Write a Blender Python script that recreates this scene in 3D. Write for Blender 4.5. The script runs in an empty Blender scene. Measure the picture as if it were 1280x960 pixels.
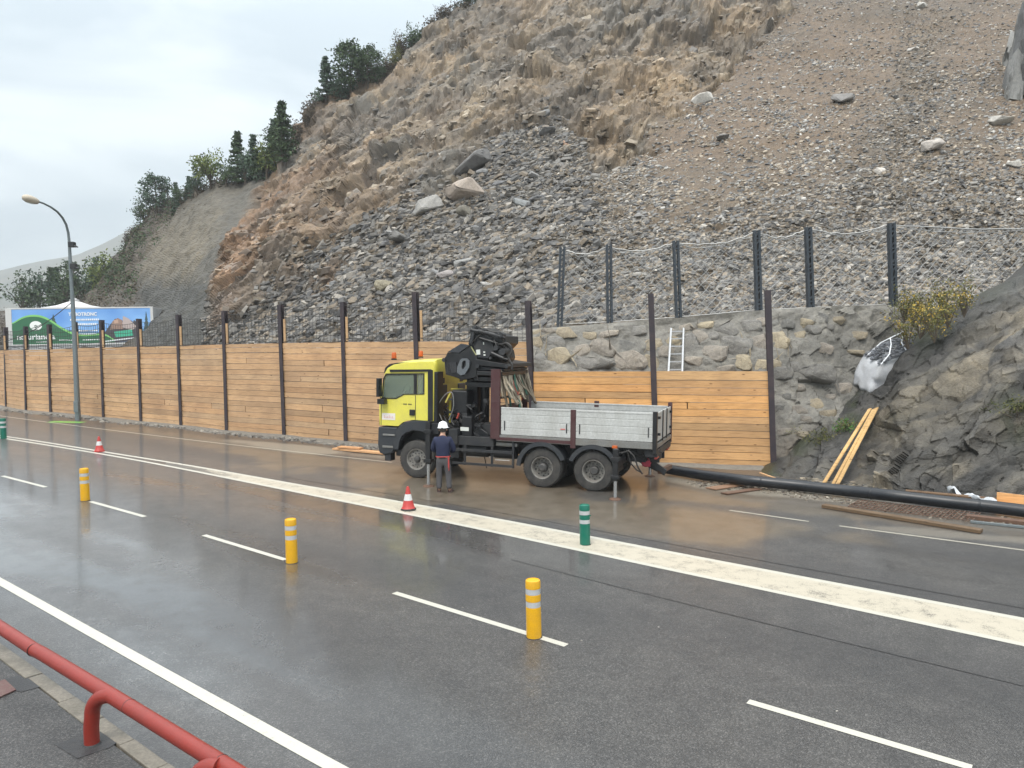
import bpy, bmesh, math, random
import numpy as np
from mathutils import Vector, Matrix, Euler
random.seed(7)
R = math.radians
scene = bpy.context.scene
col = scene.collection
# ------------------------------------------------------------------ camera
CAMP = np.array([0.0, 0.0, 3.9]); FP = 960.0
_p = math.atan(38/960.0); _r = 0.022
_fw = np.array([0, math.cos(_p), -math.sin(_p)]); _r0 = np.array([1.0, 0, 0]); _u0 = np.array([0, math.sin(_p), math.cos(_p)])
_rt = _r0*math.cos(_r) - _u0*math.sin(_r); _up = _r0*math.sin(_r) + _u0*math.cos(_r)
cd = bpy.data.cameras.new('camera'); cam = bpy.data.objects.new('camera', cd); col.objects.link(cam)
cd.sensor_width = 36; cd.lens = 27; cd.clip_end = 6000; cd.clip_start = 0.1
cam.matrix_world = Matrix(((_rt[0], _up[0], -_fw[0], 0), (_rt[1], _up[1], -_fw[1], 0), (_rt[2], _up[2], -_fw[2], 3.9), (0, 0, 0, 1)))
scene.camera = cam
# ------------------------------------------------------------------ world, sun, exposure
SUN_EL, SUN_AZ = R(58), R(200)      # azimuth clockwise from +Y: soft light from behind the camera, a little to the left
world = bpy.data.worlds.new('World'); scene.world = world; world.use_nodes = True
wt = world.node_tree; wt.nodes.clear()
def wn(t, **k):
    n = wt.nodes.new(t)
    for a, b in k.items(): setattr(n, a, b)
    return n
_o = wn('ShaderNodeOutputWorld'); _b = wn('ShaderNodeBackground'); _b.inputs[1].default_value = 0.1
sky = wn('ShaderNodeTexSky', sky_type='NISHITA', sun_disc=False, sun_elevation=SUN_EL, sun_rotation=SUN_AZ)
tc = wn('ShaderNodeTexCoord'); sep = wn('ShaderNodeSeparateXYZ'); wt.links.new(tc.outputs['Generated'], sep.inputs[0])
gr = wn('ShaderNodeValToRGB'); cr = gr.color_ramp
cr.elements[0].position = 0.0; cr.elements[0].color = (.40, .46, .50, 1)
cr.elements[1].position = 1.0; cr.elements[1].color = (1.75, 1.8, 1.85, 1)
for p, c in ((.12, (.42, .48, .515, 1)), (.27, (.48, .535, .57, 1)), (.38, (.62, .67, .70, 1)), (.5, (.85, .91, .95, 1))):
    e = cr.elements.new(p); e.color = c
wt.links.new(sep.outputs[2], gr.inputs[0])
mp = wn('ShaderNodeMapping'); mp.inputs['Scale'].default_value = (1.3, 1.3, 5.0); wt.links.new(tc.outputs['Generated'], mp.inputs[0])
nz = wn('ShaderNodeTexNoise'); nz.inputs['Scale'].default_value = 1.9; nz.inputs['Detail'].default_value = 5; nz.inputs['Roughness'].default_value = .48; nz.inputs['Distortion'].default_value = .4
wt.links.new(mp.outputs[0], nz.inputs['Vector'])
cl = wn('ShaderNodeValToRGB'); cl.color_ramp.elements[0].position = .38; cl.color_ramp.elements[0].color = (.72, .77, .80, 1)
cl.color_ramp.elements[1].position = .62; cl.color_ramp.elements[1].color = (1.28, 1.25, 1.21, 1)
wt.links.new(nz.outputs['Fac'], cl.inputs[0])
mul = wn('ShaderNodeMix', data_type='RGBA', blend_type='MULTIPLY'); mul.inputs[0].default_value = 1
wt.links.new(gr.outputs[0], mul.inputs[6]); wt.links.new(cl.outputs[0], mul.inputs[7])
sc10 = wn('ShaderNodeVectorMath', operation='SCALE'); sc10.inputs['Scale'].default_value = 8.6; wt.links.new(mul.outputs[2], sc10.inputs[0])
mx = wn('ShaderNodeMix', data_type='RGBA'); mx.inputs[0].default_value = .92
wt.links.new(sky.outputs[0], mx.inputs[6]); wt.links.new(sc10.outputs[0], mx.inputs[7]); wt.links.new(mx.outputs[2], _b.inputs[0]); wt.links.new(_b.outputs[0], _o.inputs[0])
sl = bpy.data.lights.new('sun', 'SUN'); sl.energy = 1.3; sl.angle = R(16); sl.color = (1, .945, .87)
so = bpy.data.objects.new('sun', sl); col.objects.link(so)
_sd = Vector((math.sin(SUN_AZ)*math.cos(SUN_EL), math.cos(SUN_AZ)*math.cos(SUN_EL), math.sin(SUN_EL)))
so.rotation_euler = _sd.to_track_quat('Z', 'Y').to_euler(); so.location = (0, 0, 60)
vs = scene.view_settings; vs.view_transform = 'Standard'; vs.look = 'None'; vs.gamma = 1; vs.exposure = 1.15
scene.cycles.max_bounces = 6; scene.cycles.diffuse_bounces = 2; scene.cycles.glossy_bounces = 3; scene.cycles.transparent_max_bounces = 8; scene.cycles.volume_bounces = 0

# ------------------------------------------------------------------ measuring helpers (photo points -> places in the world)
PA, PB = -0.028, 0.024             # the road plane: z = PA x + PB y
def ray(px, py): return _rt*((px-640)/FP) + _up*((480-py)/FP) + _fw
def gnd(px, py, h=0.0):
    d = ray(px, py); n = np.array([-PA, -PB, 1.0]); t = (h - n@CAMP)/(n@d); return CAMP + d*t
def at(px, py, Y): d = ray(px, py); return CAMP + d*(Y/d[1])
def G(x, y):                       # the ground level: road plane, levelling off far out
    z = PA*x + PB*y
    return np.where(z > 1.6, 1.6 + .45*np.tanh((z-1.6)/.45), np.where(z < -.5, -.5 + .4*np.tanh((z+.5)/.4), z))
def Gf(x, y): return float(G(np.float64(x), np.float64(y)))
# ------------------------------------------------------------------ object helpers
def tag(o, label=None, cat=None, group=None, kind=None):
    if label: o['label'] = label
    if cat: o['category'] = cat
    if group: o['group'] = group
    if kind: o['kind'] = kind
    return o
def thing(name, label, cat, loc=(0, 0, 0), rotz=0, group=None):
    o = bpy.data.objects.new(name, None); col.objects.link(o); o.location = loc; o.rotation_euler = (0, 0, rotz)
    o.empty_display_size = .2
    return tag(o, label, cat, group)
def copy_tree(o, parent=None):
    c = o.copy(); col.objects.link(c); c.parent = parent
    for ch in list(o.children): copy_tree(ch, c)
    return c
class MB:
    def __init__(s): s.v = []; s.f = []; s.c = []; s.cur = None
    def add(s, vs, fs):
        b = len(s.v); s.v += [tuple(map(float, p)) for p in vs]
        for f in fs: s.f.append(tuple(b+i for i in f)); s.c.append(s.cur)
        return s
    def box(s, a, b, m=None, j=0):
        (x0, y0, z0), (x1, y1, z1) = a, b
        vs = [Vector((x, y, z)) for x in (x0, x1) for y in (y0, y1) for z in (z0, z1)]
        if j: vs = [v + Vector([random.uniform(-j, j) for _ in range(3)]) for v in vs]
        if m: vs = [m @ v for v in vs]
        return s.add(vs, [(0, 1, 3, 2), (4, 6, 7, 5), (0, 4, 5, 1), (2, 3, 7, 6), (0, 2, 6, 4), (1, 5, 7, 3)])
    def beam(s, p, q, w, h, up=(0, 0, 1), roll=0):
        p, q = Vector(p), Vector(q); d = (q-p).normalized(); u = Vector(up); sd = d.cross(u)
        if sd.length < 1e-4: sd = d.cross(Vector((0, 1, 0)))
        sd.normalize(); u = sd.cross(d).normalized()
        if roll: r_ = Matrix.Rotation(roll, 3, d); sd = r_ @ sd; u = r_ @ u
        vs = [c + sd*(a*w/2) + u*(b*h/2) for c in (p, q) for a in (-1, 1) for b in (-1, 1)]
        return s.add(vs, [(0, 1, 3, 2), (4, 6, 7, 5), (0, 4, 5, 1), (2, 3, 7, 6), (0, 2, 6, 4), (1, 5, 7, 3)])
    def tube(s, pts, r, seg=10, cap=True):
        pts = [Vector(p) for p in pts]; n = len(pts); rr = r if isinstance(r, (list, tuple)) else [r]*n
        prev = None; vs = []
        for i, p in enumerate(pts):
            d = (pts[min(i+1, n-1)] - pts[max(i-1, 0)]).normalized()
            if prev is None:
                a = d.cross(Vector((0, 0, 1)));  a = a if a.length > .01 else d.cross(Vector((0, 1, 0)))
            else: a = prev - d*prev.dot(d)
            a.normalize(); prev = a; b = d.cross(a)
            for k in range(seg):
                t = 2*math.pi*k/seg; vs.append(p + (a*math.cos(t) + b*math.sin(t))*rr[i])
        fs = [(i*seg+k, i*seg+(k+1) % seg, (i+1)*seg+(k+1) % seg, (i+1)*seg+k) for i in range(n-1) for k in range(seg)]
        if cap: fs += [tuple(range(seg))[::-1], tuple((n-1)*seg+k for k in range(seg))]
        return s.add(vs, fs)
    def cyl(s, p, q, r, seg=20): return s.tube([p, q], r, seg)
    def prism(s, poly, y0, y1):      # poly in local (x,z), extruded along y
        n = len(poly); vs = [(x, y0, z) for x, z in poly] + [(x, y1, z) for x, z in poly]
        return s.add(vs, [tuple(range(n)), tuple(range(2*n-1, n-1, -1))] + [(i, i+n, (i+1) % n+n, (i+1) % n) for i in range(n)])
    def lathe(s, prof, c, axis='z', seg=24):   # prof: (r, a) along the axis
        vs = []
        for r, a in prof:
            for k in range(seg):
                t = 2*math.pi*k/seg; x, y = r*math.cos(t), r*math.sin(t)
                vs.append((c[0]+x, c[1]+y, c[2]+a) if axis == 'z' else (c[0]+x, c[1]+a, c[2]+y))
        n = len(prof)
        return s.add(vs, [(i*seg+k, i*seg+(k+1) % seg, (i+1)*seg+(k+1) % seg, (i+1)*seg+k) for i in range(n-1) for k in range(seg)])
    def build(s, name, m, parent=None, smooth=None, bev=0):
        me = bpy.data.meshes.new(name); me.from_pydata(s.v, [], s.f); me.validate(); me.update()
        b = bmesh.new(); b.from_mesh(me); bmesh.ops.recalc_face_normals(b, faces=b.faces); b.to_mesh(me); b.free()
        o = bpy.data.objects.new(name, me); col.objects.link(o); me.materials.append(m)
        if any(c is not None for c in s.c) and len(me.polygons) == len(s.c):
            at_ = me.color_attributes.new('Col', 'FLOAT_COLOR', 'CORNER'); k = 0; buf = []
            for p, c in zip(me.polygons, s.c): buf += list((c or (1, 1, 1))[:3] + (1,))*p.loop_total
            at_.data.foreach_set('color', buf)
        if smooth is not None:
            me.shade_smooth(); me.set_sharp_from_angle(angle=R(smooth))
        if bev:
            md = o.modifiers.new('bevel', 'BEVEL'); md.width = bev; md.segments = 2; md.limit_method = 'ANGLE'; md.angle_limit = R(40)
        if parent: o.parent = parent
        return o
def build_each(mb, name, m, parent=None, smooth=None, bev=0):
    """every connected piece of the collection becomes an object of its own"""
    par = list(range(len(mb.v)))
    def fd(a):
        while par[a] != a: par[a] = par[par[a]]; a = par[a]
        return a
    for f in mb.f:
        for i in f[1:]: par[fd(i)] = fd(f[0])
    G_ = {}
    for f in mb.f: G_.setdefault(fd(f[0]), []).append(f)
    for fs in G_.values():
        ids = sorted({i for f in fs for i in f}); mp_ = {a: k for k, a in enumerate(ids)}; q = MB(); q.add([mb.v[a] for a in ids], [tuple(mp_[i] for i in f) for f in fs]); q.build(name, m, parent, smooth, bev)
def np_mesh(name, V, Fq, mat, colr=None, parent=None, smooth=False, attrs=None):
    V = np.asarray(V, np.float32); Fq = np.asarray(Fq, np.int32); k = Fq.shape[1]
    me = bpy.data.meshes.new(name); me.vertices.add(len(V)); me.vertices.foreach_set('co', V.ravel())
    me.loops.add(Fq.size); me.loops.foreach_set('vertex_index', Fq.ravel()); me.polygons.add(len(Fq))
    me.polygons.foreach_set('loop_start', np.arange(0, Fq.size, k, dtype=np.int32)); me.update(calc_edges=True)
    if colr is not None:
        a = me.color_attributes.new('Col', 'FLOAT_COLOR', 'POINT'); c4 = np.ones((len(V), 4), np.float32); c4[:, :3] = colr; a.data.foreach_set('color', c4.ravel())
    for nm, arr in (attrs or {}).items():
        a = me.attributes.new(nm, 'FLOAT', 'POINT'); a.data.foreach_set('value', np.asarray(arr, np.float32).ravel())
    if smooth: me.shade_smooth()
    else: me.shade_flat()
    me.materials.append(mat); o = bpy.data.objects.new(name, me); col.objects.link(o)
    if parent: o.parent = parent
    return o
# ------------------------------------------------------------------ numpy noise
_rs = np.random.RandomState(3); PT = _rs.permutation(256).astype(np.int32); PV = _rs.rand(256, 8).astype(np.float32)
def _h(ix, iy, iz, s=0): return PT[(PT[(PT[(ix+s*17) & 255]+iy) & 255]+iz) & 255]
def vnoise(P, s=0):
    P = P.astype(np.float32); i = np.floor(P).astype(np.int32); f = P-i; f = f*f*(3-2*f); r = 0
    for a in (0, 1):
        for b in (0, 1):
            for c in (0, 1):
                w = (f[:, 0] if a else 1-f[:, 0])*(f[:, 1] if b else 1-f[:, 1])*(f[:, 2] if c else 1-f[:, 2])
                r = r + w*PV[_h(i[:, 0]+a, i[:, 1]+b, i[:, 2]+c, s), 0]
    return r
def fbm(P, o=4, s=0):
    r = 0; a = .5; t = 0
    for k in range(o): r = r + a*vnoise(P*(2.03**k)+k*7.7, s+k); t += a; a *= .5
    return r/t
def facet(P, s=0, tilt=1.0):
    """cells with a random tilt each: returns tilted height, edge distance, three random values of the cell"""
    P = P.astype(np.float32); i = np.floor(P).astype(np.int32); n = len(P)
    d1 = np.full(n, 9, np.float32); d2 = d1.copy(); hh = np.zeros(n, np.int32); D = np.zeros((n, 3), np.float32)
    for a in (-1, 0, 1):
        for b in (-1, 0, 1):
            for c in (-1, 0, 1):
                q = i + np.array([a, b, c]); h = _h(q[:, 0], q[:, 1], q[:, 2], s); v = P-(q+PV[h, :3]); d = (v*v).sum(1)
                m = d < d1; d2 = np.where(m, d1, np.minimum(d2, d)); d1 = np.where(m, d, d1); hh = np.where(m, h, hh); D[m] = v[m]
    g = PV[hh, 3:6]*2-1
    return (g*D).sum(1)*tilt + (PV[hh, 6]-.5), np.sqrt(d2)-np.sqrt(d1), PV[hh][:, [6, 7, 5]]
# ------------------------------------------------------------------ materials
def nmat(name):
    m = bpy.data.materials.new(name); m.use_nodes = True; t = m.node_tree; b = t.nodes['Principled BSDF']
    return m, t, b
def lk(t, a, b): t.links.new(a, b)
def noise_n(t, scale, detail=4, rough=.55, coord='Object', stretch=None, dist=0):
    c = t.nodes.new('ShaderNodeTexCoord'); n = t.nodes.new('ShaderNodeTexNoise'); n.inputs['Scale'].default_value = scale
    n.inputs['Detail'].default_value = detail; n.inputs['Roughness'].default_value = rough; n.inputs['Distortion'].default_value = dist
    if stretch:
        m = t.nodes.new('ShaderNodeMapping'); m.inputs['Scale'].default_value = stretch; lk(t, c.outputs[coord], m.inputs[0]); lk(t, m.outputs[0], n.inputs['Vector'])
    else: lk(t, c.outputs[coord], n.inputs['Vector'])
    return n
def ramp(t, fac, stops, interp='LINEAR'):
    r = t.nodes.new('ShaderNodeValToRGB'); r.color_ramp.interpolation = interp; e = r.color_ramp.elements
    e[0].position = stops[0][0]; e[0].color = tuple(stops[0][1])+(1,); e[1].position = stops[-1][0]; e[1].color = tuple(stops[-1][1])+(1,)
    for p, c in stops[1:-1]: x = e.new(p); x.color = tuple(c)+(1,)
    lk(t, fac, r.inputs[0]); return r
def mixc(t, fac, a, b, mode='MIX'):
    m = t.nodes.new('ShaderNodeMix'); m.data_type = 'RGBA'; m.blend_type = mode
    for s_, v in ((0, fac), (6, a), (7, b)):
        if isinstance(v, (int, float)): m.inputs[s_].default_value = v
        elif isinstance(v, tuple): m.inputs[s_].default_value = v+(1,)
        else: lk(t, v, m.inputs[s_])
    return m.outputs[2]
def math_(t, op, a, b=0.0, clamp=False):
    m = t.nodes.new('ShaderNodeMath'); m.operation = op; m.use_clamp = clamp
    for i, v in enumerate((a, b)):
        if isinstance(v, (int, float)): m.inputs[i].default_value = v
        else: lk(t, v, m.inputs[i])
    return m.outputs[0]
def bump(t, b, h, strength=.3, dist=.02):
    n = t.nodes.new('ShaderNodeBump'); n.inputs['Strength'].default_value = strength; n.inputs['Distance'].default_value = dist
    lk(t, h, n.inputs['Height']); lk(t, n.outputs[0], b.inputs['Normal']); return n
def paint(name, c, rough=.5, metal=0, dirt=.25, dirtc=(.16, .14, .11), scale=3, bstr=.1, var=.15, attr=False, coat=0, streak=False):
    m, t, b = nmat(name)
    n1 = noise_n(t, scale, 6, .65, stretch=(1, 1, .35) if streak else None); n2 = noise_n(t, scale*9, 4)
    base = c
    if attr:
        a = t.nodes.new('ShaderNodeAttribute'); a.attribute_name = 'Col'; base = mixc(t, 1.0, a.outputs['Color'], tuple(c), 'MULTIPLY')
    v = ramp(t, n2.outputs[0], [(.3, (1-var,)*3), (.7, (1+var*.6,)*3)])
    cc = mixc(t, 1.0, base, v.outputs[0], 'MULTIPLY')
    f = ramp(t, n1.outputs[0], [(.42, (0, 0, 0)), (.72, (dirt,)*3)])
    cc = mixc(t, f.outputs[0], cc, dirtc); lk(t, cc, b.inputs['Base Color'])
    rr = math_(t, 'ADD', math_(t, 'MULTIPLY', n1.outputs[0], .3), rough-.15, True); lk(t, rr, b.inputs['Roughness'])
    b.inputs['Metallic'].default_value = metal; b.inputs['Coat Weight'].default_value = coat; b.inputs['Coat Roughness'].default_value = .12
    if bstr: bump(t, b, n2.outputs[0], bstr, .01)
    return m
M = {}
M['yellow'] = paint('yellow_cab_paint', (.66, .60, .085), .38, dirt=.3, dirtc=(.35, .3, .12), coat=.4, bstr=.03, var=.05)
M['black'] = paint('black_machine_paint', (.008, .0085, .010), .4, dirt=.35, dirtc=(.03, .029, .028), var=.3)
M['dark'] = paint('dark_chassis', (.02, .022, .026), .55, dirt=.6, dirtc=(.05, .047, .042), var=.3)
M['plastic'] = paint('dark_grey_plastic', (.024, .028, .034), .5, dirt=.4, dirtc=(.055, .052, .048))
M['tyre'] = paint('tyre_rubber', (.03, .029, .028), .75, dirt=.7, dirtc=(.085, .078, .068), scale=5)
M['rim'] = paint('dusty_rim', (.26, .25, .23), .6, .3, dirt=.7, dirtc=(.1, .085, .07), scale=8)
M['hub'] = paint('wheel_hub', (.05, .05, .05), .6, dirt=.6, dirtc=(.11, .1, .085), scale=8)
M['alu'] = paint('scuffed_aluminium', (.50, .51, .495), .5, .2, dirt=.45, dirtc=(.24, .225, .2), scale=2.2, streak=True)
M['steelg'] = paint('grey_steel_profile', (.24, .24, .23), .5, .5, dirt=.6)
M['chrome'] = paint('piston_rod', (.5, .5, .5), .25, .9, dirt=.2)
M['maroon'] = paint('maroon_steel', (.058, .018, .020), .5, dirt=.5, dirtc=(.075, .05, .045), scale=4)
M['orange'] = paint('amber_plastic', (.5, .09, .005), .3, dirt=.1, bstr=0)
M['redp'] = paint('red_paint', (.42, .045, .04), .42, dirt=.2, dirtc=(.2, .06, .05), bstr=.05, var=.06, coat=.25)
M['rail'] = paint('red_rail_paint', (.22, .020, .011), .44, dirt=.35, dirtc=(.14, .03, .025), bstr=.06, var=.08, coat=.12, scale=5)
M['post'] = paint('primed_steel_post', (.03, .023, .029), .55, dirt=.5, dirtc=(.09, .06, .055), scale=3)
M['postblue'] = paint('blue_grey_post', (.03, .04, .052), .5, dirt=.5, dirtc=(.06, .068, .075), scale=4)
M['galv'] = paint('galvanised_steel', (.19, .22, .23), .45, .5, dirt=.3, dirtc=(.17, .17, .16))
M['wire'] = paint('dark_wire', (.03, .03, .03), .6, bstr=0)
M['netwire'] = paint('silver_wire', (.36, .36, .35), .45, .4, bstr=0)
M['white'] = paint('white_paint', (.56, .56, .55), .45, dirt=.15, dirtc=(.5, .48, .44), bstr=.04, var=.05)
M['beige'] = paint('beige_plastic', (.48, .42, .33), .5, dirt=.3)
M['yel'] = paint('bollard_yellow', (.70, .37, .008), .38, dirt=.3, dirtc=(.42, .25, .06), bstr=.05, var=.08, scale=7)
M['grn'] = paint('bollard_green', (.002, .13, .085), .38, dirt=.3, dirtc=(.04, .13, .1), bstr=.05, var=.08, scale=7)
M['refl'] = paint('reflective_band', (.5, .51, .52), .3, .15, dirt=.35, dirtc=(.4, .39, .36), bstr=0, scale=8)
M['conered'] = paint('cone_red', (.42, .035, .03), .5, dirt=.3, dirtc=(.35, .08, .06), scale=9)
M['rubber'] = paint('black_rubber', (.018, .018, .019), .6)
M['pipe'] = paint('black_pipe', (.007, .009, .013), .4, dirt=.35, dirtc=(.03, .03, .03), scale=2)
M['skin'] = paint('skin', (.45, .26, .18), .5, bstr=0, dirt=0)
M['navy'] = paint('navy_jacket', (.007, .012, .042), .8, dirt=.3, dirtc=(.015, .022, .06), scale=6, bstr=.5)
M['trous'] = paint('grey_trousers', (.065, .063, .068), .85, dirt=.3, dirtc=(.1, .095, .09), scale=6, bstr=.5)
M['helmet'] = paint('helmet_white', (.82, .83, .84), .25, dirt=.05, bstr=0, var=.02)
M['boot'] = paint('work_boot', (.07, .04, .035), .7)
M['hair'] = paint('dark_hair', (.02, .015, .01), .7)
M['slingb'] = paint('beige_sling', (.42, .36, .27), .85, dirt=.5, dirtc=(.12, .1, .07), scale=12)
M['slingg'] = paint('green_sling', (.05, .14, .10), .85, dirt=.3, scale=12)
M['slingr'] = paint('red_sling', (.36, .05, .035), .85, dirt=.3, scale=12)
M['slingd'] = paint('brown_sling', (.19, .155, .11), .85, dirt=.5, scale=12)
M['rust'] = paint('rusty_steel', (.12, .065, .04), .75, dirt=.6, dirtc=(.05, .035, .03), scale=8)
M['plasticsheet'] = paint('white_plastic_sheet', (.5, .53, .56), .35, dirt=.3, bstr=.3)
M['tent'] = paint('white_tent_canvas', (.6, .6, .6), .6, bstr=0)
M['cont'] = paint('container_grey', (.52, .53, .54), .5, dirt=.25, scale=1)
def glass(name, c, rough=.06):
    m, t, b = nmat(name); b.inputs['Base Color'].default_value = c+(1,); b.inputs['Roughness'].default_value = rough
    b.inputs['Transmission Weight'].default_value = .75; b.inputs['IOR'].default_value = 1.2; return m
M['glass'] = glass('cab_glass', (.42, .50, .42), .02)
def flat(name, c, rough=.5):
    m, t, b = nmat(name); b.inputs['Base Color'].default_value = c+(1,); b.inputs['Roughness'].default_value = rough; return m
def wood(name, base=(.53, .325, .165), wet=False):
    """boards: the board tone is a face colour, the grain and knots are procedural"""
    m, t, b = nmat(name)
    a = t.nodes.new('ShaderNodeAttribute'); a.attribute_name = 'Col'
    g = noise_n(t, 2.2, 6, .6, stretch=(1.2, 1.2, 22), dist=.6); g2 = noise_n(t, 1.1, 3, .5)
    gr_ = ramp(t, g.outputs[0], [(.25, (.62, .56, .50)), (.5, (1, 1, 1)), (.8, (1.18, 1.2, 1.25))])
    c = mixc(t, 1.0, mixc(t, 1.0, a.outputs['Color'], base, 'MULTIPLY'), gr_.outputs[0], 'MULTIPLY')
    blot = ramp(t, g2.outputs[0], [(.3, (.82, .80, .80)), (.7, (1.1, 1.08, 1.05))]); c = mixc(t, 1.0, c, blot.outputs[0], 'MULTIPLY')
    tcn = t.nodes.new('ShaderNodeTexCoord'); mpn = t.nodes.new('ShaderNodeMapping'); mpn.inputs['Scale'].default_value = (2.1, 2.1, 5.5); lk(t, tcn.outputs['Object'], mpn.inputs[0])
    vo = t.nodes.new('ShaderNodeTexVoronoi'); vo.inputs['Scale'].default_value = 1.0; lk(t, mpn.outputs[0], vo.inputs['Vector'])
    kn = ramp(t, vo.outputs['Distance'], [(.05, (.22, .15, .1)), (.13, (1, 1, 1))]); c = mixc(t, .8, c, kn.outputs[0], 'MULTIPLY')
    lk(t, c, b.inputs['Base Color']); b.inputs['Roughness'].default_value = .62; bump(t, b, g.outputs[0], .35, .01)
    return m
M['wood'] = wood('spruce_boards'); M['woodold'] = wood('old_boards', (.22, .135, .085))
def rockmat(name, s=1.0, attr=True, base=(.2, .19, .17), bstr=.6, rough=.72, dark_=.62):
    m, t, b = nmat(name)
    if attr: a = t.nodes.new('ShaderNodeAttribute'); a.attribute_name = 'Col'; c0 = a.outputs['Color']
    else: c0 = base
    n1 = noise_n(t, 1.7*s, 8, .68, coord='Object'); n2 = noise_n(t, 9*s, 6, .7, coord='Object', stretch=(1, 1, 1.6))
    v1 = ramp(t, n1.outputs[0], [(.28, (.68, .66, .65)), (.5, (1, 1, 1)), (.74, (1.28, 1.24, 1.17))])
    v2 = ramp(t, n2.outputs[0], [(.3, (.70, .70, .70)), (.72, (1.3, 1.3, 1.3))])
    c = mixc(t, 1.0, mixc(t, 1.0, c0, v1.outputs[0], 'MULTIPLY'), v2.outputs[0], 'MULTIPLY'); c = mixc(t, 1.0, c, (dark_,)*3, 'MULTIPLY'); lk(t, c, b.inputs['Base Color'])
    rr = math_(t, 'ADD', math_(t, 'MULTIPLY', n1.outputs[0], .35), rough-.2, True); lk(t, rr, b.inputs['Roughness'])
    h = math_(t, 'ADD', n1.outputs[0], math_(t, 'MULTIPLY', n2.outputs[0], .45)); bump(t, b, h, bstr, .25/s)
    return m
M['cliff'] = rockmat('mountain_rock', 1.3, bstr=.5, dark_=.51); M['stone'] = rockmat('broken_stone', 3, bstr=.3, rough=.62, dark_=.85)
M['outcrop'] = rockmat('dark_outcrop_rock', 2.2, bstr=.7, rough=.52, dark_=.60); M['wallstone'] = rockmat('wall_boulder', 3.2, bstr=.8, dark_=.85); M['mortar'] = rockmat('sprayed_mortar', 4.0, bstr=.8, dark_=.78)
def leafm(name, a_, b_):
    m, t, b = nmat(name); n = noise_n(t, 1.6, 3); r_ = ramp(t, n.outputs[0], [(.32, a_), (.68, b_)]); lk(t, r_.outputs[0], b.inputs['Base Color'])
    b.inputs['Roughness'].default_value = .75; b.inputs['Specular IOR Level'].default_value = .2; return m
M['pine'] = leafm('pine_needles', (.032, .056, .03), (.085, .125, .055)); M['pineb'] = leafm('blue_pine_needles', (.038, .068, .048), (.095, .14, .09))
M['yg'] = leafm('yellow_green_leaves', (.07, .11, .03), (.20, .23, .07)); M['autumn'] = leafm('autumn_leaves', (.24, .19, .04), (.58, .38, .07)); M['olive'] = leafm('olive_leaves', (.07, .08, .03), (.20, .19, .06))
M['brush'] = leafm('dry_brush', (.055, .045, .034), (.12, .095, .065)); M['fern'] = leafm('fresh_green_leaves', (.04, .12, .02), (.1, .24, .05)); M['bark'] = paint('bark', (.09, .07, .05), .9, scale=10)
M['moss'] = leafm('moss', (.03, .04, .012), (.075, .085, .025))
# ================================================================== GROUND, ROAD, PAVEMENT
POSTS = [(-7.0, 505.6, -3.5, 411.5), (9, 509.6, 7, 409), (34, 514, 32, 408), (65, 516.5, 61.5, 405.5), (99, 519.6, 93.5, 402.5), (131, 523, 127, 400), (178, 528, 173.5, 398.5),
         (228, 533, 223, 393.5), (285, 539.5, 280.5, 388.5), (357, 545.5, 350.5, 381), (434, 553.5, 429, 377.5), (526, 562, 519, 365), (668, 573.5, 660, 376), (821, 580, 813.5, 367), (967, 585, 959.5, 363)]
PB_ = [gnd(p[0], p[1]) for p in POSTS]
PT_ = [at(p[2], p[3], b[1]) for p, b in zip(POSTS, PB_)]
fx = np.array([p[0] for p in PB_]); fy = np.array([p[1] for p in PB_])
def fence_y(x):
    y = np.interp(x, fx, fy)
    y = np.where(x < fx[0], fy[0] + (fx[0]-x)*.62, y); return np.where(x > fx[-1], fy[-1] - (x-fx[-1])*.55, y)
# the road: one sheet, fine enough for its mud and wet patches to be part of the surface
X = np.arange(-46, 24, .14); Y = np.arange(-2.0, 50, .14); gx, gy = np.meshgrid(X, Y)
P2 = np.stack([gx.ravel(), gy.ravel(), G(gx, gy).ravel()], 1)
n2 = fbm(np.c_[P2[:, :2]*.55, P2[:, :1]*0], 5, 3); n3 = fbm(np.c_[P2[:, :2]*1.9, P2[:, :1]*0], 4, 9)
def blob(c, ax, rx, ry, soft=.35):
    d = np.array([ax[0]-c[0], ax[1]-c[1]]); d = d/np.linalg.norm(d); q = P2[:, :2]-np.array(c[:2])
    u = q@d; v = q@np.array([-d[1], d[0]]); r = np.sqrt((u/rx)**2+(v/ry)**2) + (n2-.5)*1.5 + (n3-.5)*.35
    return np.clip((1-r)/soft+.5, 0, 1)
A = lambda px, py: gnd(px, py)[:2]
mud = np.maximum.reduce([blob(A(700, 632), A(900, 655), 5.2, 1.3), .95*blob(A(860, 650), A(1000, 668), 2.6, 1.5), blob(A(560, 600), A(700, 612), 5.0, 1.7), .8*blob(A(430, 580), A(560, 597), 4.0, .9),
                         .9*blob(A(800, 608), A(900, 615), 4.0, 1.7), .5*blob(A(700, 600), A(900, 615), 5.0, 2.6, .8), .55*blob(A(230, 548), A(330, 562), 5, .9), .6*blob(A(1080, 640), A(1200, 655), 4.5, 1.1), .5*blob(A(480, 660), A(400, 640), .0001, .0001)])
pale = np.maximum.reduce([.9*blob(A(380, 561), A(470, 571), 3.6, .55), .55*blob(A(960, 612), A(1100, 628), 3.5, .7), .5*blob(A(1190, 668), A(1280, 676), 2, .35), .6*blob(A(420, 618), A(520, 640), 1.2, .35)])
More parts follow.
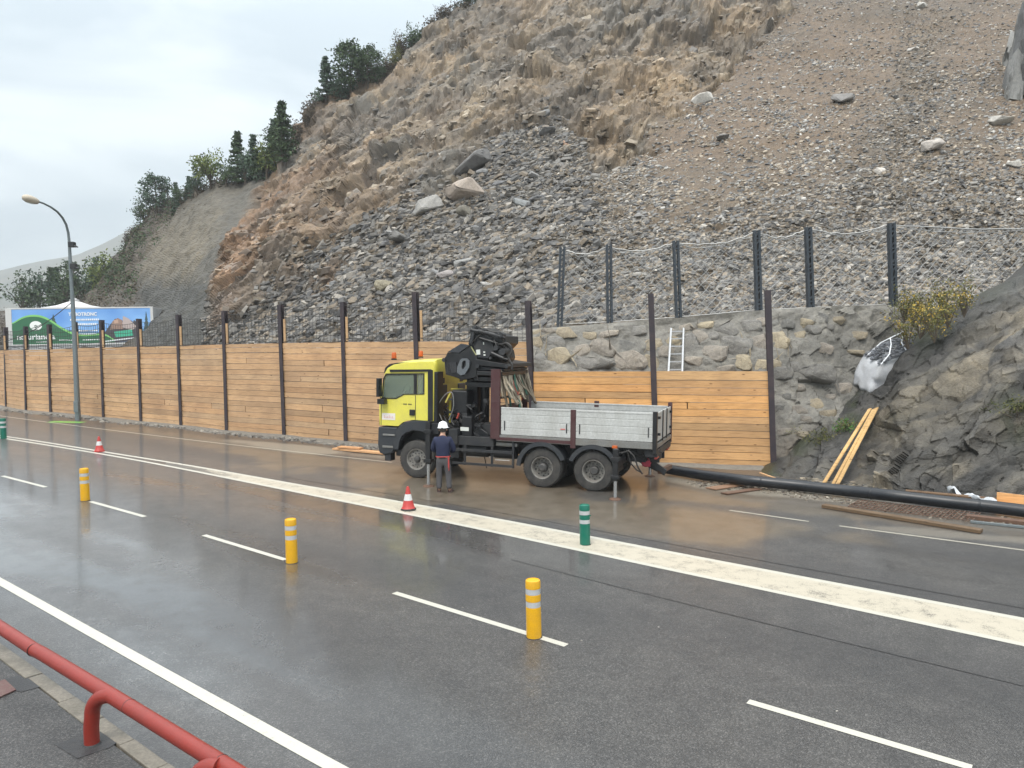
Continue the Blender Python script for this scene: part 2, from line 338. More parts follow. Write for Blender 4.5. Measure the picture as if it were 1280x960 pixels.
# wet film: long streaks along the lanes
rd = A(0, 727)-A(430, 966); rd /= np.linalg.norm(rd); uu = P2[:, :2]@rd; vv = P2[:, :2]@np.array([-rd[1], rd[0]])
ws = fbm(np.c_[uu*.10, vv*.9, uu*0], 4, 21); ws2 = fbm(np.c_[uu*.35, vv*1.7, uu*0], 4, 33)
wet = np.clip((ws*.6+ws2*.4-.42)*3.2, 0, 1); leftness = np.clip((-P2[:, 0]+1.5)/6, 0, 1); wet = np.clip(wet*(.45+.55*leftness) + .32*leftness, 0, 1)
far_ = np.clip((P2[:, 1]-(fence_y(P2[:, 0])-9.5))/2.0, 0, 1); wet = wet*(1-.72*far_)
edge_dirt = np.clip(1-(fence_y(P2[:, 0])-P2[:, 1])/2.6 + (n2-.5)*1.6, 0, 1)*.75
tar = np.clip((fbm(np.c_[uu*.12, vv*.7, uu*0+5], 4, 41)-.42)*4, 0, 1)
nx, ny = len(X), len(Y); ii = (np.arange(ny-1)[:, None]*nx+np.arange(nx-1)[None, :]).ravel(); FQ = np.stack([ii, ii+1, ii+nx+1, ii+nx], 1)
cx_ = P2[FQ[:, 0], 0]; cy_ = P2[FQ[:, 0], 1]; FQ = FQ[cy_ < fence_y(cx_)+.8]
m, t, b = nmat('wet_asphalt')
def attr(t, n): a = t.nodes.new('ShaderNodeAttribute'); a.attribute_name = n; return a.outputs['Fac']
f1 = noise_n(t, 55, 3, .7); f2 = noise_n(t, 190, 2, .6); f3 = noise_n(t, 2.4, 6, .7)
vor = t.nodes.new('ShaderNodeTexVoronoi'); vor.inputs['Scale'].default_value = 75; tcx = t.nodes.new('ShaderNodeTexCoord'); lk(t, tcx.outputs['Object'], vor.inputs['Vector'])
agg = ramp(t, vor.outputs['Color'], [(.0, (.030, .030, .030)), (.45, (.050, .049, .048)), (.72, (.075, .073, .071)), (1, (.15, .146, .14))])
blot = ramp(t, f3.outputs[0], [(.3, (.72, .72, .73)), (.7, (1.22, 1.2, 1.17))]); c = mixc(t, 1.0, agg.outputs[0], blot.outputs[0], 'MULTIPLY')
c = mixc(t, math_(t, 'MULTIPLY', attr(t, 'tar'), .45), c, (.028, .028, .030))
c = mixc(t, math_(t, 'MULTIPLY', attr(t, 'dirt'), .8), c, (.095, .075, .055)); mudc = ramp(t, f3.outputs[0], [(.3, (.095, .077, .056)), (.7, (.15, .125, .094))])
c = mixc(t, attr(t, 'mud'), c, mudc.outputs[0]); c = mixc(t, attr(t, 'pale'), c, (.22, .195, .155)); lk(t, c, b.inputs['Base Color'])
wn_ = math_(t, 'MULTIPLY', attr(t, 'wet'), math_(t, 'ADD', .55, math_(t, 'MULTIPLY', f3.outputs[0], .9)), True)
wetall = math_(t, 'MAXIMUM', wn_, math_(t, 'MULTIPLY', attr(t, 'mud'), .45)); wetall = math_(t, 'SUBTRACT', wetall, math_(t, 'MULTIPLY', attr(t, 'pale'), .9), True)
rg = math_(t, 'SUBTRACT', .40, math_(t, 'MULTIPLY', wetall, .26), True); rg = math_(t, 'ADD', rg, math_(t, 'MULTIPLY', f1.outputs[0], .08)); lk(t, rg, b.inputs['Roughness'])
b.inputs['Specular IOR Level'].default_value = .5; lk(t, math_(t, 'ADD', math_(t, 'MULTIPLY', wetall, .70), .28, True), b.inputs['Coat Weight']); b.inputs['Coat Roughness'].default_value = .10
b.inputs['Coat IOR'].default_value = 1.33
hh_ = math_(t, 'ADD', vor.outputs['Distance'], f2.outputs[0]); bn = bump(t, b, hh_, .5, .005); lk(t, math_(t, 'SUBTRACT', .6, math_(t, 'MULTIPLY', wetall, .52), True), bn.inputs['Strength'])
M['asphalt'] = m
tag(np_mesh('road', P2, FQ, m, attrs=dict(mud=mud, wet=wet, pale=pale, dirt=edge_dirt, tar=tar), smooth=True), kind='structure')
# the ground below everything, out to the horizon
m, t, b = nmat('bare_ground'); n1 = noise_n(t, .8, 8, .7); r_ = ramp(t, n1.outputs[0], [(.3, (.07, .065, .05)), (.7, (.17, .145, .11))]); lk(t, r_.outputs[0], b.inputs['Base Color']); b.inputs['Roughness'].default_value = .9; M['earth'] = m
gxs = np.concatenate([-np.geomspace(3000, 62, 16), np.linspace(-60, 60, 61), np.geomspace(62, 3000, 16)]); gxx, gyy = np.meshgrid(gxs, gxs)
zz = G(gxx, gyy)-.06; V = np.stack([gxx.ravel(), gyy.ravel(), zz.ravel()], 1); n = len(gxs); ii = (np.arange(n-1)[:, None]*n+np.arange(n-1)[None, :]).ravel()
tag(np_mesh('ground', V, np.stack([ii, ii+1, ii+n+1, ii+n], 1), m, smooth=True), kind='structure')
# road markings
def marking(name, fade, c=(.46, .445, .385), sc=6):
    m, t, b = nmat(name); n = noise_n(t, sc, 8, .75); n2_ = noise_n(t, 60, 4, .8); s_ = math_(t, 'ADD', math_(t, 'MULTIPLY', n.outputs[0], .5), math_(t, 'MULTIPLY', n2_.outputs[0], .5))
    f = ramp(t, s_, [(fade-.05, (1, 1, 1)), (fade+.05, (0, 0, 0))]); cc = mixc(t, f.outputs[0], c, (.10, .095, .085)); lk(t, cc, b.inputs['Base Color'])
    b.inputs['Roughness'].default_value = .36; bump(t, b, n2_.outputs[0], .3, .004); return m
M['mark'] = marking('road_paint', .385); M['markworn'] = marking('worn_cream_paint', .435, (.44, .40, .32), 4); M['markthin'] = marking('old_thin_line', .42, (.33, .31, .26))
def polyline(px, dense=12, h=.004):
    q = [gnd(x, y)[:2] for x, y in px]; out = []
    for a, c in zip(q[:-1], q[1:]):
        for k in range(dense): out.append(a+(c-a)*k/dense)
    out.append(q[-1]); q = np.array(out)
    if len(px) > 2:
        for _ in range(30): q[1:-1] = (q[:-2]+2*q[1:-1]+q[2:])/4
    return q
def strip(name, L, Rr, m, h=.004, na=3):
    V = []; n = len(L)
    for a, c in zip(L, Rr):
        for k in range(na+1):
            p = a+(c-a)*k/na; V.append((p[0], p[1], Gf(p[0], p[1])+h))
    F = [(i*(na+1)+k, i*(na+1)+k+1, (i+1)*(na+1)+k+1, (i+1)*(na+1)+k) for i in range(n-1) for k in range(na)]
    return tag(np_mesh(name, V, F, m), kind='structure')
def offs(q, w):
    d = np.gradient(q, axis=0); d /= np.linalg.norm(d, axis=1)[:, None]; nn = np.stack([-d[:, 1], d[:, 0]], 1); return q+nn*w
def resample(q, n=90):
    s_ = np.r_[0, np.cumsum(np.linalg.norm(np.diff(q, axis=0), axis=1))]; u = np.linspace(0, s_[-1], n); return np.stack([np.interp(u, s_, q[:, 0]), np.interp(u, s_, q[:, 1])], 1)
up_ = resample(polyline([(-60, 536.5), (0, 544), (60, 552.7), (131.7, 564.6), (246, 582.4), (400, 610.3), (480, 622.9), (620, 647.6), (800, 682), (1000, 720), (1280, 772.6), (1600, 832)]))
lo_ = resample(polyline([(-60, 539), (0, 547.8), (60, 557.2), (179.5, 577), (400, 622), (480, 637.7), (589, 660), (800, 705.5), (1000, 748), (1280, 808), (1600, 878)]))
strip('road_marking', up_, offs(up_, -.13 if (offs(up_, .1)[50]-up_[50])@(lo_[50]-up_[50]) < 0 else .13), M['mark'])
sg = 1 if (offs(lo_, .1)[50]-lo_[50])@(up_[50]-lo_[50]) > 0 else -1
strip('road_marking', lo_, offs(lo_, .13*sg), M['mark'])
k0 = 38
k0 = 33
a_ = offs(up_, -sg*.13)[k0:]; b_ = offs(lo_, .13*sg)[k0:]
oo_ = strip('road_marking', a_, b_, M['markworn'], na=6); wv = np.repeat(np.clip(1-np.arange(len(a_))/9, 0, 1), 7); aw = oo_.data.attributes.new('wear', 'FLOAT', 'POINT'); aw.data.foreach_set('value', wv.astype(np.float32))
tw = M['markworn'].node_tree; rmp = [n for n in tw.nodes if n.type == 'VALTORGB'][0]; old = rmp.inputs[0].links[0].from_socket; wa = tw.nodes.new('ShaderNodeAttribute'); wa.attribute_name = 'wear'; lk(tw, math_(tw, 'SUBTRACT', old, math_(tw, 'MULTIPLY', wa.outputs['Fac'], .22)), rmp.inputs[0])
for px in ([(3, 595), (57, 609)], [(113, 627), (181, 646)], [(255, 669), (357, 700)], [(493, 741), (708, 807)], [(935, 877), (1215, 960)], [(-100, 570), (-56, 580)], [(1450, 1030), (1900, 1165)]):
    q = polyline(px); strip('road_marking', offs(q, .055), offs(q, -.055), M['mark'])
q = resample(polyline([(-420, 470), (-200, 619), (0, 727), (320, 906), (430, 966), (700, 1113), (900, 1222)][2:])); strip('road_marking', offs(q, .075), offs(q, -.075), M['mark'])
q0 = gnd(0, 727)[:2]; q1 = q0+(q[0]-q[10])/np.linalg.norm(q[0]-q[10])*28; q = resample(np.array([q0, q1]), 40); strip('road_marking', offs(q, .075), offs(q, -.075), M['mark'])
q = resample(polyline([(-60, 512), (16, 522), (60, 528), (240, 550.4), (400, 568.3), (490, 578)])); strip('road_marking', offs(q, .05), offs(q, -.05), M['markthin'])
for px in ([(912, 638), (1011, 652)], [(1049, 657.5), (1280, 688), (1420, 706)]):
    q = polyline(px); strip('road_marking', offs(q, .045), offs(q, -.045), M['markthin'])
M['tarseam'] = flat('tar_seam', (.012, .012, .013), .35)
for px, w in (([(560, 628), (700, 652), (800, 670.5), (960, 700), (1280, 770-1.5), (1400, 792)], .012),):
    q = resample(offs(up_, sg*1.0*.45))[44:]; strip('tar_seam', offs(q, w), offs(q, -w), M['tarseam'], .003, 1)
q = resample(polyline([(640, 700), (800, 741), (1000, 790), (1280, 858)])); strip('tar_seam', offs(q, .01), offs(q, -.01), M['tarseam'], .003, 1)
M['greenspray'] = marking('green_spray_paint', .45, (.16, .42, .06), 3)
q = polyline([(62, 527.2), (104, 528.2)]); strip('paint_spot', offs(q, .26), offs(q, -.26), M['greenspray'], .006, 6)
# sidewalk, kerb
KH = .12
ko = [gnd(0, 802, KH)[:2], gnd(207, 950, KH)[:2]]; kd = (ko[1]-ko[0])/np.linalg.norm(ko[1]-ko[0]); kn = np.array([-kd[1], kd[0]])
if (kn@(gnd(0, 900, KH)[:2]-ko[0])) < 0: kn = -kn
def kpt(s, w, h=KH): p = ko[0]+kd*s+kn*w; return (p[0], p[1], PA*p[0]+PB*p[1]+h)
m, t, b = nmat('pavement_asphalt'); v = t.nodes.new('ShaderNodeTexVoronoi'); v.inputs['Scale'].default_value = 90; tcx = t.nodes.new('ShaderNodeTexCoord'); lk(t, tcx.outputs['Object'], v.inputs['Vector']); n1 = noise_n(t, 1.8, 7, .7)
r1 = ramp(t, v.outputs['Color'], [(0, (.02, .02, .021)), (.6, (.045, .044, .044)), (1, (.13, .125, .12))]); r2 = ramp(t, n1.outputs[0], [(.3, (.65, .65, .65)), (.7, (1.3, 1.28, 1.25))]); lk(t, mixc(t, 1.0, r1.outputs[0], r2.outputs[0], 'MULTIPLY'), b.inputs['Base Color'])
b.inputs['Roughness'].default_value = .5; bump(t, b, v.outputs['Distance'], .6, .006); M['pave'] = m
mb = MB()
for a in np.arange(-30, 12, 1.0):
    for w0, w1 in ((.18, .6), (.6, 1.4), (1.4, 6)): mb.add([kpt(a, w0), kpt(a+1, w0), kpt(a+1, w1), kpt(a, w1)], [(0, 1, 2, 3)])
mb.add([kpt(-30, .18), kpt(12, .18), kpt(12, .18, -.05), kpt(-30, .18, -.05)], [(0, 1, 2, 3)])
tag(mb.build('pavement', m), kind='structure')
M['kerb'] = paint('kerb_stone', (.175, .155, .125), .6, dirt=.7, dirtc=(.07, .065, .05), scale=4, bstr=.6, var=.25)
mb = MB(); s_ = -30.0; rk = random.Random(5)
while s_ < 12:
    L = rk.uniform(.55, 1.0); w1 = .185+rk.uniform(-.025, .03); z = KH+.012+rk.uniform(-.006, .006); ch = .02
    vs = [kpt(s_+.008, .0, -.06), kpt(s_+L-.008, .0, -.06), kpt(s_+.008, .004, z-ch), kpt(s_+L-.008, .004, z-ch), kpt(s_+.008, ch, z), kpt(s_+L-.008, ch, z), kpt(s_+.008, w1, z+rk.uniform(-.004, .004)), kpt(s_+L-.008, w1+rk.uniform(-.02, .02), z), kpt(s_+.008, w1, -.06), kpt(s_+L-.008, w1, -.06)]
    mb.add(vs, [(0, 1, 3, 2), (2, 3, 5, 4), (4, 5, 7, 6), (6, 7, 9, 8), (0, 2, 4, 6, 8), (1, 9, 7, 5, 3)]); s_ += L
tag(mb.build('kerb', M['kerb'], bev=.006), kind='structure')
# repair patches and an access cover in the pavement
M['patch'] = paint('patch_asphalt', (.028, .028, .03), .5, dirt=.4, dirtc=(.07, .068, .065), scale=9, bstr=.6)
def pxpatch(name, pts, m, h):
    V = [gnd(x, y, h) for x, y in pts]; mb = MB(); mb.add([tuple(v) for v in V], [tuple(range(len(V)))]); return mb.build(name, m)
tag(pxpatch('pavement_patch', [(67, 930), (126, 914), (146, 928), (138, 934), (97, 948)], M['patch'], KH+.004), kind='structure')
tag(pxpatch('pavement_patch', [(4, 849), (44, 839), (52, 858), (26, 865), (14, 862)], M['patch'], KH+.004), kind='structure')
mb = MB(); c_ = [gnd(x, y, KH+.006) for x, y in ((-14, 858), (6, 850), (20, 863), (-2, 873))]
M['cover'] = paint('rusty_cover', (.12, .06, .055), .6, dirt=.5, bstr=.5, scale=14)
mb.add([tuple(v) for v in c_]+[tuple(np.array(v)+[0, 0, .012]) for v in c_], [(4, 5, 6, 7), (0, 1, 5, 4), (1, 2, 6, 5), (2, 3, 7, 6), (3, 0, 4, 7)])
tag(mb.build('access_cover', M['cover']), 'small reddish square access cover set in the dark pavement at the left edge', 'access cover')
# ================================================================== TERRAIN
def patch(stations, cols, nrow, tpow=1.0):
    """stations: {px: [(py, depth), ...] from foot to crest}; returns the grid of points, their columns and rows"""
    keys = sorted(stations); T = np.linspace(0, 1, nrow); PY = []; DD = []
    for k in keys:
        s_ = stations[k]; py = np.array([a[0] for a in s_], float); d = np.array([a[1] for a in s_], float)
        tt = (py[0]-py)/(py[0]-py[-1]); PY.append(np.interp(T, tt, py)); dd = np.interp(T, tt, d)
        kk = np.ones(max(3, nrow//14)); kk /= kk.sum(); e = len(kk)//2; pad = np.r_[2*dd[0]-dd[e:0:-1], dd, 2*dd[-1]-dd[-2:-e-2:-1]]; dd = np.convolve(pad, kk, 'valid')[:nrow]; DD.append(dd)
    PY = np.array(PY); DD = np.array(DD)
    ipy = np.stack([np.interp(cols, keys, PY[:, j]) for j in range(nrow)], 0); idd = np.stack([np.interp(cols, keys, DD[:, j]) for j in range(nrow)], 0)
    ks = 25; kk = np.ones(ks)/ks
    idd = np.stack([np.convolve(np.pad(r_, ks//2, mode='edge'), kk, 'valid') for r_ in idd])
    px = np.broadcast_to(cols[None, :], ipy.shape)
    D = _rt[None, None, :]*((px-640)/FP)[..., None] + _up[None, None, :]*((480-ipy)/FP)[..., None] + _fw
    return CAMP + D*(idd/D[..., 1])[..., None], px.copy(), ipy
def gnormals(P):
    a = np.gradient(P, axis=1); b = np.gradient(P, axis=0); n = np.cross(a, b); return n/np.maximum(np.linalg.norm(n, axis=2), 1e-9)[..., None]
def gquads(nr, nc): ii = (np.arange(nr-1)[:, None]*nc+np.arange(nc-1)[None, :]).ravel(); return np.stack([ii, ii+1, ii+nc+1, ii+nc], 1)
def addback(P, n, steps):
    out = [P]; last = P[-1]
    for dy, dz in steps:
        last = last + np.array([0, dy, dz]) + (last-CAMP)*np.array([1, 0, 0])*0.02; out.append(last[None])
    return np.concatenate(out)
ST = {-500: [(470, 60), (462, 90), (440, 220)], -150: [(468, 55), (450, 85), (418, 150)], 0: [(466, 52), (440, 80), (415, 105), (392, 135)], 60: [(464, 51), (430, 80), (380, 125)],
      100: [(463, 51), (425, 78), (390, 95), (366, 120)], 130: [(462, 50), (420, 74), (380, 92), (343, 112)], 150: [(460, 50), (415, 70), (360, 90), (308, 108)], 190: [(458, 48), (415, 58), (340, 78), (267, 100)],
      240: [(456, 46), (400, 52), (320, 64), (240, 92)], 270: [(455, 44.5), (390, 50), (310, 61), (228, 84)], 300: [(453, 42), (385, 48), (300, 60), (225, 84)], 340: [(450, 40), (385, 47), (300, 57), (203, 82)],
      372: [(447, 38), (380, 45), (280, 58), (160, 84)], 402: [(445, 36), (375, 43), (260, 58), (127, 86)], 440: [(443, 34), (370, 40), (250, 55), (150, 72), (108, 87)], 479: [(440, 32), (370, 38), (250, 52), (150, 68), (86, 90)],
      538: [(438, 30.5), (370, 35.5), (250, 48), (150, 64), (40, 92)], 587: [(435, 29.5), (370, 34), (250, 46), (150, 61), (12, 94)], 612: [(430, 28.8), (370, 33), (250, 45), (150, 59), (50, 80), (-10, 96)],
      700: [(408, 27), (350, 31.5), (250, 42), (150, 55), (50, 73), (-60, 98)], 850: [(400, 25.7), (350, 29.3), (250, 39), (150, 51), (50, 67), (-130, 104)], 1000: [(389, 25.3), (350, 28), (250, 37), (150, 48), (50, 62), (-180, 106)],
      1280: [(386, 25), (350, 27.3), (250, 35.5), (150, 45), (50, 57), (-250, 106)], 1700: [(390, 25), (350, 27), (250, 35), (150, 45), (50, 57), (-290, 106)]}
cols = np.concatenate([np.arange(-500, -60, 8.0), np.arange(-60, 1360, 1.6), np.arange(1360, 1700, 5.0)])
NR = 420
TP, TX, TY = patch(ST, cols, NR)
TN = gnormals(TP); TN[TN[..., 1] > 0] *= -1
shp = TX.shape; F3 = TP.reshape(-1, 3); px = TX.ravel(); py = TY.ravel()
w1 = (fbm(F3*.16, 4, 50)-.5); w2 = (fbm(F3*.5, 4, 60)-.5)
wx = px + w1*90 + w2*34; wy = py + w2*60 + (fbm(F3*.35+9, 4, 64)-.5)*46
def sm(x, w): return np.clip(x/w*.5+.5, 0, 1)
L1 = lambda y: np.interp(y, [150, 200, 215, 240, 270, 290, 330, 360, 400, 450], [372, 346, 334, 320, 303, 293, 279, 271, 264, 258])
L0 = lambda y: np.interp(y, [225, 245, 270, 300, 330, 345, 400, 450], [270, 240, 216, 192, 178, 172, 176, 176])
CR = lambda x: np.interp(x, [262, 300, 350, 390, 430, 500, 560, 600, 640, 690, 715, 745, 780, 820, 860, 900, 930, 960, 1010], [425, 404, 386, 352, 322, 276, 238, 212, 176, 145, 175, 225, 205, 160, 135, 110, 75, 35, -30])
sx = px + w2*10
kS = sm(L1(py)-sx, 5)*sm(sx-L0(py), 8); kB = sm(L0(py)-sx, 8)
kR = sm(wy-CR(wx)+8, 10)*(1-sm(L1(py)-sx, 5))
# the talus soil: brown earth with few stones, upper right
SO = lambda x: np.interp(x, [760, 800, 860, 930, 1000, 1080, 1130, 1200, 1280, 1400], [262, 292, 300, 262, 250, 285, 200, 215, 250, 260])
kT = kR*sm(wx-775, 40)*sm(SO(wx)-wy, 45); vein = np.exp(-((wx-np.interp(wy, [0, 60, 130, 200, 290], [1175, 1160, 1130, 1100, 1060]))/34)**2); kT = kT*(1-.85*vein*sm(wy-20, 40))
kC = np.clip(1-kS-kB-kR, 0, 1)
# --- displacement
ang = R(50); ca, sa = math.cos(ang), math.sin(ang)
Q = np.stack([F3[:, 0]*ca+F3[:, 2]*sa, F3[:, 1], -F3[:, 0]*sa+F3[:, 2]*ca], 1)      # bedding frame
Qw = Q + (np.stack([vnoise(F3*.6, 70), vnoise(F3*.6+5, 71), vnoise(F3*.6+9, 72)], 1)-.5)*.8
h1, e1, r1_ = facet(Qw*np.array([.10, .12, .30]), 1, .3); h2, e2, r2_ = facet(Qw*np.array([.26, .3, .72]), 2, .3); h3, e3, r3_ = facet(Qw*np.array([.7, .8, 1.9]), 3, .4); h4, e4, r4_ = facet(Qw*np.array([2.0, 2.2, 4.2]), 4, .5)
for hq, eq, kq in ((h1, e1, .12), (h2, e2, .10), (h3, e3, .12), (h4, e4, .18)): hq *= .2+.8*np.clip(eq/kq*1.3, 0, 1)
big = (fbm(F3*.07, 4, 80)-.5)
dC = big*3.6 + (fbm(F3*.3, 4, 88)-.5)*1.6 + h1*1.5 + h2*.95 + h3*.48 + h4*.17
dR = big*2.2 + (fbm(F3*.3, 4, 81)-.5)*.9 + h3*.26 + h4*.14
dT = big*1.6 + (fbm(F3*.25, 5, 82)-.5)*.8 + h4*.05
dS = big*2.2 + (fbm(F3*.3, 5, 83)-.5)*1.1 + (fbm(np.c_[F3[:, 0]*1.4, F3[:, 1]*1.4, F3[:, 2]*.3], 4, 85)-.5)*.5
dB = big*3.0 + (fbm(F3*.35, 5, 84)-.5)*2.2 + h2*.5
rr_ = np.clip(kR-kT, 0, 1)
disp = dC*kC + dR*rr_ + dT*kT + dS*kS + dB*kB
trow = np.repeat(np.linspace(0, 1, NR), shp[1]); disp = disp*np.clip(trow/.07, 0, 1) - kC*0.0
TD = TP + TN*disp.reshape(shp)[..., None]
# --- colour of the rock itself
def lerp(a, b, f): return a + (b-a)*f[:, None]
C = lambda *c: np.array(c, np.float32)
n = len(F3); one = np.ones((n, 1), np.float32)
tan, brn, gry, oc, dk = C(.34, .285, .21), C(.215, .175, .135), C(.205, .20, .185), C(.36, .275, .18), C(.13, .12, .108)
zone = fbm(F3*.11+3, 4, 90); zone2 = fbm(Q*np.array([.12, .3, .7]), 4, 91)
pick = np.clip(.1 + r1_[:, 0]*.25 + r2_[:, 1]*.35 + r3_[:, 2]*.25 + (zone-.5)*2.2 + (zone2-.5)*.8, 0, 1)
cc = lerp(brn*one, gry*one, sm(pick-.45, .25)); cc = lerp(cc, tan*one, sm((r2_[:, 2]*.5+r3_[:, 0]*.35+zone2*.7)-.86, .18)); cc = lerp(cc, oc*one, sm(r3_[:, 1]*.4+(fbm(F3*.16+20, 4, 93))*1.2-.98, .12)*.75)
left = sm(430-px, 130)*sm(390-py, 40); cc = lerp(cc, C(.30, .195, .12)*one, left*.9*sm(fbm(F3*.2+40, 3, 94)-.42, .12))   # red-brown earth of the left spur
orange_streak = np.exp(-((px-(L1(py)+24+w2*14))/16)**2)*sm(py-250, 50); cc = lerp(cc, C(.34, .215, .13)*one, orange_streak*.8)
mid = np.exp(-((wx-680)/70)**2)*sm(160-wy, 60); cc = lerp(cc, C(.33, .27, .20)*one, mid*.45)
slab = np.exp(-((wx-(850-(wy-100)*.9))/60)**2)*np.exp(-((wy-105)/50)**2); cc = lerp(cc, C(.42, .32, .20)*one, slab*.6)
dkz = sm(fbm(F3*.2+60, 4, 95)-.56, .05)*.6; cc = lerp(cc, dk*one, dkz)
cc *= (.50 + .38*r2_[:, 0:1] + .34*r3_[:, 0:1] + .25*r4_[:, 1:2])
cr_ = lerp(C(.085, .078, .069)*one, C(.20, .165, .12)*one, sm(fbm(F3*.18+70, 4, 96)-.55, .08)); cr_ = lerp(cr_, C(.23, .19, .14)*one, sm(wx-640, 120)*sm(310-wy, 80)*.5); cr_ *= (.75+.5*r4_[:, 0:1])
ct = lerp(C(.195, .148, .10)*one, C(.155, .125, .09)*one, sm(fbm(F3*.22+80, 4, 97)-.5, .12)); ct = lerp(ct, C(.22, .16, .105)*one, sm(fbm(F3*.1+90, 3, 98)-.52, .1)*.8); ct *= (.85+.3*r4_[:, 0:1])
cs = lerp(C(.215, .195, .15)*one, C(.09, .093, .088)*one, np.maximum(sm(py-352+w2*30, 12), sm(sx-(L1(py)-26-w2*20), 10)*.75)); cs = lerp(cs, C(.15, .145, .125)*one, sm(268-py+w2*60, 25)*.8); vst = fbm(np.c_[F3[:, 0]*2.2, F3[:, 1]*2.2, F3[:, 2]*.25], 4, 99); cs *= (.7+.6*vst)[:, None]
cb = lerp(C(.12, .10, .078)*one, C(.15, .14, .125)*one, sm(fbm(F3*.2+30, 4, 100)-.5, .08))
cc = cc*kC[:, None] + cr_*rr_[:, None] + ct*kT[:, None] + cs*kS[:, None] + cb*kB[:, None]
NB = 5
full = addback(TD, 1, [(1.5, .1), (4, -.8), (10, -4), (25, -14), (40, -25)])
cfull = np.concatenate([cc.reshape(shp+(3,)), np.repeat(cc.reshape(shp+(3,))[-1:], NB, 0)])
skirt = TD[:1] + np.array([0, -.3, -4.0]); full = np.concatenate([skirt, full]); cfull = np.concatenate([cfull[:1], cfull])
tag(np_mesh('mountainside', full.reshape(-1, 3), gquads(*full.shape[:2]), M['cliff'], np.clip(cfull.reshape(-1, 3)*np.array([1.06, .99, .90]), 0, 1)), kind='structure')
def tpos(x, y):
    """a point of the finished slope, by its column and row"""
    j = int(np.argmin(np.abs(cols-x))); i = int(np.argmin(np.abs(TY[:, j]-y))); return TD[i, j], TN[i, j]
# ------------------------------------------------------------------ loose stones
def hull(pts):
    b = bmesh.new(); vv = [b.verts.new(p) for p in pts]; r_ = bmesh.ops.convex_hull(b, input=vv); 
    for v in [v for v in b.verts if not v.link_faces]: b.verts.remove(v)
    bmesh.ops.triangulate(b, faces=b.faces); b.verts.index_update(); V = np.array([v.co[:] for v in b.verts]); F = np.array([[v.index for v in f.verts] for f in b.faces]); b.free(); return V, F
rg_ = random.Random(11); PROTO = []
for k in range(10):
    nn = rg_.choice((4, 5, 5, 6)); a0 = rg_.uniform(0, 6.28); th = rg_.uniform(.10, .27); asp = rg_.uniform(.34, .68); pts = []; tx, ty = rg_.uniform(-.2, .2), rg_.uniform(-.2, .2)
    for q in range(nn):
        a = a0+2*math.pi*(q+rg_.uniform(-.3, .3))/nn; r_ = rg_.uniform(.75, 1.1); x, y = math.cos(a)*r_, math.sin(a)*r_*asp; k2 = rg_.uniform(.7, 1.0)
        pts.append((x, y, -th*rg_.uniform(.7, 1.1))); pts.append((x*k2+tx*.3, y*k2+ty*.3, th*rg_.uniform(.6, 1.1)+x*tx+y*ty))
    PROTO.append(hull(pts))
def scatter(name, n, wfun, size, colf, mat, seed, flat_=1.0, label=None, cat=None, kind='stuff', xr=(-60, 1350), lift=.15):
    rs = np.random.RandomState(seed); x = rs.uniform(xr[0], xr[1], n*6); i = rs.randint(4, NR-2, n*6); j = np.clip(np.searchsorted(cols, x), 1, len(cols)-2)
    k = i*shp[1]+j; w = wfun(k); keep = np.where(rs.rand(len(k)) < w)[0][:n]; i, j, k = i[keep], j[keep], k[keep]; m_ = len(k)
    fr = rs.rand(m_, 2); P = TD[i, j]*(1-fr[:, :1]) + TD[i, j+1]*fr[:, :1]; P = P + (TD[i+1, j]-TD[i, j])*fr[:, 1:]
    dist = np.linalg.norm(P-CAMP, axis=1); s_ = size(rs, m_, dist, k); N = TN[i, j]
    # resting roughly on the slope, dipping with the bedding
    up = N*.55+np.array([-.12, -.25, 1.0])*.5+rs.normal(0, .30, (m_, 3)); up /= np.linalg.norm(up, axis=1)[:, None]
    t1 = np.array([.80, .12, .52])+rs.normal(0, .42, (m_, 3)); t1 = t1-up*(t1*up).sum(1)[:, None]; t1 /= np.linalg.norm(t1, axis=1)[:, None]; t2 = np.cross(up, t1)
    c = colf(rs, m_, k); pr = rs.randint(0, len(PROTO), m_); Vs = []; Fs = []; Cs = []; off = 0
    for q, (pv, pf) in enumerate(PROTO):
        s = np.where(pr == q)[0]
        if not len(s): continue
        asp = rs.uniform(.75, 1.25, (len(s), 3))*np.array([1, 1, flat_]); v = pv[None]*asp[:, None, :]*s_[s][:, None, None]
        W = P[s][:, None, :] + N[s][:, None, :]*(s_[s]*lift)[:, None, None] + v[..., 0:1]*t1[s][:, None, :] + v[..., 1:2]*t2[s][:, None, :] + v[..., 2:3]*up[s][:, None, :]
        Vs.append(W.reshape(-1, 3)); Fs.append((pf[None]+(np.arange(len(s))*len(pv))[:, None, None]+off).reshape(-1, 3)); Cs.append(np.repeat(c[s], len(pv), 0)); off += len(s)*len(pv)
    return tag(np_mesh(name, np.concatenate(Vs), np.concatenate(Fs), mat, np.concatenate(Cs)), label, cat, kind=kind)
gcol = np.array([[.125, .124, .122], [.20, .195, .185], [.07, .07, .072], [.29, .28, .26], [.16, .145, .125], [.25, .21, .16], [.42, .40, .365]])
def grey_c(rs, n, k, tanw=.12, br=1.0):
    w = np.array([.26, .22, .2, .1, .1, tanw, .035]); c = gcol[rs.choice(7, n, p=w/w.sum())]; return c*rs.uniform(.75, 1.2, (n, 1))*br
def dens_blocky(k): return rr_[k]*sm(700-wx[k], 60)*(.35+.65*np.clip((fbm(F3[k]*.5, 3, 127)-.35)*5, 0, 1))
def dens_fine(k): return rr_[k]*sm(wx[k]-560, 120)*(.55+.45*sm(wy[k]-230, 80))
def dens_soil(k): return kT[k]*np.clip((fbm(F3[k]*.4, 3, 120)-.38)*3.2, .28, 1)
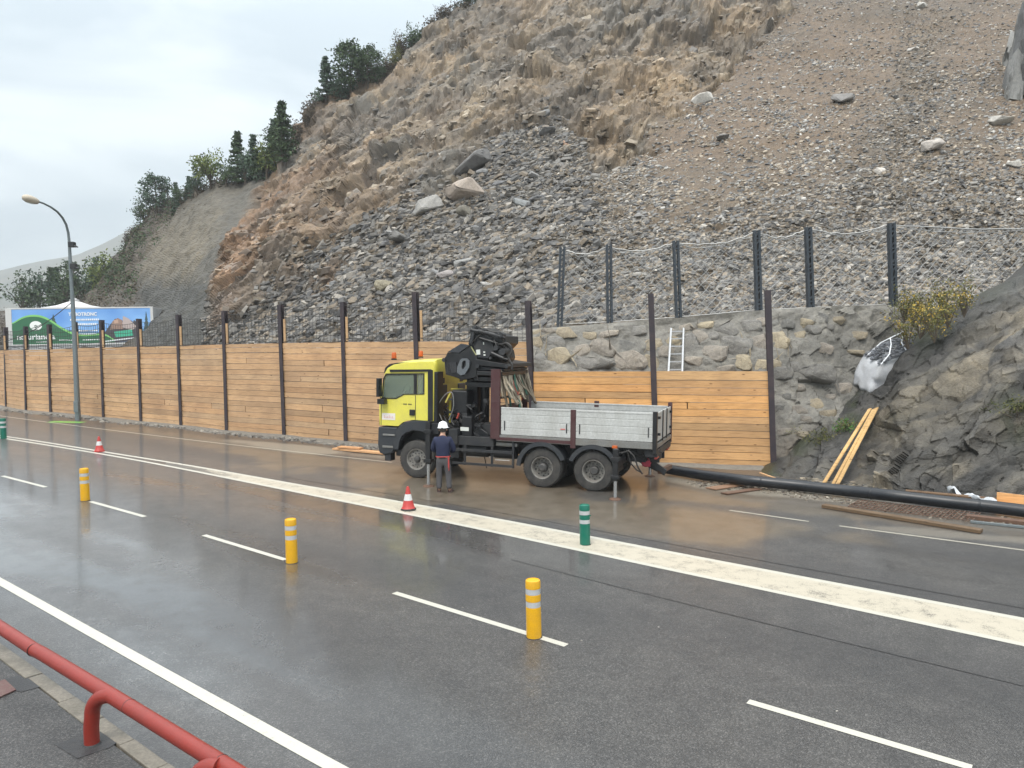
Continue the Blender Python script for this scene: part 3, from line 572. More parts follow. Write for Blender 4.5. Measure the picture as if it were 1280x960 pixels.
def dens_cliff(k): return kC[k]*np.clip((fbm(F3[k]*.25, 3, 121)-.42)*4, .03, 1)
def sz(lo, hi, p=2.2): return lambda rs, n, d, k: lo+(hi-lo)*rs.rand(n)**p
tag(scatter('rubble', 56000, dens_blocky, sz(.07, .40, 3.8), lambda r_, n, k: grey_c(r_, n, k, .20, .74)*np.array([1.04, 1.0, .95]), M['stone'], 1), 'dark grey slabby rubble heaped below the cliff behind the timber wall', 'rubble')
tag(scatter('scree', 80000, dens_fine, sz(.05, .20, 3.0), lambda r_, n, k: grey_c(r_, n, k, .32, .94)*np.array([1.03, 1.0, .96]), M['stone'], 2), 'fine grey scree of small flat stones above the boulder wall', 'scree')
tag(scatter('loose_stones', 48000, dens_soil, sz(.045, .20, 3.4), lambda r_, n, k: grey_c(r_, n, k, .45, 1.35), M['stone'], 3), 'sparse pale stones scattered over the brown earth slope', 'stones')
tag(scatter('cliff_debris', 8000, dens_cliff, sz(.09, .5, 3.2), lambda r_, n, k: np.clip(cc[k]*r_.uniform(.55, 1.15, (n, 1)), 0, 1), M['stone'], 4, lift=-.05), 'broken chips and blocks lying on the ledges of the cliff', 'debris')
tag(scatter('cliff_blocks', 4200, lambda k: kC[k]*np.clip((fbm(F3[k]*.18+4, 3, 125)-.36)*4, .12, 1), sz(.12, .78, 3.4), lambda r_, n, k: np.clip((cc[k]*.45+.55*np.array([[.30, .24, .165], [.19, .18, .165], [.24, .20, .15], [.36, .30, .21], [.15, .14, .13]])[r_.randint(0, 5, n)])*r_.uniform(.6, .95, (n, 1))*.95, 0, 1), M['stone'], 6, lift=-.32, flat_=1.2), 'angular tan and grey blocks standing out of the broken cliff face', 'blocks')
def brush_w(k): return kB[k]*(F3[k, 1] > 64)*sm(fbm(F3[k]*.3, 3, 122)-.4, .1)
# ------------------------------------------------------------------ big single rocks
def rock(name, label, x, y, wpx, hpx, c, grp=None, seed=0, yaw=None, tilt=0, cat='boulder', flat_=.7, pos=None, lift=.25, npt=16):
    r_ = random.Random(seed*13+5); P, N = tpos(x, y) if pos is None else pos; P = np.array(P); d = np.linalg.norm(P-CAMP); s = d/FP
    w, h = wpx*s/2, hpx*s/2; pts = []
    for q in range(npt):
        a = r_.uniform(0, 2*math.pi); b_ = r_.uniform(-1, 1) if npt > 11 else r_.choice((-1, -.8, .7, 1)); rr = 1-abs(b_)*.25; pts.append((math.cos(a)*w*rr*r_.uniform(.8, 1), math.sin(a)*w*flat_*rr*r_.uniform(.8, 1), b_*h*r_.uniform(.8, 1)))
    V, F = hull(pts); me = bpy.data.meshes.new(name); me.from_pydata([tuple(v) for v in V], [], [tuple(int(i) for i in f) for f in F])
    b = bmesh.new(); b.from_mesh(me); bmesh.ops.bevel(b, geom=b.edges[:], offset=min(w, h)*.09, segments=1, affect='EDGES'); bmesh.ops.triangulate(b, faces=b.faces)
    bmesh.ops.subdivide_edges(b, edges=b.edges[:], cuts=2, use_grid_fill=True); b.verts.index_update()
    vv = np.array([v.co[:] for v in b.verts]); hf, _, _ = facet(vv/max(w, .2)*2.2+seed, 5)
    for v, q in zip(b.verts, hf): v.co *= 1+float(q)*.07
    bmesh.ops.recalc_face_normals(b, faces=b.faces); b.to_mesh(me); b.free()
    a = me.color_attributes.new('Col', 'FLOAT_COLOR', 'POINT'); cv = np.ones((len(me.vertices), 4), np.float32); cv[:, :3] = c; a.data.foreach_set('color', cv.ravel())
    o = bpy.data.objects.new(name, me); col.objects.link(o); me.materials.append(M['stone']); o.location = P + N*h*lift; o.rotation_euler = (R(-14)+r_.uniform(-.1, .1), -R(tilt), (yaw if yaw is not None else r_.uniform(-.25, .25)))
    return tag(o, label, cat, grp)
BIG = [(587, 249, 56, 27, (.40, .335, .28), 'large rounded pinkish boulder perched in the middle of the grey rubble', 0), (537, 268, 50, 18, (.33, .32, .30), 'long pale grey slab tilted just below left of the pinkish boulder', 24),
       (592, 216, 62, 22, (.15, .145, .14), 'dark grey slab lying right above the pinkish boulder', 30), (505, 305, 34, 20, (.17, .165, .155), 'dull grey wedge shaped block in the rubble left of the long pale slab', -8),
       (580, 268, 24, 16, (.19, .175, .14), 'small olive grey block tucked under the pinkish boulder', 0), (654, 252, 36, 14, (.20, .21, .21), 'flat blue grey slab to the right of the pinkish boulder', -6),
       (556, 345, 24, 18, (.31, .28, .27), 'pale pinkish grey slab standing askew low in the rubble', 38), (578, 328, 26, 14, (.27, .27, .26), 'light grey flat stone above the black crane in the rubble', 8),
       (482, 363, 26, 18, (.25, .22, .15), 'tan boulder low in the rubble above the timber wall', 0), (610, 360, 22, 14, (.36, .35, .33), 'whitish grey stone low in the rubble above the crane', 10),
       (880, 123, 34, 15, (.62, .60, .56), 'bright white slab under the tan ledges of the upper slope', 6), (1053, 124, 34, 17, (.22, .21, .20), 'grey triangular boulder in the middle of the brown earth slope', 10),
       (1162, 193, 36, 17, (.47, .43, .39), 'pale squarish slab lying alone on the stony slope at the right', 4), (1251, 159, 34, 12, (.45, .43, .39), 'pale flat slab near the right edge of the brown slope', -6),
       (1100, 214, 14, 13, (.62, .58, .53), 'small whitish stone beside the pale squarish slab', 50), (1074, 223, 19, 7, (.50, .45, .38), 'thin cream coloured flake below the brown earth patch', 12),
       (1143, 56, 17, 7, (.55, .52, .48), 'small bright stone on the dark vein of the upper slope', 0), (1150, 10, 20, 7, (.50, .48, .44), 'pale stone at the very top of the stony vein', 8),
       (820, 75, 26, 14, (.40, .31, .21), 'tan ledge block high on the middle of the cliff', 10), (683, 146, 22, 12, (.20, .20, .20), 'blue grey slab capping the dark ledge in the middle of the slope', 30),
       (905, 170, 24, 10, (.20, .19, .18), 'dark grey slab just below the bright white slab', 14), (710, 180, 20, 12, (.36, .22, .14), 'rust coloured round block on the cliff above the scree', 0),
       (800, 308-40, 20, 11, (.27, .26, .25), 'grey stone where the cliff meets the fine scree above the net fence', 0), (1265, 214, 20, 11, (.42, .40, .36), 'pale stone at the right edge of the scree', 0)]
for k, (x, y, w, h, c, lab, tl_) in enumerate(BIG): rock('boulder', lab, x, y, w*(1.15 if k < 10 else .88), h*(1.25 if k < 10 else .95), c, seed=k+1, tilt=tl_, npt=15, lift=.5, flat_=.6)
rb = random.Random(77); cnt = 0
while cnt < 110:
    x = rb.uniform(330, 760); y = rb.uniform(160, 425)
    if y < CR(x)+12: continue
    P, N = tpos(x, y); g = rb.choice([(.2, .2, .2), (.15, .15, .155), (.27, .265, .26), (.23, .21, .18)])
    rock('rock_slab', 'angular grey slab lying among the dark rubble behind the timber wall', x, y, rb.uniform(12, 24), rb.uniform(5, 10), g, 'angular slabs in the dark rubble', seed=100+cnt, tilt=rb.uniform(-15, 32), cat='rock', yaw=rb.uniform(-.6, .6)); cnt += 1
# far mountain
X = np.linspace(-2400, 600, 260); Yr = np.linspace(0, 1, 60); P = []
sk_px = np.array([-600, -300, -100, 0, 30, 60, 100, 130, 160, 200, 260, 400, 900, 1500]); sk_py = np.array([300, 330, 338, 338, 330, 324, 318, 306, 291, 270, 250, 230, 250, 300])
for v in Yr:
    d = 700+700*v
    for u in np.linspace(-900, 1300, 260):
        top = at(u, np.interp(u, sk_px, sk_py), 1400.0); foot_z = -5; h = foot_z + (top[2]-foot_z)*(v**.8); q = at(u, 400, d); P.append((q[0], q[1], h))
P = np.array(P); P[:, 2] += (fbm(P*.004, 5, 130)-.5)*90*np.repeat(Yr*(1.15-Yr), 260)
bk = P[-260:]+np.array([0, 300, -160.0]); P = np.concatenate([P, bk])
m, t, b = nmat('forested_mountain'); n1 = noise_n(t, .012, 8, .7); r_ = ramp(t, n1.outputs[0], [(.35, (.03, .045, .03)), (.6, (.09, .085, .06))]); lk(t, r_.outputs[0], b.inputs['Base Color']); b.inputs['Roughness'].default_value = .95
tag(np_mesh('far_mountain', P, gquads(61, 260), m, smooth=True), kind='structure')
# low wet cloud lying on the far ridge is part of the haze; see the end of the script
# ================================================================== TIMBER WALL
rw = random.Random(21)
fence = thing('timber_wall', 'long wall of orange timber boards between dark steel posts beyond the road', 'wall', tuple(PB_[0]))
F0 = Vector(PB_[0])
def Vv(a): return Vector(tuple(float(i) for i in a))
def loc_(p): return tuple(Vv(p)-F0)
for i, (b_, t_) in enumerate(zip(PB_, PT_)):
    b_, t_ = Vv(b_), Vv(t_); nx_ = PB_[min(i+1, len(PB_)-1)]-PB_[max(i-1, 0)]; d = Vector((nx_[0], nx_[1], 0)).normalized(); nn = Vector((-d.y, d.x, 0))
    mb = MB(); w, dp, th = .17, .18, .014; base = b_-Vector((0, 0, .4)); z0, z1 = base.z, t_.z; ln = (t_-b_); ln.z = 0; shiftb = Vector((0, 0, 0))
    for (u0, u1, v0, v1) in ((-w/2, w/2, -dp/2, -dp/2+th), (-w/2, w/2, dp/2-th, dp/2), (-th/2, th/2, -dp/2+th+.001, dp/2-th-.001)):
        vs = []
        for u in (u0, u1):
            for v in (v0, v1):
                for z, o_ in ((z0, Vector((0, 0, 0))), (z1, ln)):
                    p = Vector((b_.x, b_.y, 0))+d*u+nn*v+o_; vs.append((p.x-F0.x, p.y-F0.y, z-F0.z))
        mb.add(vs, [(0, 1, 3, 2), (4, 6, 7, 5), (0, 4, 5, 1), (2, 3, 7, 6), (0, 2, 6, 4), (1, 5, 7, 3)])
    mb.build('post', M['post'], fence)
tops = [438, 437.5, 437, 436.5, 435, 434, 433, 432, 430, 428.5, 427, 426.5, 464, 463.5]
tones = [(1, 1, 1), (1.03, 1.01, .98), (.95, .94, .93), (1.06, 1.04, 1.0), (.98, 1.02, 1.06), (1.02, .97, .92)]
for i in range(len(POSTS)-1):
    a, c = Vv(PB_[i]), Vv(PB_[i+1]); d = (c-a); d.z = 0; L = d.length; d.normalize(); nn = Vector((-d.y, d.x, 0))
    lx = POSTS[i][2]+ (POSTS[i][0]-POSTS[i][2])*.3; rx = POSTS[i+1][2]+(POSTS[i+1][0]-POSTS[i+1][2])*.3
    za = at(lx, tops[i], a.y)[2]; zb = at(rx, tops[i]-(0 if i > 11 else (tops[i]-tops[min(i+1, 11)])), c.y)[2]
    right = i >= 12; mb = MB(); z = 0.0; bh_all = []
    H = za-a.z
    while z < H-.02:
        h = rw.uniform(.19, .235) if not right else rw.uniform(.2, .235); h = min(h, H-z); h = h if H-z-h > .06 else H-z; bh_all.append((z, h)); z += h
    for (z, h) in bh_all:
        f0, f1 = z/H, (z+h)/H; splits = [0, 1]
        if rw.random() < .14: splits = [0, rw.uniform(.2, .8), 1]
        for s0, s1 in zip(splits[:-1], splits[1:]):
            tn = rw.choice(tones); k_ = rw.uniform(.88, 1.08); wet_ = rw.random() < (.22 if right else .06)
            if right: tn = (tn[0]*1.03, tn[1]*1.0, tn[2]*.90)
            if wet_: k_ *= .82
            elif right and rw.random() < .3: k_ *= 1.15; tn = (tn[0]*1.05, tn[1]*.98, tn[2]*.85)
            if not right: tn = (tn[0]*.93, tn[1]*.98, tn[2]*1.08)
            mb.cur = (tn[0]*k_, tn[1]*k_, tn[2]*k_)
            o_ = rw.uniform(-.012, .012); tl = rw.uniform(-.012, .012); vs = []
            for s_ in (max(s0*L+.03, s0*L+(.002 if s0 else .03)), min(s1*L-.002, L-.03) if s1 < 1 else L-.03):
                zb0 = a.z+(c.z-a.z)*s_/L; zt0 = za+(zb-za)*s_/L; dz = tl*(s_/L-.5)
                for v in (-.035, .035):
                    for f in (f0, f1):
                        gap = .014 if f == f1 else -.0
                        zz_ = zb0+(zt0-zb0)*f - gap + dz; p = a+d*s_+nn*(v+o_); vs.append((p.x-F0.x, p.y-F0.y, zz_-F0.z))
            mb.add(vs, [(0, 1, 3, 2), (4, 6, 7, 5), (0, 4, 5, 1), (2, 3, 7, 6), (0, 2, 6, 4), (1, 5, 7, 3)])
    mb.build('board_panel', M['wood'], fence)
    if i < 12:      # welded wire on top of the boards, and the pale wedge board beside the post
        mb = MB(); at_, ct_ = Vv(PT_[i]), Vv(PT_[i+1]); n_ = max(6, int(L/.17))
        for k in range(n_+1):
            s_ = k/n_; p = a+(c-a)*s_; zb0 = za+(zb-za)*s_; zt0 = (at_.z+(ct_.z-at_.z)*s_)-.12+rw.uniform(-.02, .02)-.12*math.sin(s_*math.pi); q = p+nn*.05
            mb.beam((q.x-F0.x, q.y-F0.y, zb0-F0.z), (q.x-F0.x+rw.uniform(-.01, .01), q.y-F0.y, zt0-F0.z), .011, .011)
        for hf in (.03, .2, .4, .6, .8, .995):
            pts = []
            for k in range(9):
                s_ = k/8; p = a+(c-a)*s_+nn*.06; zb0 = za+(zb-za)*s_; zt0 = (at_.z+(ct_.z-at_.z)*s_)-.12-.12*math.sin(s_*math.pi); pts.append((p.x-F0.x, p.y-F0.y, zb0+(zt0-zb0)*hf-F0.z))
            mb.tube(pts, .010, 4)
        pts = []
        for k in range(13):
            s_ = k/12; p = a+(c-a)*s_-nn*.05; pts.append((p.x-F0.x, p.y-F0.y, za+(zb-za)*s_-F0.z+.05-.1*math.sin(s_*math.pi*2+i)*.6))
        mb.tube(pts, .012, 5); mb.build('wire_panel', M['wire'], fence)
        p = a+d*.16-nn*.02; mb = MB(); mb.cur = (.85, .9, .95); zt = za+(at_.z-za)*.62; mb.beam((p.x-F0.x, p.y-F0.y, za-F0.z+.01), (p.x-F0.x, p.y-F0.y, zt-F0.z), .08, .05); mb.build('wedge_board', M['wood'], fence)
# debris strip of spilled mortar and gravel along the foot of the wall
mb = MB(); V = []; Fq = []; NS = 300
for k in range(NS):
    x = -30+ (7.4+30)*k/(NS-1); y = float(fence_y(x)); w = .45+.35*math.sin(x*1.7)*math.sin(x*.63)+rw.uniform(-.06, .06); w *= 1 if x < -1 else .55
    for q, (o_, h) in enumerate(((.15, .05), (.0, .07), (-.2, .055), (-.2-w*.4, .03), (-.2-w, -.012))):
        V.append((x-o_*.36*-1*0, y+o_, Gf(x, y+o_)+h*(.55+.9*float(fbm(np.array([[x*1.3, q*.4, 0]]), 3, 170)[0]))))
    if k: b_ = k*5; Fq += [(b_+q-5, b_+q, b_+q+1, b_+q-4) for q in range(4)]
m = rockmat('spilled_mortar', 5, False, (.26, .245, .215), .4); M['spill'] = m
tag(np_mesh('mortar_spill', V, Fq, m), 'rough strip of spilled grey mortar along the foot of the timber wall', 'mortar', kind='stuff')
# ================================================================== BOULDER WALL under the scree
WS = {640: [(470, 25.2), (414, 26.6)], 668: [(470, 24.9), (411, 26.2)], 760: [(480, 24.6), (404, 25.6)], 850: [(490, 24.3), (397, 25.3)], 960: [(588, 22.9), (470, 23.9), (387, 25.0)],
      1000: [(592, 22.4), (520, 23.2), (440, 24.2), (385, 24.9)], 1050: [(600, 21.3), (540, 22.6), (470, 23.9), (420, 24.5), (382, 24.85)], 1125: [(615, 21.4), (540, 22.9), (470, 24.4), (420, 24.75), (381, 24.95)], 1330: [(640, 18.5), (540, 20.5), (470, 23.9), (381, 24.8)]}
wc = np.arange(640, 1330, 2.0); WP, WX, WY = patch(WS, wc, 130); WN = gnormals(WP); WN[WN[..., 1] > 0] *= -1
Wf = WP.reshape(-1, 3); dd = (fbm(Wf*.8, 4, 140)-.5)*.5 + (fbm(Wf*4, 4, 141)-.5)*.13; hwf, _, rwf = facet(Wf*1.6, 7)
slopew = sm(WX.ravel()-975, 30); tedge = np.clip((WY.ravel()-WY.reshape(130, -1)[-1][None].repeat(130, 0).ravel())/6, 0, 1); dd = (dd + hwf*.12*slopew)*tedge
WD = WP + WN*dd.reshape(WX.shape)[..., None]
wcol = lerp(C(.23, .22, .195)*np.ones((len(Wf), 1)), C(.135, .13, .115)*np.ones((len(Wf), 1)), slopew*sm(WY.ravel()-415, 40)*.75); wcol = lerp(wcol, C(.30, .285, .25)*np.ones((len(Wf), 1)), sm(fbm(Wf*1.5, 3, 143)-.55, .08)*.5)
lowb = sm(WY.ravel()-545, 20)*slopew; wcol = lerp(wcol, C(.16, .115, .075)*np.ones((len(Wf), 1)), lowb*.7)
cap = WD[-1][None]+np.array([[0, .9, .02]])[None]*1.0
full = np.concatenate([WD, cap, cap+np.array([0, .3, -2.0])]); wc3 = wcol.reshape(WX.shape+(3,)); wc3 = np.concatenate([wc3, wc3[-1:], wc3[-1:]])
bw = thing('boulder_wall', 'mortared retaining wall of rough boulders behind the lower timber boards', 'wall')
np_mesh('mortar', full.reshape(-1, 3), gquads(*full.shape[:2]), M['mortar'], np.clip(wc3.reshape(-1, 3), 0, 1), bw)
def wpos(x, y): j = int(np.argmin(np.abs(wc-x))); i = int(np.argmin(np.abs(WY[:, j]-y))); return WD[i, j], WN[i, j]
WB = [(672, 418, 14, 8), (686, 418, 16, 9), (708, 419, 24, 12), (737, 419, 18, 9), (763, 418, 20, 8), (797, 414, 22, 12), (671, 432, 16, 16), (695, 432, 22, 16), (727, 438, 26, 15), (754, 434, 32, 20), (785, 434, 26, 17), (814, 432, 24, 20), (832, 440, 18, 12),
      (674, 452, 16, 16), (697, 450, 28, 24), (722, 455, 14, 12), (742, 456, 46, 14), (786, 453, 38, 24), (815, 455, 20, 22), (843, 428, 16, 12), (858, 431, 22, 22), (876, 424, 20, 22), (865, 452, 22, 12), (893, 441, 28, 20), (920, 432, 36, 18), (948, 428, 16, 16), (938, 408, 22, 15), (908, 412, 24, 16), (952, 450, 22, 16), (929, 452, 18, 18), (905, 460, 24, 10), (881, 405, 20, 9), (856, 408, 22, 9), (974, 426, 16, 18), (969, 404, 12, 10),
      (985, 405, 18, 12), (1008, 402, 16, 16), (1017, 413, 20, 12), (1028, 399, 14, 12), (1047, 400, 18, 10), (1000, 418, 16, 10), (950, 402, 14, 10), (1036, 408, 14, 9), (890, 422, 14, 12), (840, 412, 12, 8), (1072, 420, 24, 12), (1068, 440, 26, 7), (1030, 438, 20, 14), (1021, 467, 42, 20), (994, 457, 18, 14), (979, 467, 24, 14), (1000, 481, 18, 10), (985, 493, 11, 9), (1020, 504, 22, 16), (1000, 513, 18, 14), (1037, 515, 22, 11), (1008, 524, 14, 8), (1055, 486, 26, 16), (981, 540, 18, 10), (1005, 545, 14, 9), (1040, 495, 12, 8), (968, 455, 14, 10), (975, 510, 12, 9)]
rb = random.Random(31); wcs = [(.33, .28, .20), (.24, .23, .21), (.40, .34, .24), (.29, .26, .22), (.20, .195, .18), (.35, .31, .26)]
for k, (x, y, w, h) in enumerate(WB):
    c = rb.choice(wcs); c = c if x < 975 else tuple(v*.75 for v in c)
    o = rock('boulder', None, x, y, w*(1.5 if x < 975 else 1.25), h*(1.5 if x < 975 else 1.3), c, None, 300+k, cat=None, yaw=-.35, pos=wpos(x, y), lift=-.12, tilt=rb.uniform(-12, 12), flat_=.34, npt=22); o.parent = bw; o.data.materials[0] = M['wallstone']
    if 'category' in o: del o['category']
# ================================================================== NET FENCE
NPX = [(699, 405, 703, 309), (762, 402, 761, 306), (848.5, 396, 844.5, 301), (948.5, 387, 945.5, 288), (1013.5, 384, 1010, 284), (1117, 380, 1114, 279), (1390, 382, 1384, 272)]
NB_ = []; NT_ = []
for bx, by, tx, ty in NPX:
    Yd = float(np.interp(bx, [640, 760, 850, 960, 1050, 1125, 1330], [26.9, 26, 25.7, 25.35, 25.15, 24.95, 24.8])); NB_.append(Vv(at(bx, by+2, Yd))); NT_.append(Vv(at(tx, ty, Yd-.15)))
nf = thing('rockfall_fence', 'rockfall fence of blue grey posts and silvery wire net on top of the boulder wall', 'fence', tuple(NB_[0])); O = NB_[0]
for b_, t_ in zip(NB_, NT_):
    mb = MB(); d = Vector((1, -.1, 0)).normalized(); b0 = b_-O-Vector((0, 0, .3)); t0 = t_-O; w = .2
    for o_ in (-w/2+.035, w/2-.035): mb.beam(b0+d*o_, t0+d*o_, .07, .2, up=(0, 1, 0))
    n_ = 11
    for k in range(n_):
        p0 = b0+(t0-b0)*((k+.2)/n_); p1 = b0+(t0-b0)*((k+.8)/n_); mb.beam(p0-d*(w/2-.04)+Vector((0, -.09, 0)), p1+d*(w/2-.04)+Vector((0, -.09, 0)), .02, .03)
    for k in range(0, n_+1, 2): p0 = b0+(t0-b0)*(k/n_); mb.beam(p0-d*w/2, p0+d*w/2, .17, .05)
    mb.build('post', M['postblue'], nf)
rn = random.Random(8)
for i in range(len(NB_)-1):
    a, c, at_, ct_ = NB_[i]-O, NB_[i+1]-O, NT_[i]-O, NT_[i+1]-O; L = (c-a).length; mb = MB(); st = .155; nu = int(L/st); H = (at_-a).length; nv = max(6, int(H/st))
    def npt(u, v):
        u = min(max(u, 0), 1); v = min(max(v, 0), 1); b_ = a+(c-a)*u; t_ = at_+(ct_-at_)*u; sag = .22*math.sin(u*math.pi); p = b_+(t_-b_)*v*.985; p.z -= sag*v; p.y += .12+.10*math.sin(u*9+i)*math.sin(v*3.1)+.16*math.sin(u*math.pi)*math.sin(v*math.pi); return p
    J = {}
    for u_ in range(nu+1):
        for v_ in range(nv+1): q = npt(u_/nu, v_/nv); J[u_, v_] = q+Vector((rn.uniform(-.03, .03), 0, rn.uniform(-.03, .03)))
    for u_ in range(nu):
        for v_ in range(nv):
            if (u_+v_) % 2 == 0: mb.tube([J[u_, v_], J[u_+1, v_+1]], .0095, 3, False)
            else: mb.tube([J[u_+1, v_], J[u_, v_+1]], .0095, 3, False)
    mb.tube([npt(k/14, 1)+Vector((0, -.05, rn.uniform(-.03, .03))) for k in range(15)], .02, 5); mb.tube([npt(k/14, .97)+Vector((0, -.03, rn.uniform(-.05, .05))) for k in range(15)], .012, 4); mb.tube([npt(k/10, .02) for k in range(11)], .016, 5)
    mb.build('wire_net', M['netwire'], nf)
# ================================================================== DARK OUTCROP on the right
def gd(x, y): return float(gnd(x, y)[1])
OS = {950: [(606, gd(950, 600)), (598, gd(950, 600)+.4)], 985: [(597, gd(985, 597)), (580, gd(985, 597)+.8)], 1010: [(600, gd(1010, 600)), (575, gd(1010, 600)+.8), (545, gd(1010, 600)+1.9)], 1050: [(603, gd(1050, 603)), (560, gd(1050, 603)+1.4), (512, gd(1050, 603)+2.9)],
      1100: [(609, gd(1100, 609)), (540, gd(1100, 609)+1.8), (466, gd(1100, 609)+3.3)], 1130: [(619, gd(1130, 619)), (540, gd(1130, 619)+1.3), (441, gd(1130, 619)+3.7)], 1180: [(624, gd(1180, 624)), (530, gd(1180, 624)+1.3), (405, gd(1180, 624)+4.2)],
      1230: [(630, gd(1230, 630)), (520, gd(1230, 630)+1.4), (430, gd(1230, 630)+3.0), (374, gd(1230, 630)+4.6)], 1280: [(635, gd(1280, 635)), (520, gd(1280, 635)+1.4), (430, gd(1280, 635)+2.9), (343, gd(1280, 635)+4.9)],
      1400: [(652, gd(1400, 652)), (500, gd(1400, 652)+1.6), (262, gd(1400, 652)+5.2)], 1600: [(680, gd(1600, 680)), (480, gd(1600, 680)+1.8), (150, gd(1600, 680)+6.0)]}
oc_ = np.arange(950, 1600, 1.7); OP, OX, OY = patch(OS, oc_, 230); ON = gnormals(OP); ON[ON[..., 1] > 0] *= -1
Of = OP.reshape(-1, 3); ox, oy = OX.ravel(), OY.ravel(); a2 = R(36); cb2, sb2 = math.cos(a2), math.sin(a2)
Qo = np.stack([Of[:, 0]*cb2+Of[:, 2]*sb2, Of[:, 1]*.8, -Of[:, 0]*sb2+Of[:, 2]*cb2], 1); Qo = Qo+(np.stack([vnoise(Of*1.1, 150), vnoise(Of*1.1+5, 151), vnoise(Of*1.1+9, 152)], 1)-.5)*.14
o1, oe1, p1 = facet(Qo*np.array([.30, .4, .8]), 11); o2, oe2, p2 = facet(Qo*np.array([.75, .9, 1.8]), 12); o3, oe3, p3 = facet(Qo*np.array([2.4, 3, 5.5]), 13)
o1 = o1*(.1+.9*np.clip(oe1/.30, 0, 1)); o2 = o2*(.2+.8*np.clip(oe2/.2, 0, 1))
upz = sm((590-oy)-(ox-1000)*.0-60, 30)
od = (fbm(Of*.45, 5, 153)-.5)*.75 + (fbm(Qo*np.array([1.2, 1.2, 3.5]), 4, 158)-.5)*.22 + o1*.34 + o2*.16 + o3*.05; od *= 1-.6*np.exp(-((ox-1070)/24)**2)*sm(oy-505, 10)
od = np.maximum(od, -.6)
saw = (Qo[:, 2]*1.05+fbm(Of*.6, 3, 161)*1.3) % 1.0; od += (saw**1.5-.4)*.20*(.3+fbm(Of*.5+5, 3, 162))
topf = np.clip((oy-OY[-1][None].repeat(230, 0).ravel())/14, 0, 1); botf = np.clip((OY[0][None].repeat(230, 0).ravel()-oy)/8, 0, 1); od *= (.12+.88*topf)*(.3+.7*botf)
OD = OP + ON*od.reshape(OX.shape)[..., None]
on_ = np.ones((len(Of), 1)); zo = fbm(Qo*np.array([.6, .6, 2.6]), 4, 154); zo2 = fbm(Of*.55+7, 4, 155)
ocl = lerp(C(.078, .074, .068)*on_, C(.20, .185, .155)*on_, sm(zo-.5, .07)); ocl = lerp(ocl, C(.32, .27, .19)*on_, sm(zo2*.5+p2[:, 0]*.35+zo*.4-.76, .08)*.8)
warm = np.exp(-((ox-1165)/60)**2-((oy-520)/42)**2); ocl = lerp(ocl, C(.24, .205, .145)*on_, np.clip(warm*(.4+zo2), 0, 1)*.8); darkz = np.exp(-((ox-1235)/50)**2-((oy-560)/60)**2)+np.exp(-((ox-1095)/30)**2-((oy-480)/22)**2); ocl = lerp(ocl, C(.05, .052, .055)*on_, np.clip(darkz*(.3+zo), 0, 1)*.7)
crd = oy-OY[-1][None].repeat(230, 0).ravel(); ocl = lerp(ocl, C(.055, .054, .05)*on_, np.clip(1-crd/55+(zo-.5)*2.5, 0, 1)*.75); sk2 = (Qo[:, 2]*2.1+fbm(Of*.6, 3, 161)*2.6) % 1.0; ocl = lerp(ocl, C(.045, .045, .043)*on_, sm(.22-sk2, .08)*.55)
ocl *= (.72+.45*p3[:, :1])*(.75+.4*p1[:, 1:2])*(.55+.9*fbm(Of*2.6, 4, 159))[:, None]
mossf = sm(fbm(Of*.9+3, 4, 156)-.5, .06)*np.clip(np.exp(-((ox-1060)/50)**2-((oy-498)/32)**2)*1.3+np.exp(-((ox-1272)/24)**2-((oy-520)/26)**2)*1.6+np.exp(-((oy-OY[-1][None].repeat(230, 0).ravel())/16)**2)*.8*sm(1250-ox, 40), 0, 1)
ocl = lerp(ocl, C(.045, .055, .02)*on_, np.clip(mossf, 0, 1))
full = [OD]; last = OD[-1]
for dy, dz in ((.35, .05), (.8, -.05), (1.5, -.5), (2.5, -1.6), (3, -3)): last = last+np.array([.1, dy, dz])+(fbm(last*.8, 3, 157)[:, None]-.5)*.25; full.append(last[None])
full = np.concatenate(full); oc3 = ocl.reshape(OX.shape+(3,)); oc3 = np.concatenate([oc3, np.repeat(oc3[-1:], 5, 0)]); sk = OD[:1]+np.array([0, 0, -.4]); full = np.concatenate([sk, full]); oc3 = np.concatenate([oc3[:1], oc3])
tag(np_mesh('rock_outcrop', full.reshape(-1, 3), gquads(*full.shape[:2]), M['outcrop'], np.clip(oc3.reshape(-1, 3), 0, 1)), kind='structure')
def opos(x, y): j = int(np.argmin(np.abs(oc_-x))); i = int(np.argmin(np.abs(OY[:, j]-y))); return OD[i, j], ON[i, j]
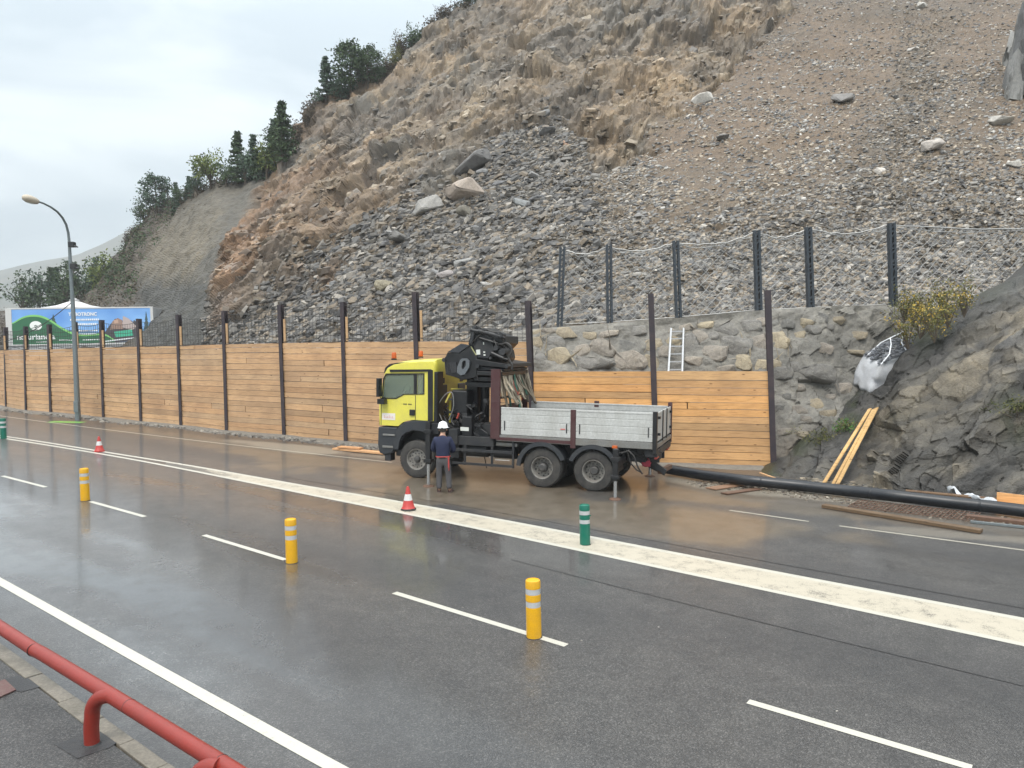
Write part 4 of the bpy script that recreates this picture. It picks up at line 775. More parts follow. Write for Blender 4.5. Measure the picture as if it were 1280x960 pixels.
# leaning dark crag at the upper right edge of the slope
mbk = thing('rock_crag', 'dark upright crag of split grey slabs at the upper right edge of the slope', 'crag', tuple(tpos(1275, 108)[0]))
cO = np.array(mbk.location); rc = random.Random(4)
for k, (xa, ya, xb, yb, w, dp_) in enumerate([(1262, 112, 1283, 8, .75, .9), (1257, 86, 1268, 45, .55, .7), (1272, 118, 1296, 0, .9, 1.2), (1285, 110, 1310, -20, 1.6, 2.0), (1300, 120, 1330, -30, 2.2, 2.4), (1266, 122, 1275, 70, .7, .7)]):
    P, N = tpos(xa, ya); d0 = float(P[1]); p_, q_ = Vv(at(xa, ya+6, d0))-Vv(cO), Vv(at(xb, yb, d0+.5))-Vv(cO); bm = bmesh.new(); mb = MB(); mb.beam(p_, q_, w, dp_, up=(0, 1, 0), roll=rc.uniform(-.3, .3)); vv_ = [bm.verts.new(v) for v in mb.v]
    for f in mb.f: bm.faces.new([vv_[i] for i in f])
    for v in vv_[4:]: v.co += Vector((rc.uniform(-.25, .25), rc.uniform(-.25, .25), rc.uniform(-.5, .2)))
    bmesh.ops.subdivide_edges(bm, edges=bm.edges[:], cuts=6, use_grid_fill=True); bm.verts.index_update(); vc = np.array([v.co[:] for v in bm.verts]); hf, _, _ = facet(vc*np.array([1.1, 1.1, .6])+k*3, 6)
    for v, q in zip(bm.verts, hf): v.co += Vector((float(q)*.22, float(q)*.2, 0))
    bmesh.ops.recalc_face_normals(bm, faces=bm.faces); me = bpy.data.meshes.new('slab'); bm.to_mesh(me); bm.free(); c = rc.choice([(.15, .15, .145), (.24, .24, .23), (.10, .10, .10)]); a = me.color_attributes.new('Col', 'FLOAT_COLOR', 'POINT'); cv = np.ones((len(me.vertices), 4), np.float32); cv[:, :3] = c; a.data.foreach_set('color', cv.ravel())
    o = bpy.data.objects.new('slab', me); col.objects.link(o); me.materials.append(M['stone']); o.parent = mbk
# ================================================================== CRANE TRUCK
ta, tr_ = Vv(gnd(519, 598)), Vv(gnd(740, 615)); xh = (tr_-ta).normalized(); yh = Vector((-xh.y, xh.x, 0)).normalized(); zh = xh.cross(yh).normalized()
TM = Matrix(((xh.x, yh.x, zh.x, ta.x), (xh.y, yh.y, zh.y, ta.y), (xh.z, yh.z, zh.z, ta.z), (0, 0, 0, 1))); TI = TM.inverted()
def T(px, py, off=0.0):
    d = Vector(tuple(ray(px, py))); o = Vector((0, 0, 3.9)); p0 = ta+yh*off; t_ = (p0-o).dot(yh)/d.dot(yh); q = TI @ (o+d*t_); return (q.x, off, q.z)
def T2(px, py, off=0.0): q = T(px, py, off); return (q[0], q[2])
truck = thing('crane_truck', 'three axle yellow cab truck with folded black loader crane and aluminium drop side bed', 'truck'); truck.matrix_world = TM
def panel(mb, outer, holes, y0, y1):
    """a flat plate in the x-z plane with holes, between y0 and y1"""
    from mathutils.geometry import tessellate_polygon
    loops = [outer]+holes; flat_ = [p for l in loops for p in l]; tris = tessellate_polygon([[Vector((p[0], p[1], 0)) for p in l] for l in loops]); n_ = len(flat_)
    vs = [(p[0], y0, p[1]) for p in flat_]+[(p[0], y1, p[1]) for p in flat_]; fs = [tuple(t_) for t_ in tris]+[tuple(i+n_ for i in t_)[::-1] for t_ in tris]; k = 0
    for l in loops:
        m_ = len(l)
        for i in range(m_): a, b_ = k+i, k+(i+1) % m_; fs.append((a, b_, b_+n_, a+n_))
        k += m_
    return mb.add(vs, fs)
W_ = 2.48
# wheels -----------------------------------------------------------
def wheel(s, near, rear):
    y = .06 if near else W_-.06; sg_ = 1 if near else -1; r = .517; h = r-.005; w = .30
    wob = bpy.data.objects.new('wheel', None); col.objects.link(wob); wob.parent = truck; wob.location = (s, y, h); wob.empty_display_size = .2
    def tyre_prof(y0):
        return [(.29, y0+.02), (.31, y0), (.40, y0-.006), (.485, y0+.012), (.51, y0+.045), (r, y0+.09), (r, y0+w-.09), (.51, y0+w-.045), (.485, y0+w-.012), (.38, y0+w), (.29, y0+w-.02)]
    mb = MB()
    for k in range(2 if rear else 1):
        o_ = k*.33; mb.lathe([(a, sg_*(b_+o_)) for a, b_ in tyre_prof(0)], (0, 0, 0), 'y', 48)
        for q in range(44):     # tread blocks
            t_ = 2*math.pi*q/44
            for j, (u0, u1) in enumerate(((.05, .115), (.125, .175), (.185, .25))):
                tt = t_+(.07 if j == 1 else 0); m_ = Matrix.Rotation(-tt, 4, 'Y'); a_, b_ = sorted((sg_*(o_+u0), sg_*(o_+u1))); mb.box((r-.012, a_, -.024), (r+.006, b_, .024), m_)
    mb.build('tyre', M['tyre'], wob, 35)
    mb = MB(); dp = .02 if not rear else .13
    mb.lathe([(.292, sg_*.012), (.288, sg_*.0), (.272, sg_*.004), (.262, sg_*.03), (.25, sg_*.06), (.245, sg_*(.05+dp)), (.16, sg_*(.055+dp*.9)), (.0, sg_*(.05+dp*.9))], (0, 0, 0), 'y', 40)
    mb.lathe([(.235, sg_*.26), (.285, sg_*.28)], (0, 0, 0), 'y', 30); mb.build('rim', M['rim'], wob, 35)
    mb = MB(); yb = (.05+dp*.9)
    if s < 4:
        if not rear: mb.lathe([(.0, sg_*(yb-.075)), (.05, sg_*(yb-.075)), (.075, sg_*(yb-.06)), (.095, sg_*(yb-.01)), (.1, sg_*(yb+.01))], (0, 0, 0), 'y', 24)
        else: mb.lathe([(.0, sg_*(yb-.16)), (.07, sg_*(yb-.16)), (.11, sg_*(yb-.13)), (.125, sg_*(yb-.02)), (.13, sg_*(yb+.01))], (0, 0, 0), 'y', 24)
    else: mb.lathe([(.0, sg_*(yb-.11)), (.08, sg_*(yb-.11)), (.11, sg_*(yb-.08)), (.12, sg_*(yb+.01))], (0, 0, 0), 'y', 24)
    for q in range(10):
        t_ = 2*math.pi*q/10; c_ = (.165*math.cos(t_), 0, .165*math.sin(t_)); mb.cyl((c_[0], sg_*(yb-.035), c_[2]), (c_[0], sg_*(yb+.01), c_[2]), .014, 6)
    mb.build('hub', M['hub'], wob, 35)
    mb = MB()
    for q in range(10):
        t_ = 2*math.pi*(q+.5)/10; c_ = (.222*math.cos(t_), 0, .222*math.sin(t_)); mb.cyl((c_[0], sg_*(yb-.003), c_[2]), (c_[0], sg_*(yb+.01), c_[2]), .021, 10)
    build_each(mb, 'vent_hole', M['rubber'], wob)
for s, rear in ((0, False), (3.58, True), (4.93, True)):
    wheel(s, True, rear); wheel(s, False, rear)
# chassis ----------------------------------------------------------
mb = MB()
for y in (.82, 1.62): mb.box((-.75, y-.04, .72), (6.45, y+.04, .98))
for s in (-.6, .7, 1.6, 2.6, 3.2, 4.25, 5.5, 6.35): mb.box((s-.05, .862, .74), (s+.05, 1.578, .95))
mb.box((2.1, .55, 1.0), (6.5, .62, 1.14)); mb.box((2.1, 1.86, 1.0), (6.5, 1.93, 1.14))
mb.build('chassis', M['dark'], truck, bev=.006)
mb = MB()
for s in (0, 3.58, 4.93): mb.cyl((s, .35, .5), (s, 2.1, .5), .09, 14); mb.lathe([(0, -.24), (.16, -.2), (.22, -.05), (.22, .05), (.16, .2), (0, .24)], (s, 1.22, .5), 'y', 16)
mb.cyl((.6, 1.2, .62), (3.4, 1.2, .55), .05, 10)
for s in (3.3, 3.85, 4.65, 5.2):
    for y in (.7, 1.75): mb.box((s-.28, y-.04, .62), (s+.28, y+.04, .68))
build_each(mb, 'axle', M['dark'], truck, 40)
# cab --------------------------------------------------------------
cab = bpy.data.objects.new('cab', None); col.objects.link(cab); cab.parent = truck
O_ = [T2(*p) for p in ((474, 531.5), (473, 508), (474.5, 500), (477, 480), (480, 467), (484, 460.5), (491, 456.5), (505, 454), (525, 452.5), (543, 452.3))]
sB = T2(541, 525)[0]; hF = T2(520, 525.5)[1]; hT = T2(543, 452.3)[1]
side = O_[:-1]+[(sB-.02, hT-.0), (sB, hT-.12), (sB, hF)]+[T2(*p) for p in ((516, 525.2), (508, 526), (502, 528.5), (497, 533))]
win = [T2(*p) for p in ((482.5, 468.5), (516.5, 468), (516.5, 492.2), (504, 492.6), (494, 497.6), (477.5, 497.2), (479.5, 474))]
win2 = [T2(*p) for p in ((520.5, 468), (528.5, 468), (528.5, 492), (520.5, 492.2))]
mb = MB(); panel(mb, side, [win, win2], .04, .075); mb.build('side_wall', M['yellow'], cab, bev=.006)
mb = MB(); panel(mb, side, [win, win2], W_-.075, W_-.04); mb.build('side_wall', M['yellow'], cab, bev=.006)
# roof and back as one curved shell; the windscreen is the front strip between the pillars
mb = MB(); rp = O_[4:-1]+[(sB-.02, hT), (sB, hT-.12), (sB, hF+.25)]
def arch(p, e, cx=.5, cz=2.3): return (p[0]+(cx-p[0])*e*.02, p[1]+e*.0)
Vs = []; NYc = 11
for (x, z) in rp:
    for k in range(NYc):
        u = k/(NYc-1); y = .05+(W_-.1)*u; cr2 = 1-(2*u-1)**4; zz_ = z+(.07*cr2 if z > 2.75 else 0); xx = x-(.09*cr2 if x < -.3 else 0); Vs.append((xx, y, zz_))
mb.add(Vs, [(i*NYc+k, i*NYc+k+1, (i+1)*NYc+k+1, (i+1)*NYc+k) for i in range(len(rp)-1) for k in range(NYc-1)])
o = mb.build('roof', M['yellow'], cab, 60); sd = o.modifiers.new('s', 'SOLIDIFY'); sd.thickness = .025; sd.offset = 0
mb = MB(); fz0, fz1 = T2(474, 531.5)[1], T2(474.5, 500)[1]; xf = T2(473, 510)[0]
Vs = []
for z in (fz0, (fz0+fz1)/2, fz1):
    for k in range(NYc): u = k/(NYc-1); Vs.append((xf-.12*(1-(2*u-1)**4), .05+(W_-.1)*u, z))
mb.add(Vs, [(i*NYc+k, i*NYc+k+1, (i+1)*NYc+k+1, (i+1)*NYc+k) for i in range(2) for k in range(NYc-1)]); o = mb.build('front_panel', M['yellow'], cab, 60); sd = o.modifiers.new('s', 'SOLIDIFY'); sd.thickness = .03
mb = MB(); Vs = []
for (x, z) in (T2(474.5, 500), T2(477, 480), T2(480, 467)):
    for k in range(NYc): u = k/(NYc-1); Vs.append((x-.1*(1-(2*u-1)**4), .09+(W_-.18)*u, z))
mb.add(Vs, [(i*NYc+k, i*NYc+k+1, (i+1)*NYc+k+1, (i+1)*NYc+k) for i in range(2) for k in range(NYc-1)]); mb.build('windscreen', M['glass'], cab, 60)
mb = MB(); mb.box((xf+.1, .08, hF-.02), (sB-.04, W_-.08, hF+.06)); mb.build('cab_floor', M['dark'], cab)
mb = MB()
for y in (.35, 1.6): mb.box((.0, y, hF+.1), (.5, y+.5, hF+.28)); mb.box((.42, y, hF+.2), (.56, y+.5, hF+.95)); mb.box((.45, y+.12, hF+.98), (.54, y+.38, hF+1.15))
mb.build('seats', M['plastic'], cab, bev=.03)
mb = MB(); cx, cz = T2(494, 491); mb.tube([(cx+.06*math.sin(t_), .65+.21*math.cos(t_), cz+.2*math.sin(t_)) for t_ in np.linspace(0, 2*math.pi, 25)], .017, 8); mb.cyl((cx, .65, cz), (cx-.35, .65, cz-.3), .03, 8); mb.box((cx-.03, .62, cz-.02), (cx+.03, .68, cz+.02)); mb.build('steering_wheel', M['black'], cab, 40)
mb = MB(); mb.box((xf+.15, .12, hF+.1), (xf+.5, W_-.12, T2(490, 498)[1]+.02)); mb.build('dashboard', M['plastic'], cab, bev=.04)
def frame_win(outer, inner, y0, y1, name, m):
    mb = MB(); panel(mb, outer, [inner], y0, y1); return mb.build(name, m, cab, bev=.004)
wf_o = [T2(*p) for p in ((481.5, 466.8), (529.8, 466.6), (529.8, 493.2), (504.4, 493.6), (494.4, 498.8), (476.3, 498.4), (478.2, 473))]
mb = MB(); panel(mb, wf_o, [win, win2], .030, .04); mb.build('window_frame', M['black'], cab)
for nm, w_, y in (('side_window', win, .055), ('side_window', win2, .055), ('side_window', win, W_-.055), ('side_window', win2, W_-.055)):
    mb = MB(); mb.prism(w_, y-.003, y+.003); mb.build(nm, M['glass'], cab)
mb = MB(); mb.prism([T2(*p) for p in ((487, 463.3), (486, 462), (538, 461.6), (540.5, 463), (540.5, 526), (534.5, 526), (534.5, 464.6), (487, 465))], .012, .038); mb.build('door_surround_trim', M['black'], cab)
mb = MB()
for a, c in (((518.6, 494), (518.8, 525)), ((475.6, 500), (475.8, 531))):
    p, q = T2(*a), T2(*c); mb.box((p[0]-.008, .034, q[1]), (p[0]+.008, .0415, p[1]))
build_each(mb, 'door_gap', M['rubber'], cab)
mb = MB(); p, q = T2(511.5, 519.3), T2(518, 512.2); mb.box((p[0], .0, p[1]), (q[0], .04, q[1])); mb.build('door_handle', M['black'], cab, bev=.01)
mb = MB(); p, q = T2(476.8, 524.6), T2(493.2, 517); mb.box((p[0], .035, p[1]), (q[0], .0385, q[1])); M['sticker'] = flat('sticker_white', (.68, .64, .60)); st_ = mb.build('sticker', M['sticker'], cab)
M['pink'] = flat('sticker_pink', (.62, .36, .33)); mb = MB(); px_ = p[0]+.06
for k, (w, hh) in enumerate(((.04, .1), (.035, .07), (.035, .07), (.04, .1), (.03, .07), (.04, .07))): mb.box((px_, .032, p[1]+.05), (px_+w*.5, .0345, p[1]+.05+hh*.8)); mb.box((px_, .032, p[1]+.05), (px_+w, .0345, p[1]+.065)); px_ += w+.014
mb.build('faded_print', M['pink'], st_)
mb = MB(); x0, z0 = T2(503.5, 506)
for k in range(7):
    if k != 3: mb.box((x0+k*.037, .034, z0), (x0+k*.037+.024, .0395, z0+.035))
mb.build('faded_emblem', M['plastic'], cab)
# visor, beacons, mirror
mb = MB(); q = [T2(*p) for p in ((478.5, 466.5), (480, 460), (485, 455.3), (495, 453.4), (510, 452.6), (510, 453.6), (496, 455.2), (488, 457.6), (483, 462))]; mb.prism(q, .06, W_-.06); mb.build('sun_visor', M['black'], cab)
for px_, off in ((492.5, .25), (526, 2.2)):
    x, y, z = T(px_, 452.5, off); z = hT+.03+(.03 if off > 1 else 0); mb = MB(); mb.lathe([(0, .17), (.05, .165), (.066, .13), (.07, .02), (.07, 0)], (x, off, z+.04), 'z', 18); b1 = mb.build('beacon', M['orange'], cab, 50); mb = MB(); mb.lathe([(.075, .0), (.08, .03), (.0, .045)], (x, off, z), 'z', 18); mb.build('beacon_base', M['black'], b1)
mb = MB(); p = T2(480, 501.5); mb.box((p[0]-.12, -.17, p[1]-.07), (p[0]+.1, .0, p[1]+.07)); q = T2(479, 480); mb.box((q[0]-.07, -.26, q[1]-.34), (q[0]-.0, -.06, q[1]+.16)); mb.tube([(q[0]-.03, -.12, q[1]-.36), (p[0]-.02, -.1, p[1]+.08), (p[0]+.02, .03, p[1]+.1)], .018, 6); mb.build('mirror', M['black'], cab, bev=.025)
# lower front: bumper, steps, wheel arch
mb = MB(); q = [T2(*p) for p in ((472.6, 533.5), (496.8, 534.5), (494.5, 546), (492, 560), (490.5, 566), (480, 568.5), (474, 566), (472, 556))]; mb.prism(q, .0, W_); mb.build('bumper', M['plastic'], truck, bev=.03)
for (a, c) in (((479, 543.3), (494, 545)), ((478.5, 558), (491.5, 560))):
    p, q = T2(*a), T2(*c); mb = MB(); mb.box((p[0], -.03, min(p[1], q[1])), (q[0], .1, max(p[1], q[1])+.03)); mb.build('step', M['steelg'], truck, bev=.005)
mb = MB(); p = T2(484, 573); mb.box((p[0]-.1, .05, p[1]-.07), (p[0]+.08, .3, p[1]+.16)); p = T2(493, 570); mb.box((p[0]-.05, .2, p[1]-.02), (p[0]+.2, .3, p[1]+.14)); build_each(mb, 'underbody_bracket', M['dark'], truck)
out = [T2(*p) for p in ((491.5, 562), (492.5, 548), (495.5, 538), (500, 531.5), (506, 527.6), (514, 526), (532, 526), (534, 537), (534, 540))]
inn = [T2(*p) for p in ((530, 540), (526, 539), (516, 538), (508, 540.5), (502, 545.5), (499, 553), (497.5, 562))]
mb = MB(); mb.prism(out+inn, .0, .09); mb.prism([T2(*p) for p in ((500, 552), (505, 543), (514, 539), (530, 541), (530, 537), (512, 535), (501, 541), (497, 552))], .09, .75); mb.build('front_fender', M['plastic'], truck, bev=.012)
mb = MB(); mb.prism([(-x if False else x, z) for x, z in out+inn], W_-.09, W_); mb.build('front_fender', M['plastic'], truck, bev=.012)
# radiator/engine mass under the cab
mb = MB(); mb.box((-.8, .5, .62), (.55, 1.95, 1.42)); mb.box((.56, .75, .9), (1.1, 1.7, 1.5)); mb.build('engine', M['dark'], truck, bev=.03)
# air intake column behind the cab
p0, p1 = T2(534.5, 530), T2(547.5, 465); mb = MB(); mb.box((sB+.01, .05, p0[1]-.1), (p1[0]-.04, .42, p1[1]))
for k in range(16): z = p0[1]+.05+k*.085; mb.box((sB+.03, .035, z), (p1[0]-.06, .049, z+.04))
mb.build('air_intake', M['black'], truck, bev=.01)
mb = MB(); x_ = sB+.02
mb.tube([(x_+.12, .5, 2.05), (x_+.2, .6, 2.3), (x_+.16, .7, 1.95), (x_+.2, .62, 1.5)], .03, 8); mb.tube([(x_+.1, .9, 2.4), (x_+.45, .9, 2.42), (x_+.5, .95, 1.5)], .02, 8)
mb.build('yellow_handrail', M['yellow'], truck, 40)
# crane ------------------------------------------------------------
crane = bpy.data.objects.new('loader_crane', None); col.objects.link(crane); crane.parent = truck
K = lambda x, y, off=0.0: T2(540+x/8, 400+y/8, off)
def kp(mb, pts, y0, y1): mb.prism([K(x, y, y0) for x, y in pts], y0, y1); return mb
mb = MB(); kp(mb, [(118, 385), (135, 365), (152, 324), (268, 330), (372, 258), (452, 385), (445, 575), (300, 602), (235, 575), (135, 545), (125, 450)], .12, 1.15); mb.build('boom_housing', M['black'], crane, bev=.018)
mb = MB(); kp(mb, [(152, 322), (268, 327), (376, 252), (290, 236)], .1, .16)
a0, a1, a2_, a3 = K(150, 322, .12), K(268, 328, .12), K(374, 254, .12), K(286, 240, .12); mb.box((a0[0]+.02, .13, a0[1]), (a1[0], 1.1, a0[1]+.02)); M['sheen'] = paint('sky_sheen_black_sheet', (.05, .055, .065), .22, .4, dirt=.2); mb.build('cover_sheet', M['sheen'], crane)  # sheet toned lighter than the black paint: sky sheen put into its colour
hexo = [K(x, y, .05) for x, y in ((300, 385), (348, 385), (374, 412), (374, 470), (328, 545), (284, 553), (250, 525), (252, 470), (282, 400))]; hexi = [K(x, y, .05) for x, y in ((318, 405), (338, 408), (338, 455), (318, 488), (300, 490), (296, 470), (302, 425))]
M['hexp'] = paint('grey_hex_plate', (.13, .145, .16), .4, .3, dirt=.3); mb = MB(); panel(mb, hexo, [hexi], .04, .11); mb.build('hexagon_frame', M['hexp'], crane, bev=.01)
mb = MB(); kp(mb, [(175, 420), (240, 420), (240, 520), (190, 530)], .08, .12)
for k in range(6): a_ = K(165+k*16, 440, .1); b_ = K(165+k*16, 520, .1); mb.cyl((a_[0], .09, a_[1]), (b_[0], .09, b_[1]), .016, 6)
mb.build('valve_block', M['dark'], crane)
mb = MB(); kp(mb, [(432, 388), (742, 440), (742, 480), (432, 452)], .1, 2.2); mb.build('boom_section', M['black'], crane, bev=.012)
mb = MB(); kp(mb, [(440, 458), (722, 488), (722, 510), (440, 500)], .2, 2.1); mb.build('boom_section', M['dark'], crane, bev=.012)
mb = MB(); kp(mb, [(450, 510), (700, 520), (700, 560), (450, 552)], .1, 2.2); mb.build('boom_section', M['black'], crane, bev=.012)
mb = MB(); kp(mb, [(420, 566), (590, 570), (590, 612), (420, 612)], .2, 2.0); kp(mb, [(330, 620), (600, 625), (600, 676), (420, 672), (330, 650)], .3, 1.9); mb.build('boom_section', M['black'], crane, bev=.012)
mb = MB(); kp(mb, [(430, 384), (375, 262), (360, 240), (382, 150), (388, 95), (420, 72), (480, 78), (560, 118), (640, 150), (705, 160), (706, 232), (640, 300), (600, 345), (572, 397)], .25, 1.5); mb.build('outer_boom', M['black'], crane, bev=.02)
mb = MB(); kp(mb, [(405, 200), (440, 120), (600, 175), (620, 300), (560, 385), (440, 375)], .18, .249); mb.build('boom_plate', M['dark'], crane, bev=.01)
for (a, c, r_, mm) in (((398, 100), (470, 118), .06, 'black'), ((470, 108), (690, 165), .05, 'dark'), ((480, 180), (620, 222), .035, 'black'), ((600, 330), (720, 385), .055, 'black'), ((395, 235), (430, 110), .045, 'dark')):
    p, q = K(*a, .15), K(*c, .15); mb = MB(); mb.cyl((p[0], .12, p[1]), (q[0], .12, q[1]), r_, 14); mb.cyl((q[0]-.02, .12, q[1]), (q[0]+.12, .12, q[1]-.03), r_*.55, 10); mb.build('hydraulic_cylinder', M[mm], crane, 40)
mb = MB()
for (x, y, r_) in ((405, 110, 5), (400, 180, 4), (515, 100, 3), (650, 150, 5), (690, 150, 5), (640, 280, 5), (700, 320, 7), (560, 130, 3), (420, 80, 4), (745, 465, 4), (585, 380, 3), (118, 400, 4), (455, 460, 4)): c_ = K(x, y, .1); mb.cyl((c_[0], .08, c_[1]), (c_[0], .3, c_[1]), r_*.013, 12)
build_each(mb, 'pivot_pin', M['dark'], crane, 40)
M['labyel'] = flat('crane_label_yellow', (.45, .45, .22)); M['labwh'] = flat('crane_label_grey', (.6, .62, .58))
mb = MB(); kp(mb, [(378, 268), (392, 262), (445, 350), (430, 362)], .165, .175); mb.build('warning_stripe', M['labyel'], crane)
mb = MB(); kp(mb, [(440, 298), (480, 294), (482, 345), (444, 348)], .165, .175); kp(mb, [(510, 222), (520, 222), (520, 246), (510, 246)], .165, .175); kp(mb, [(513, 314), (530, 314), (530, 328), (513, 328)], .165, .175); kp(mb, [(515, 342), (534, 342), (534, 358), (515, 358)], .165, .175); build_each(mb, 'label_plate', M['labwh'], crane)
def hose(pts, r_=.016, m='rubber', par=crane, off=.15):
    P_ = [Vector((K(x, y, off)[0], off+o_, K(x, y, off)[1])) for x, y, o_ in pts]; C_ = []
    for i in range(len(P_)-1):
        p0, p1, p2, p3 = P_[max(i-1, 0)], P_[i], P_[i+1], P_[min(i+2, len(P_)-1)]
        for k in range(6): t_ = k/6; C_.append(.5*((2*p1)+(p2-p0)*t_+(2*p0-5*p1+4*p2-p3)*t_*t_+(3*p1-p0-3*p2+p3)*t_**3))
    C_.append(P_[-1]); mb = MB(); mb.tube(C_, r_, 7); return mb.build('hose', M[m], par, 60)
hose([(690, 250, 0), (740, 232, .0), (785, 260, 0), (796, 320, 0), (768, 370, 0), (785, 420, 0), (802, 450, 0), (798, 495, 0)], .03)
hose([(640, 250, 0), (720, 240, .1), (770, 290, .1), (745, 350, .1), (700, 395, .1)], .03); hose([(610, 230, .1), (700, 270, .2), (690, 340, .1), (600, 350, 0)], .022)
hose([(400, 100, 0), (440, 60, 0), (510, 110, 0), (430, 200, -.03), (400, 240, 0)], .02); hose([(520, 90, .1), (600, 120, .1), (690, 130, .1), (720, 220, .1)], .022)
hose([(445, 400, 0), (470, 470, 0), (450, 540, 0), (460, 600, 0)], .018); hose([(620, 200, 0), (650, 260, -.05), (620, 320, 0)], .02)
mb = MB(); kp(mb, [(640, 235), (745, 300), (760, 380), (735, 425), (690, 400), (600, 350)], .3, .9); mb.build('swivel_head', M['black'], crane, bev=.03)
# column and base
cxa = K(400, 660, .9); cxb = K(540, 660, .9)
mb = MB(); mb.box((cxa[0]-.1, .75, 1.15), (cxa[0]+.22, 1.25, cxa[1]+.25)); mb.cyl((cxb[0]-.05, .95, 1.1), (cxb[0]-.05, .95, cxb[1]+.3), .13, 16); mb.lathe([(.42, 0), (.42, .2), (.3, .3), (.3, .45)], (cxa[0]+.2, 1.2, 1.0), 'z', 24); mb.build('column', M['black'], crane, bev=.01)
mb = MB(); mb.box((1.1, .05, .98), (2.25, 2.43, 1.22)); mb.box((1.0, -.02, 1.0), (1.25, .3, 1.4)); mb.box((1.5, .3, 1.22), (2.1, .7, 1.55)); mb.build('crane_base', M['dark'], crane, bev=.01)
p, q = T2(575, 546), T2(588, 521); mb = MB(); mb.box((p[0], .1, p[1]), (q[0], .55, q[1])); mb.build('oil_tank', M['black'], crane, bev=.03); p, q = T2(575.5, 538.3, .09), T2(586, 534.2, .09); mb = MB(); mb.box((p[0], .085, p[1]), (q[0], .098, q[1])); mb.build('label_plate', M['labwh'], crane)
rt = random.Random(9)
mb = MB()
for k in range(34):
    px_, py_ = rt.uniform(548, 612), rt.uniform(500, 556); o_ = rt.uniform(.12, .8); x, _, z = T(px_, py_, o_); s1, s2, s3 = rt.uniform(.04, .16), rt.uniform(.05, .2), rt.uniform(.04, .15); mb.box((x, o_, z), (x+s1, o_+s2, z+s3))
mb.build('valve_block', M['dark'], crane, bev=.008)
for k in range(20):
    px_, py_ = rt.uniform(548, 608), rt.uniform(498, 540); q_ = [((px_-540)*8, (py_-400)*8, 0)]
    for j in range(4): q_.append((q_[-1][0]+rt.uniform(-70, 90), q_[-1][1]+rt.uniform(20, 110), rt.uniform(-.1, .2)))
    hose(q_, rt.choice((.012, .016, .02)), rt.choice(('rubber', 'black', 'black')), crane, rt.uniform(.1, .6))
hose([(100, 1000, 0), (60, 870, 0), (130, 750, 0), (200, 730, 0), (215, 860, 0), (170, 1000, 0)], .016, 'steelg', crane, .2)
mb = MB(); p = T2(558, 488); q = T2(578, 520); mb.box((p[0], .3, q[1]), (q[0], 1.0, p[1])); mb.build('seat_box', M['black'], crane, bev=.05)
hose([(250, 985, 0), (262, 960, 0), (268, 930, 0)], .03, 'slingr', crane, .3)
# stabiliser legs --------------------------------------------------
def stab(px_, pyt, pym, pyb, off, w=.13):
    x, _, zt = T(px_, pyt, off); _, _, zm = T(px_, pym, off); zb = T(px_, pyb, off)[2]
    zg = zb; root = bpy.data.objects.new('stabiliser_leg', None); col.objects.link(root); root.parent = truck; root.location = (x, off, 0)
    mb = MB(); mb.box((-w/2, -w/2, zm), (w/2, w/2, zt)); mb.box((-w/2-.04, -w/2-.03, zm+.05), (w/2+.04, w/2+.03, zm+.13)); mb.box((-w/2-.04, -w/2-.03, zt-.3), (w/2+.04, w/2+.05, zt-.2)); mb.box((-.05, w/2, zt-.45), (.05, max(w, 1.1 if off < 1 else w), zt-.3) if off < 1 else (.05, w, zt-.3)); mb.build('housing', M['black'], root, bev=.01)
    mb = MB(); mb.cyl((0, 0, zg+.03), (0, 0, zm+.01), .045, 14); mb.build('piston_rod', M['chrome'], root, 40)
    mb = MB(); mb.lathe([(.0, .05), (.06, .05), (.14, .02), (.15, .0), (0, 0)], (0, 0, zg), 'z', 18); mb.build('foot_plate', M['rust'], root, 40); return root
def groundoff(px_, py_):   # the local y of a ground point of the photo
    return (TI @ Vv(gnd(px_, py_))).y
stab(536, 527, 580, 608, groundoff(536, 608)); stab(770, 561, 601, 624.5, groundoff(770, 624.5)); stab(813, 566, 580, 595.5, groundoff(813, 595.5), .1)
mb = MB(); x, _, z = T(540, 530, groundoff(536, 608)); mb.box((x-.02, groundoff(536, 608), z-.25), (x+.18, groundoff(536, 608)+.12, z+.02)); mb.build('control_lever_box', M['black'], truck, bev=.01)
mb = MB(); p = T(765, 559.5, -.05); mb.box((p[0]-.0, -.06, p[2]-.02), (p[0]+.13, 0, p[2]+.05)); mb.build('marker_lamp', M['orange'], truck, bev=.01)
# side guards, boxes, tanks under the bed --------------------------
mb = MB()
for (a, c) in (((563, 558.5), (640, 568)), ((565, 575.5), (641, 585))):
    p, q = T2(*a), T2(*c); mb.box((p[0], .0, q[1]), (q[0], .05, p[1]-.03))
for px_ in (580, 614, 640.5): p = T2(px_, 550); mb.box((p[0]-.03, .052, .45), (p[0]+.03, .09, 1.22))
build_each(mb, 'side_guard', M['dark'], truck, None, .006)
mb = MB(); p = T2(630, 574.8); mb.box((p[0]-.25, -.004, p[1]-.02), (p[0]+.15, .0, p[1]+.0)); mb.build('guard_edge', M['alu'], truck)
mb = MB(); mb.cyl((1.3, .35, .85), (2.0, .35, .85), .2, 20); mb.cyl((2.15, .45, .8), (2.75, .45, .8), .17, 20); mb.box((.75, .2, .6), (1.2, .7, 1.0)); build_each(mb, 'tank', M['dark'], truck, 40, .01)
mb = MB(); p = T2(620, 556); mb.box((p[0]-.05, .1, p[1]-.05), (p[0]+.55, .5, p[1]+.06)); mb.build('battery_box', M['steelg'], truck, bev=.03)
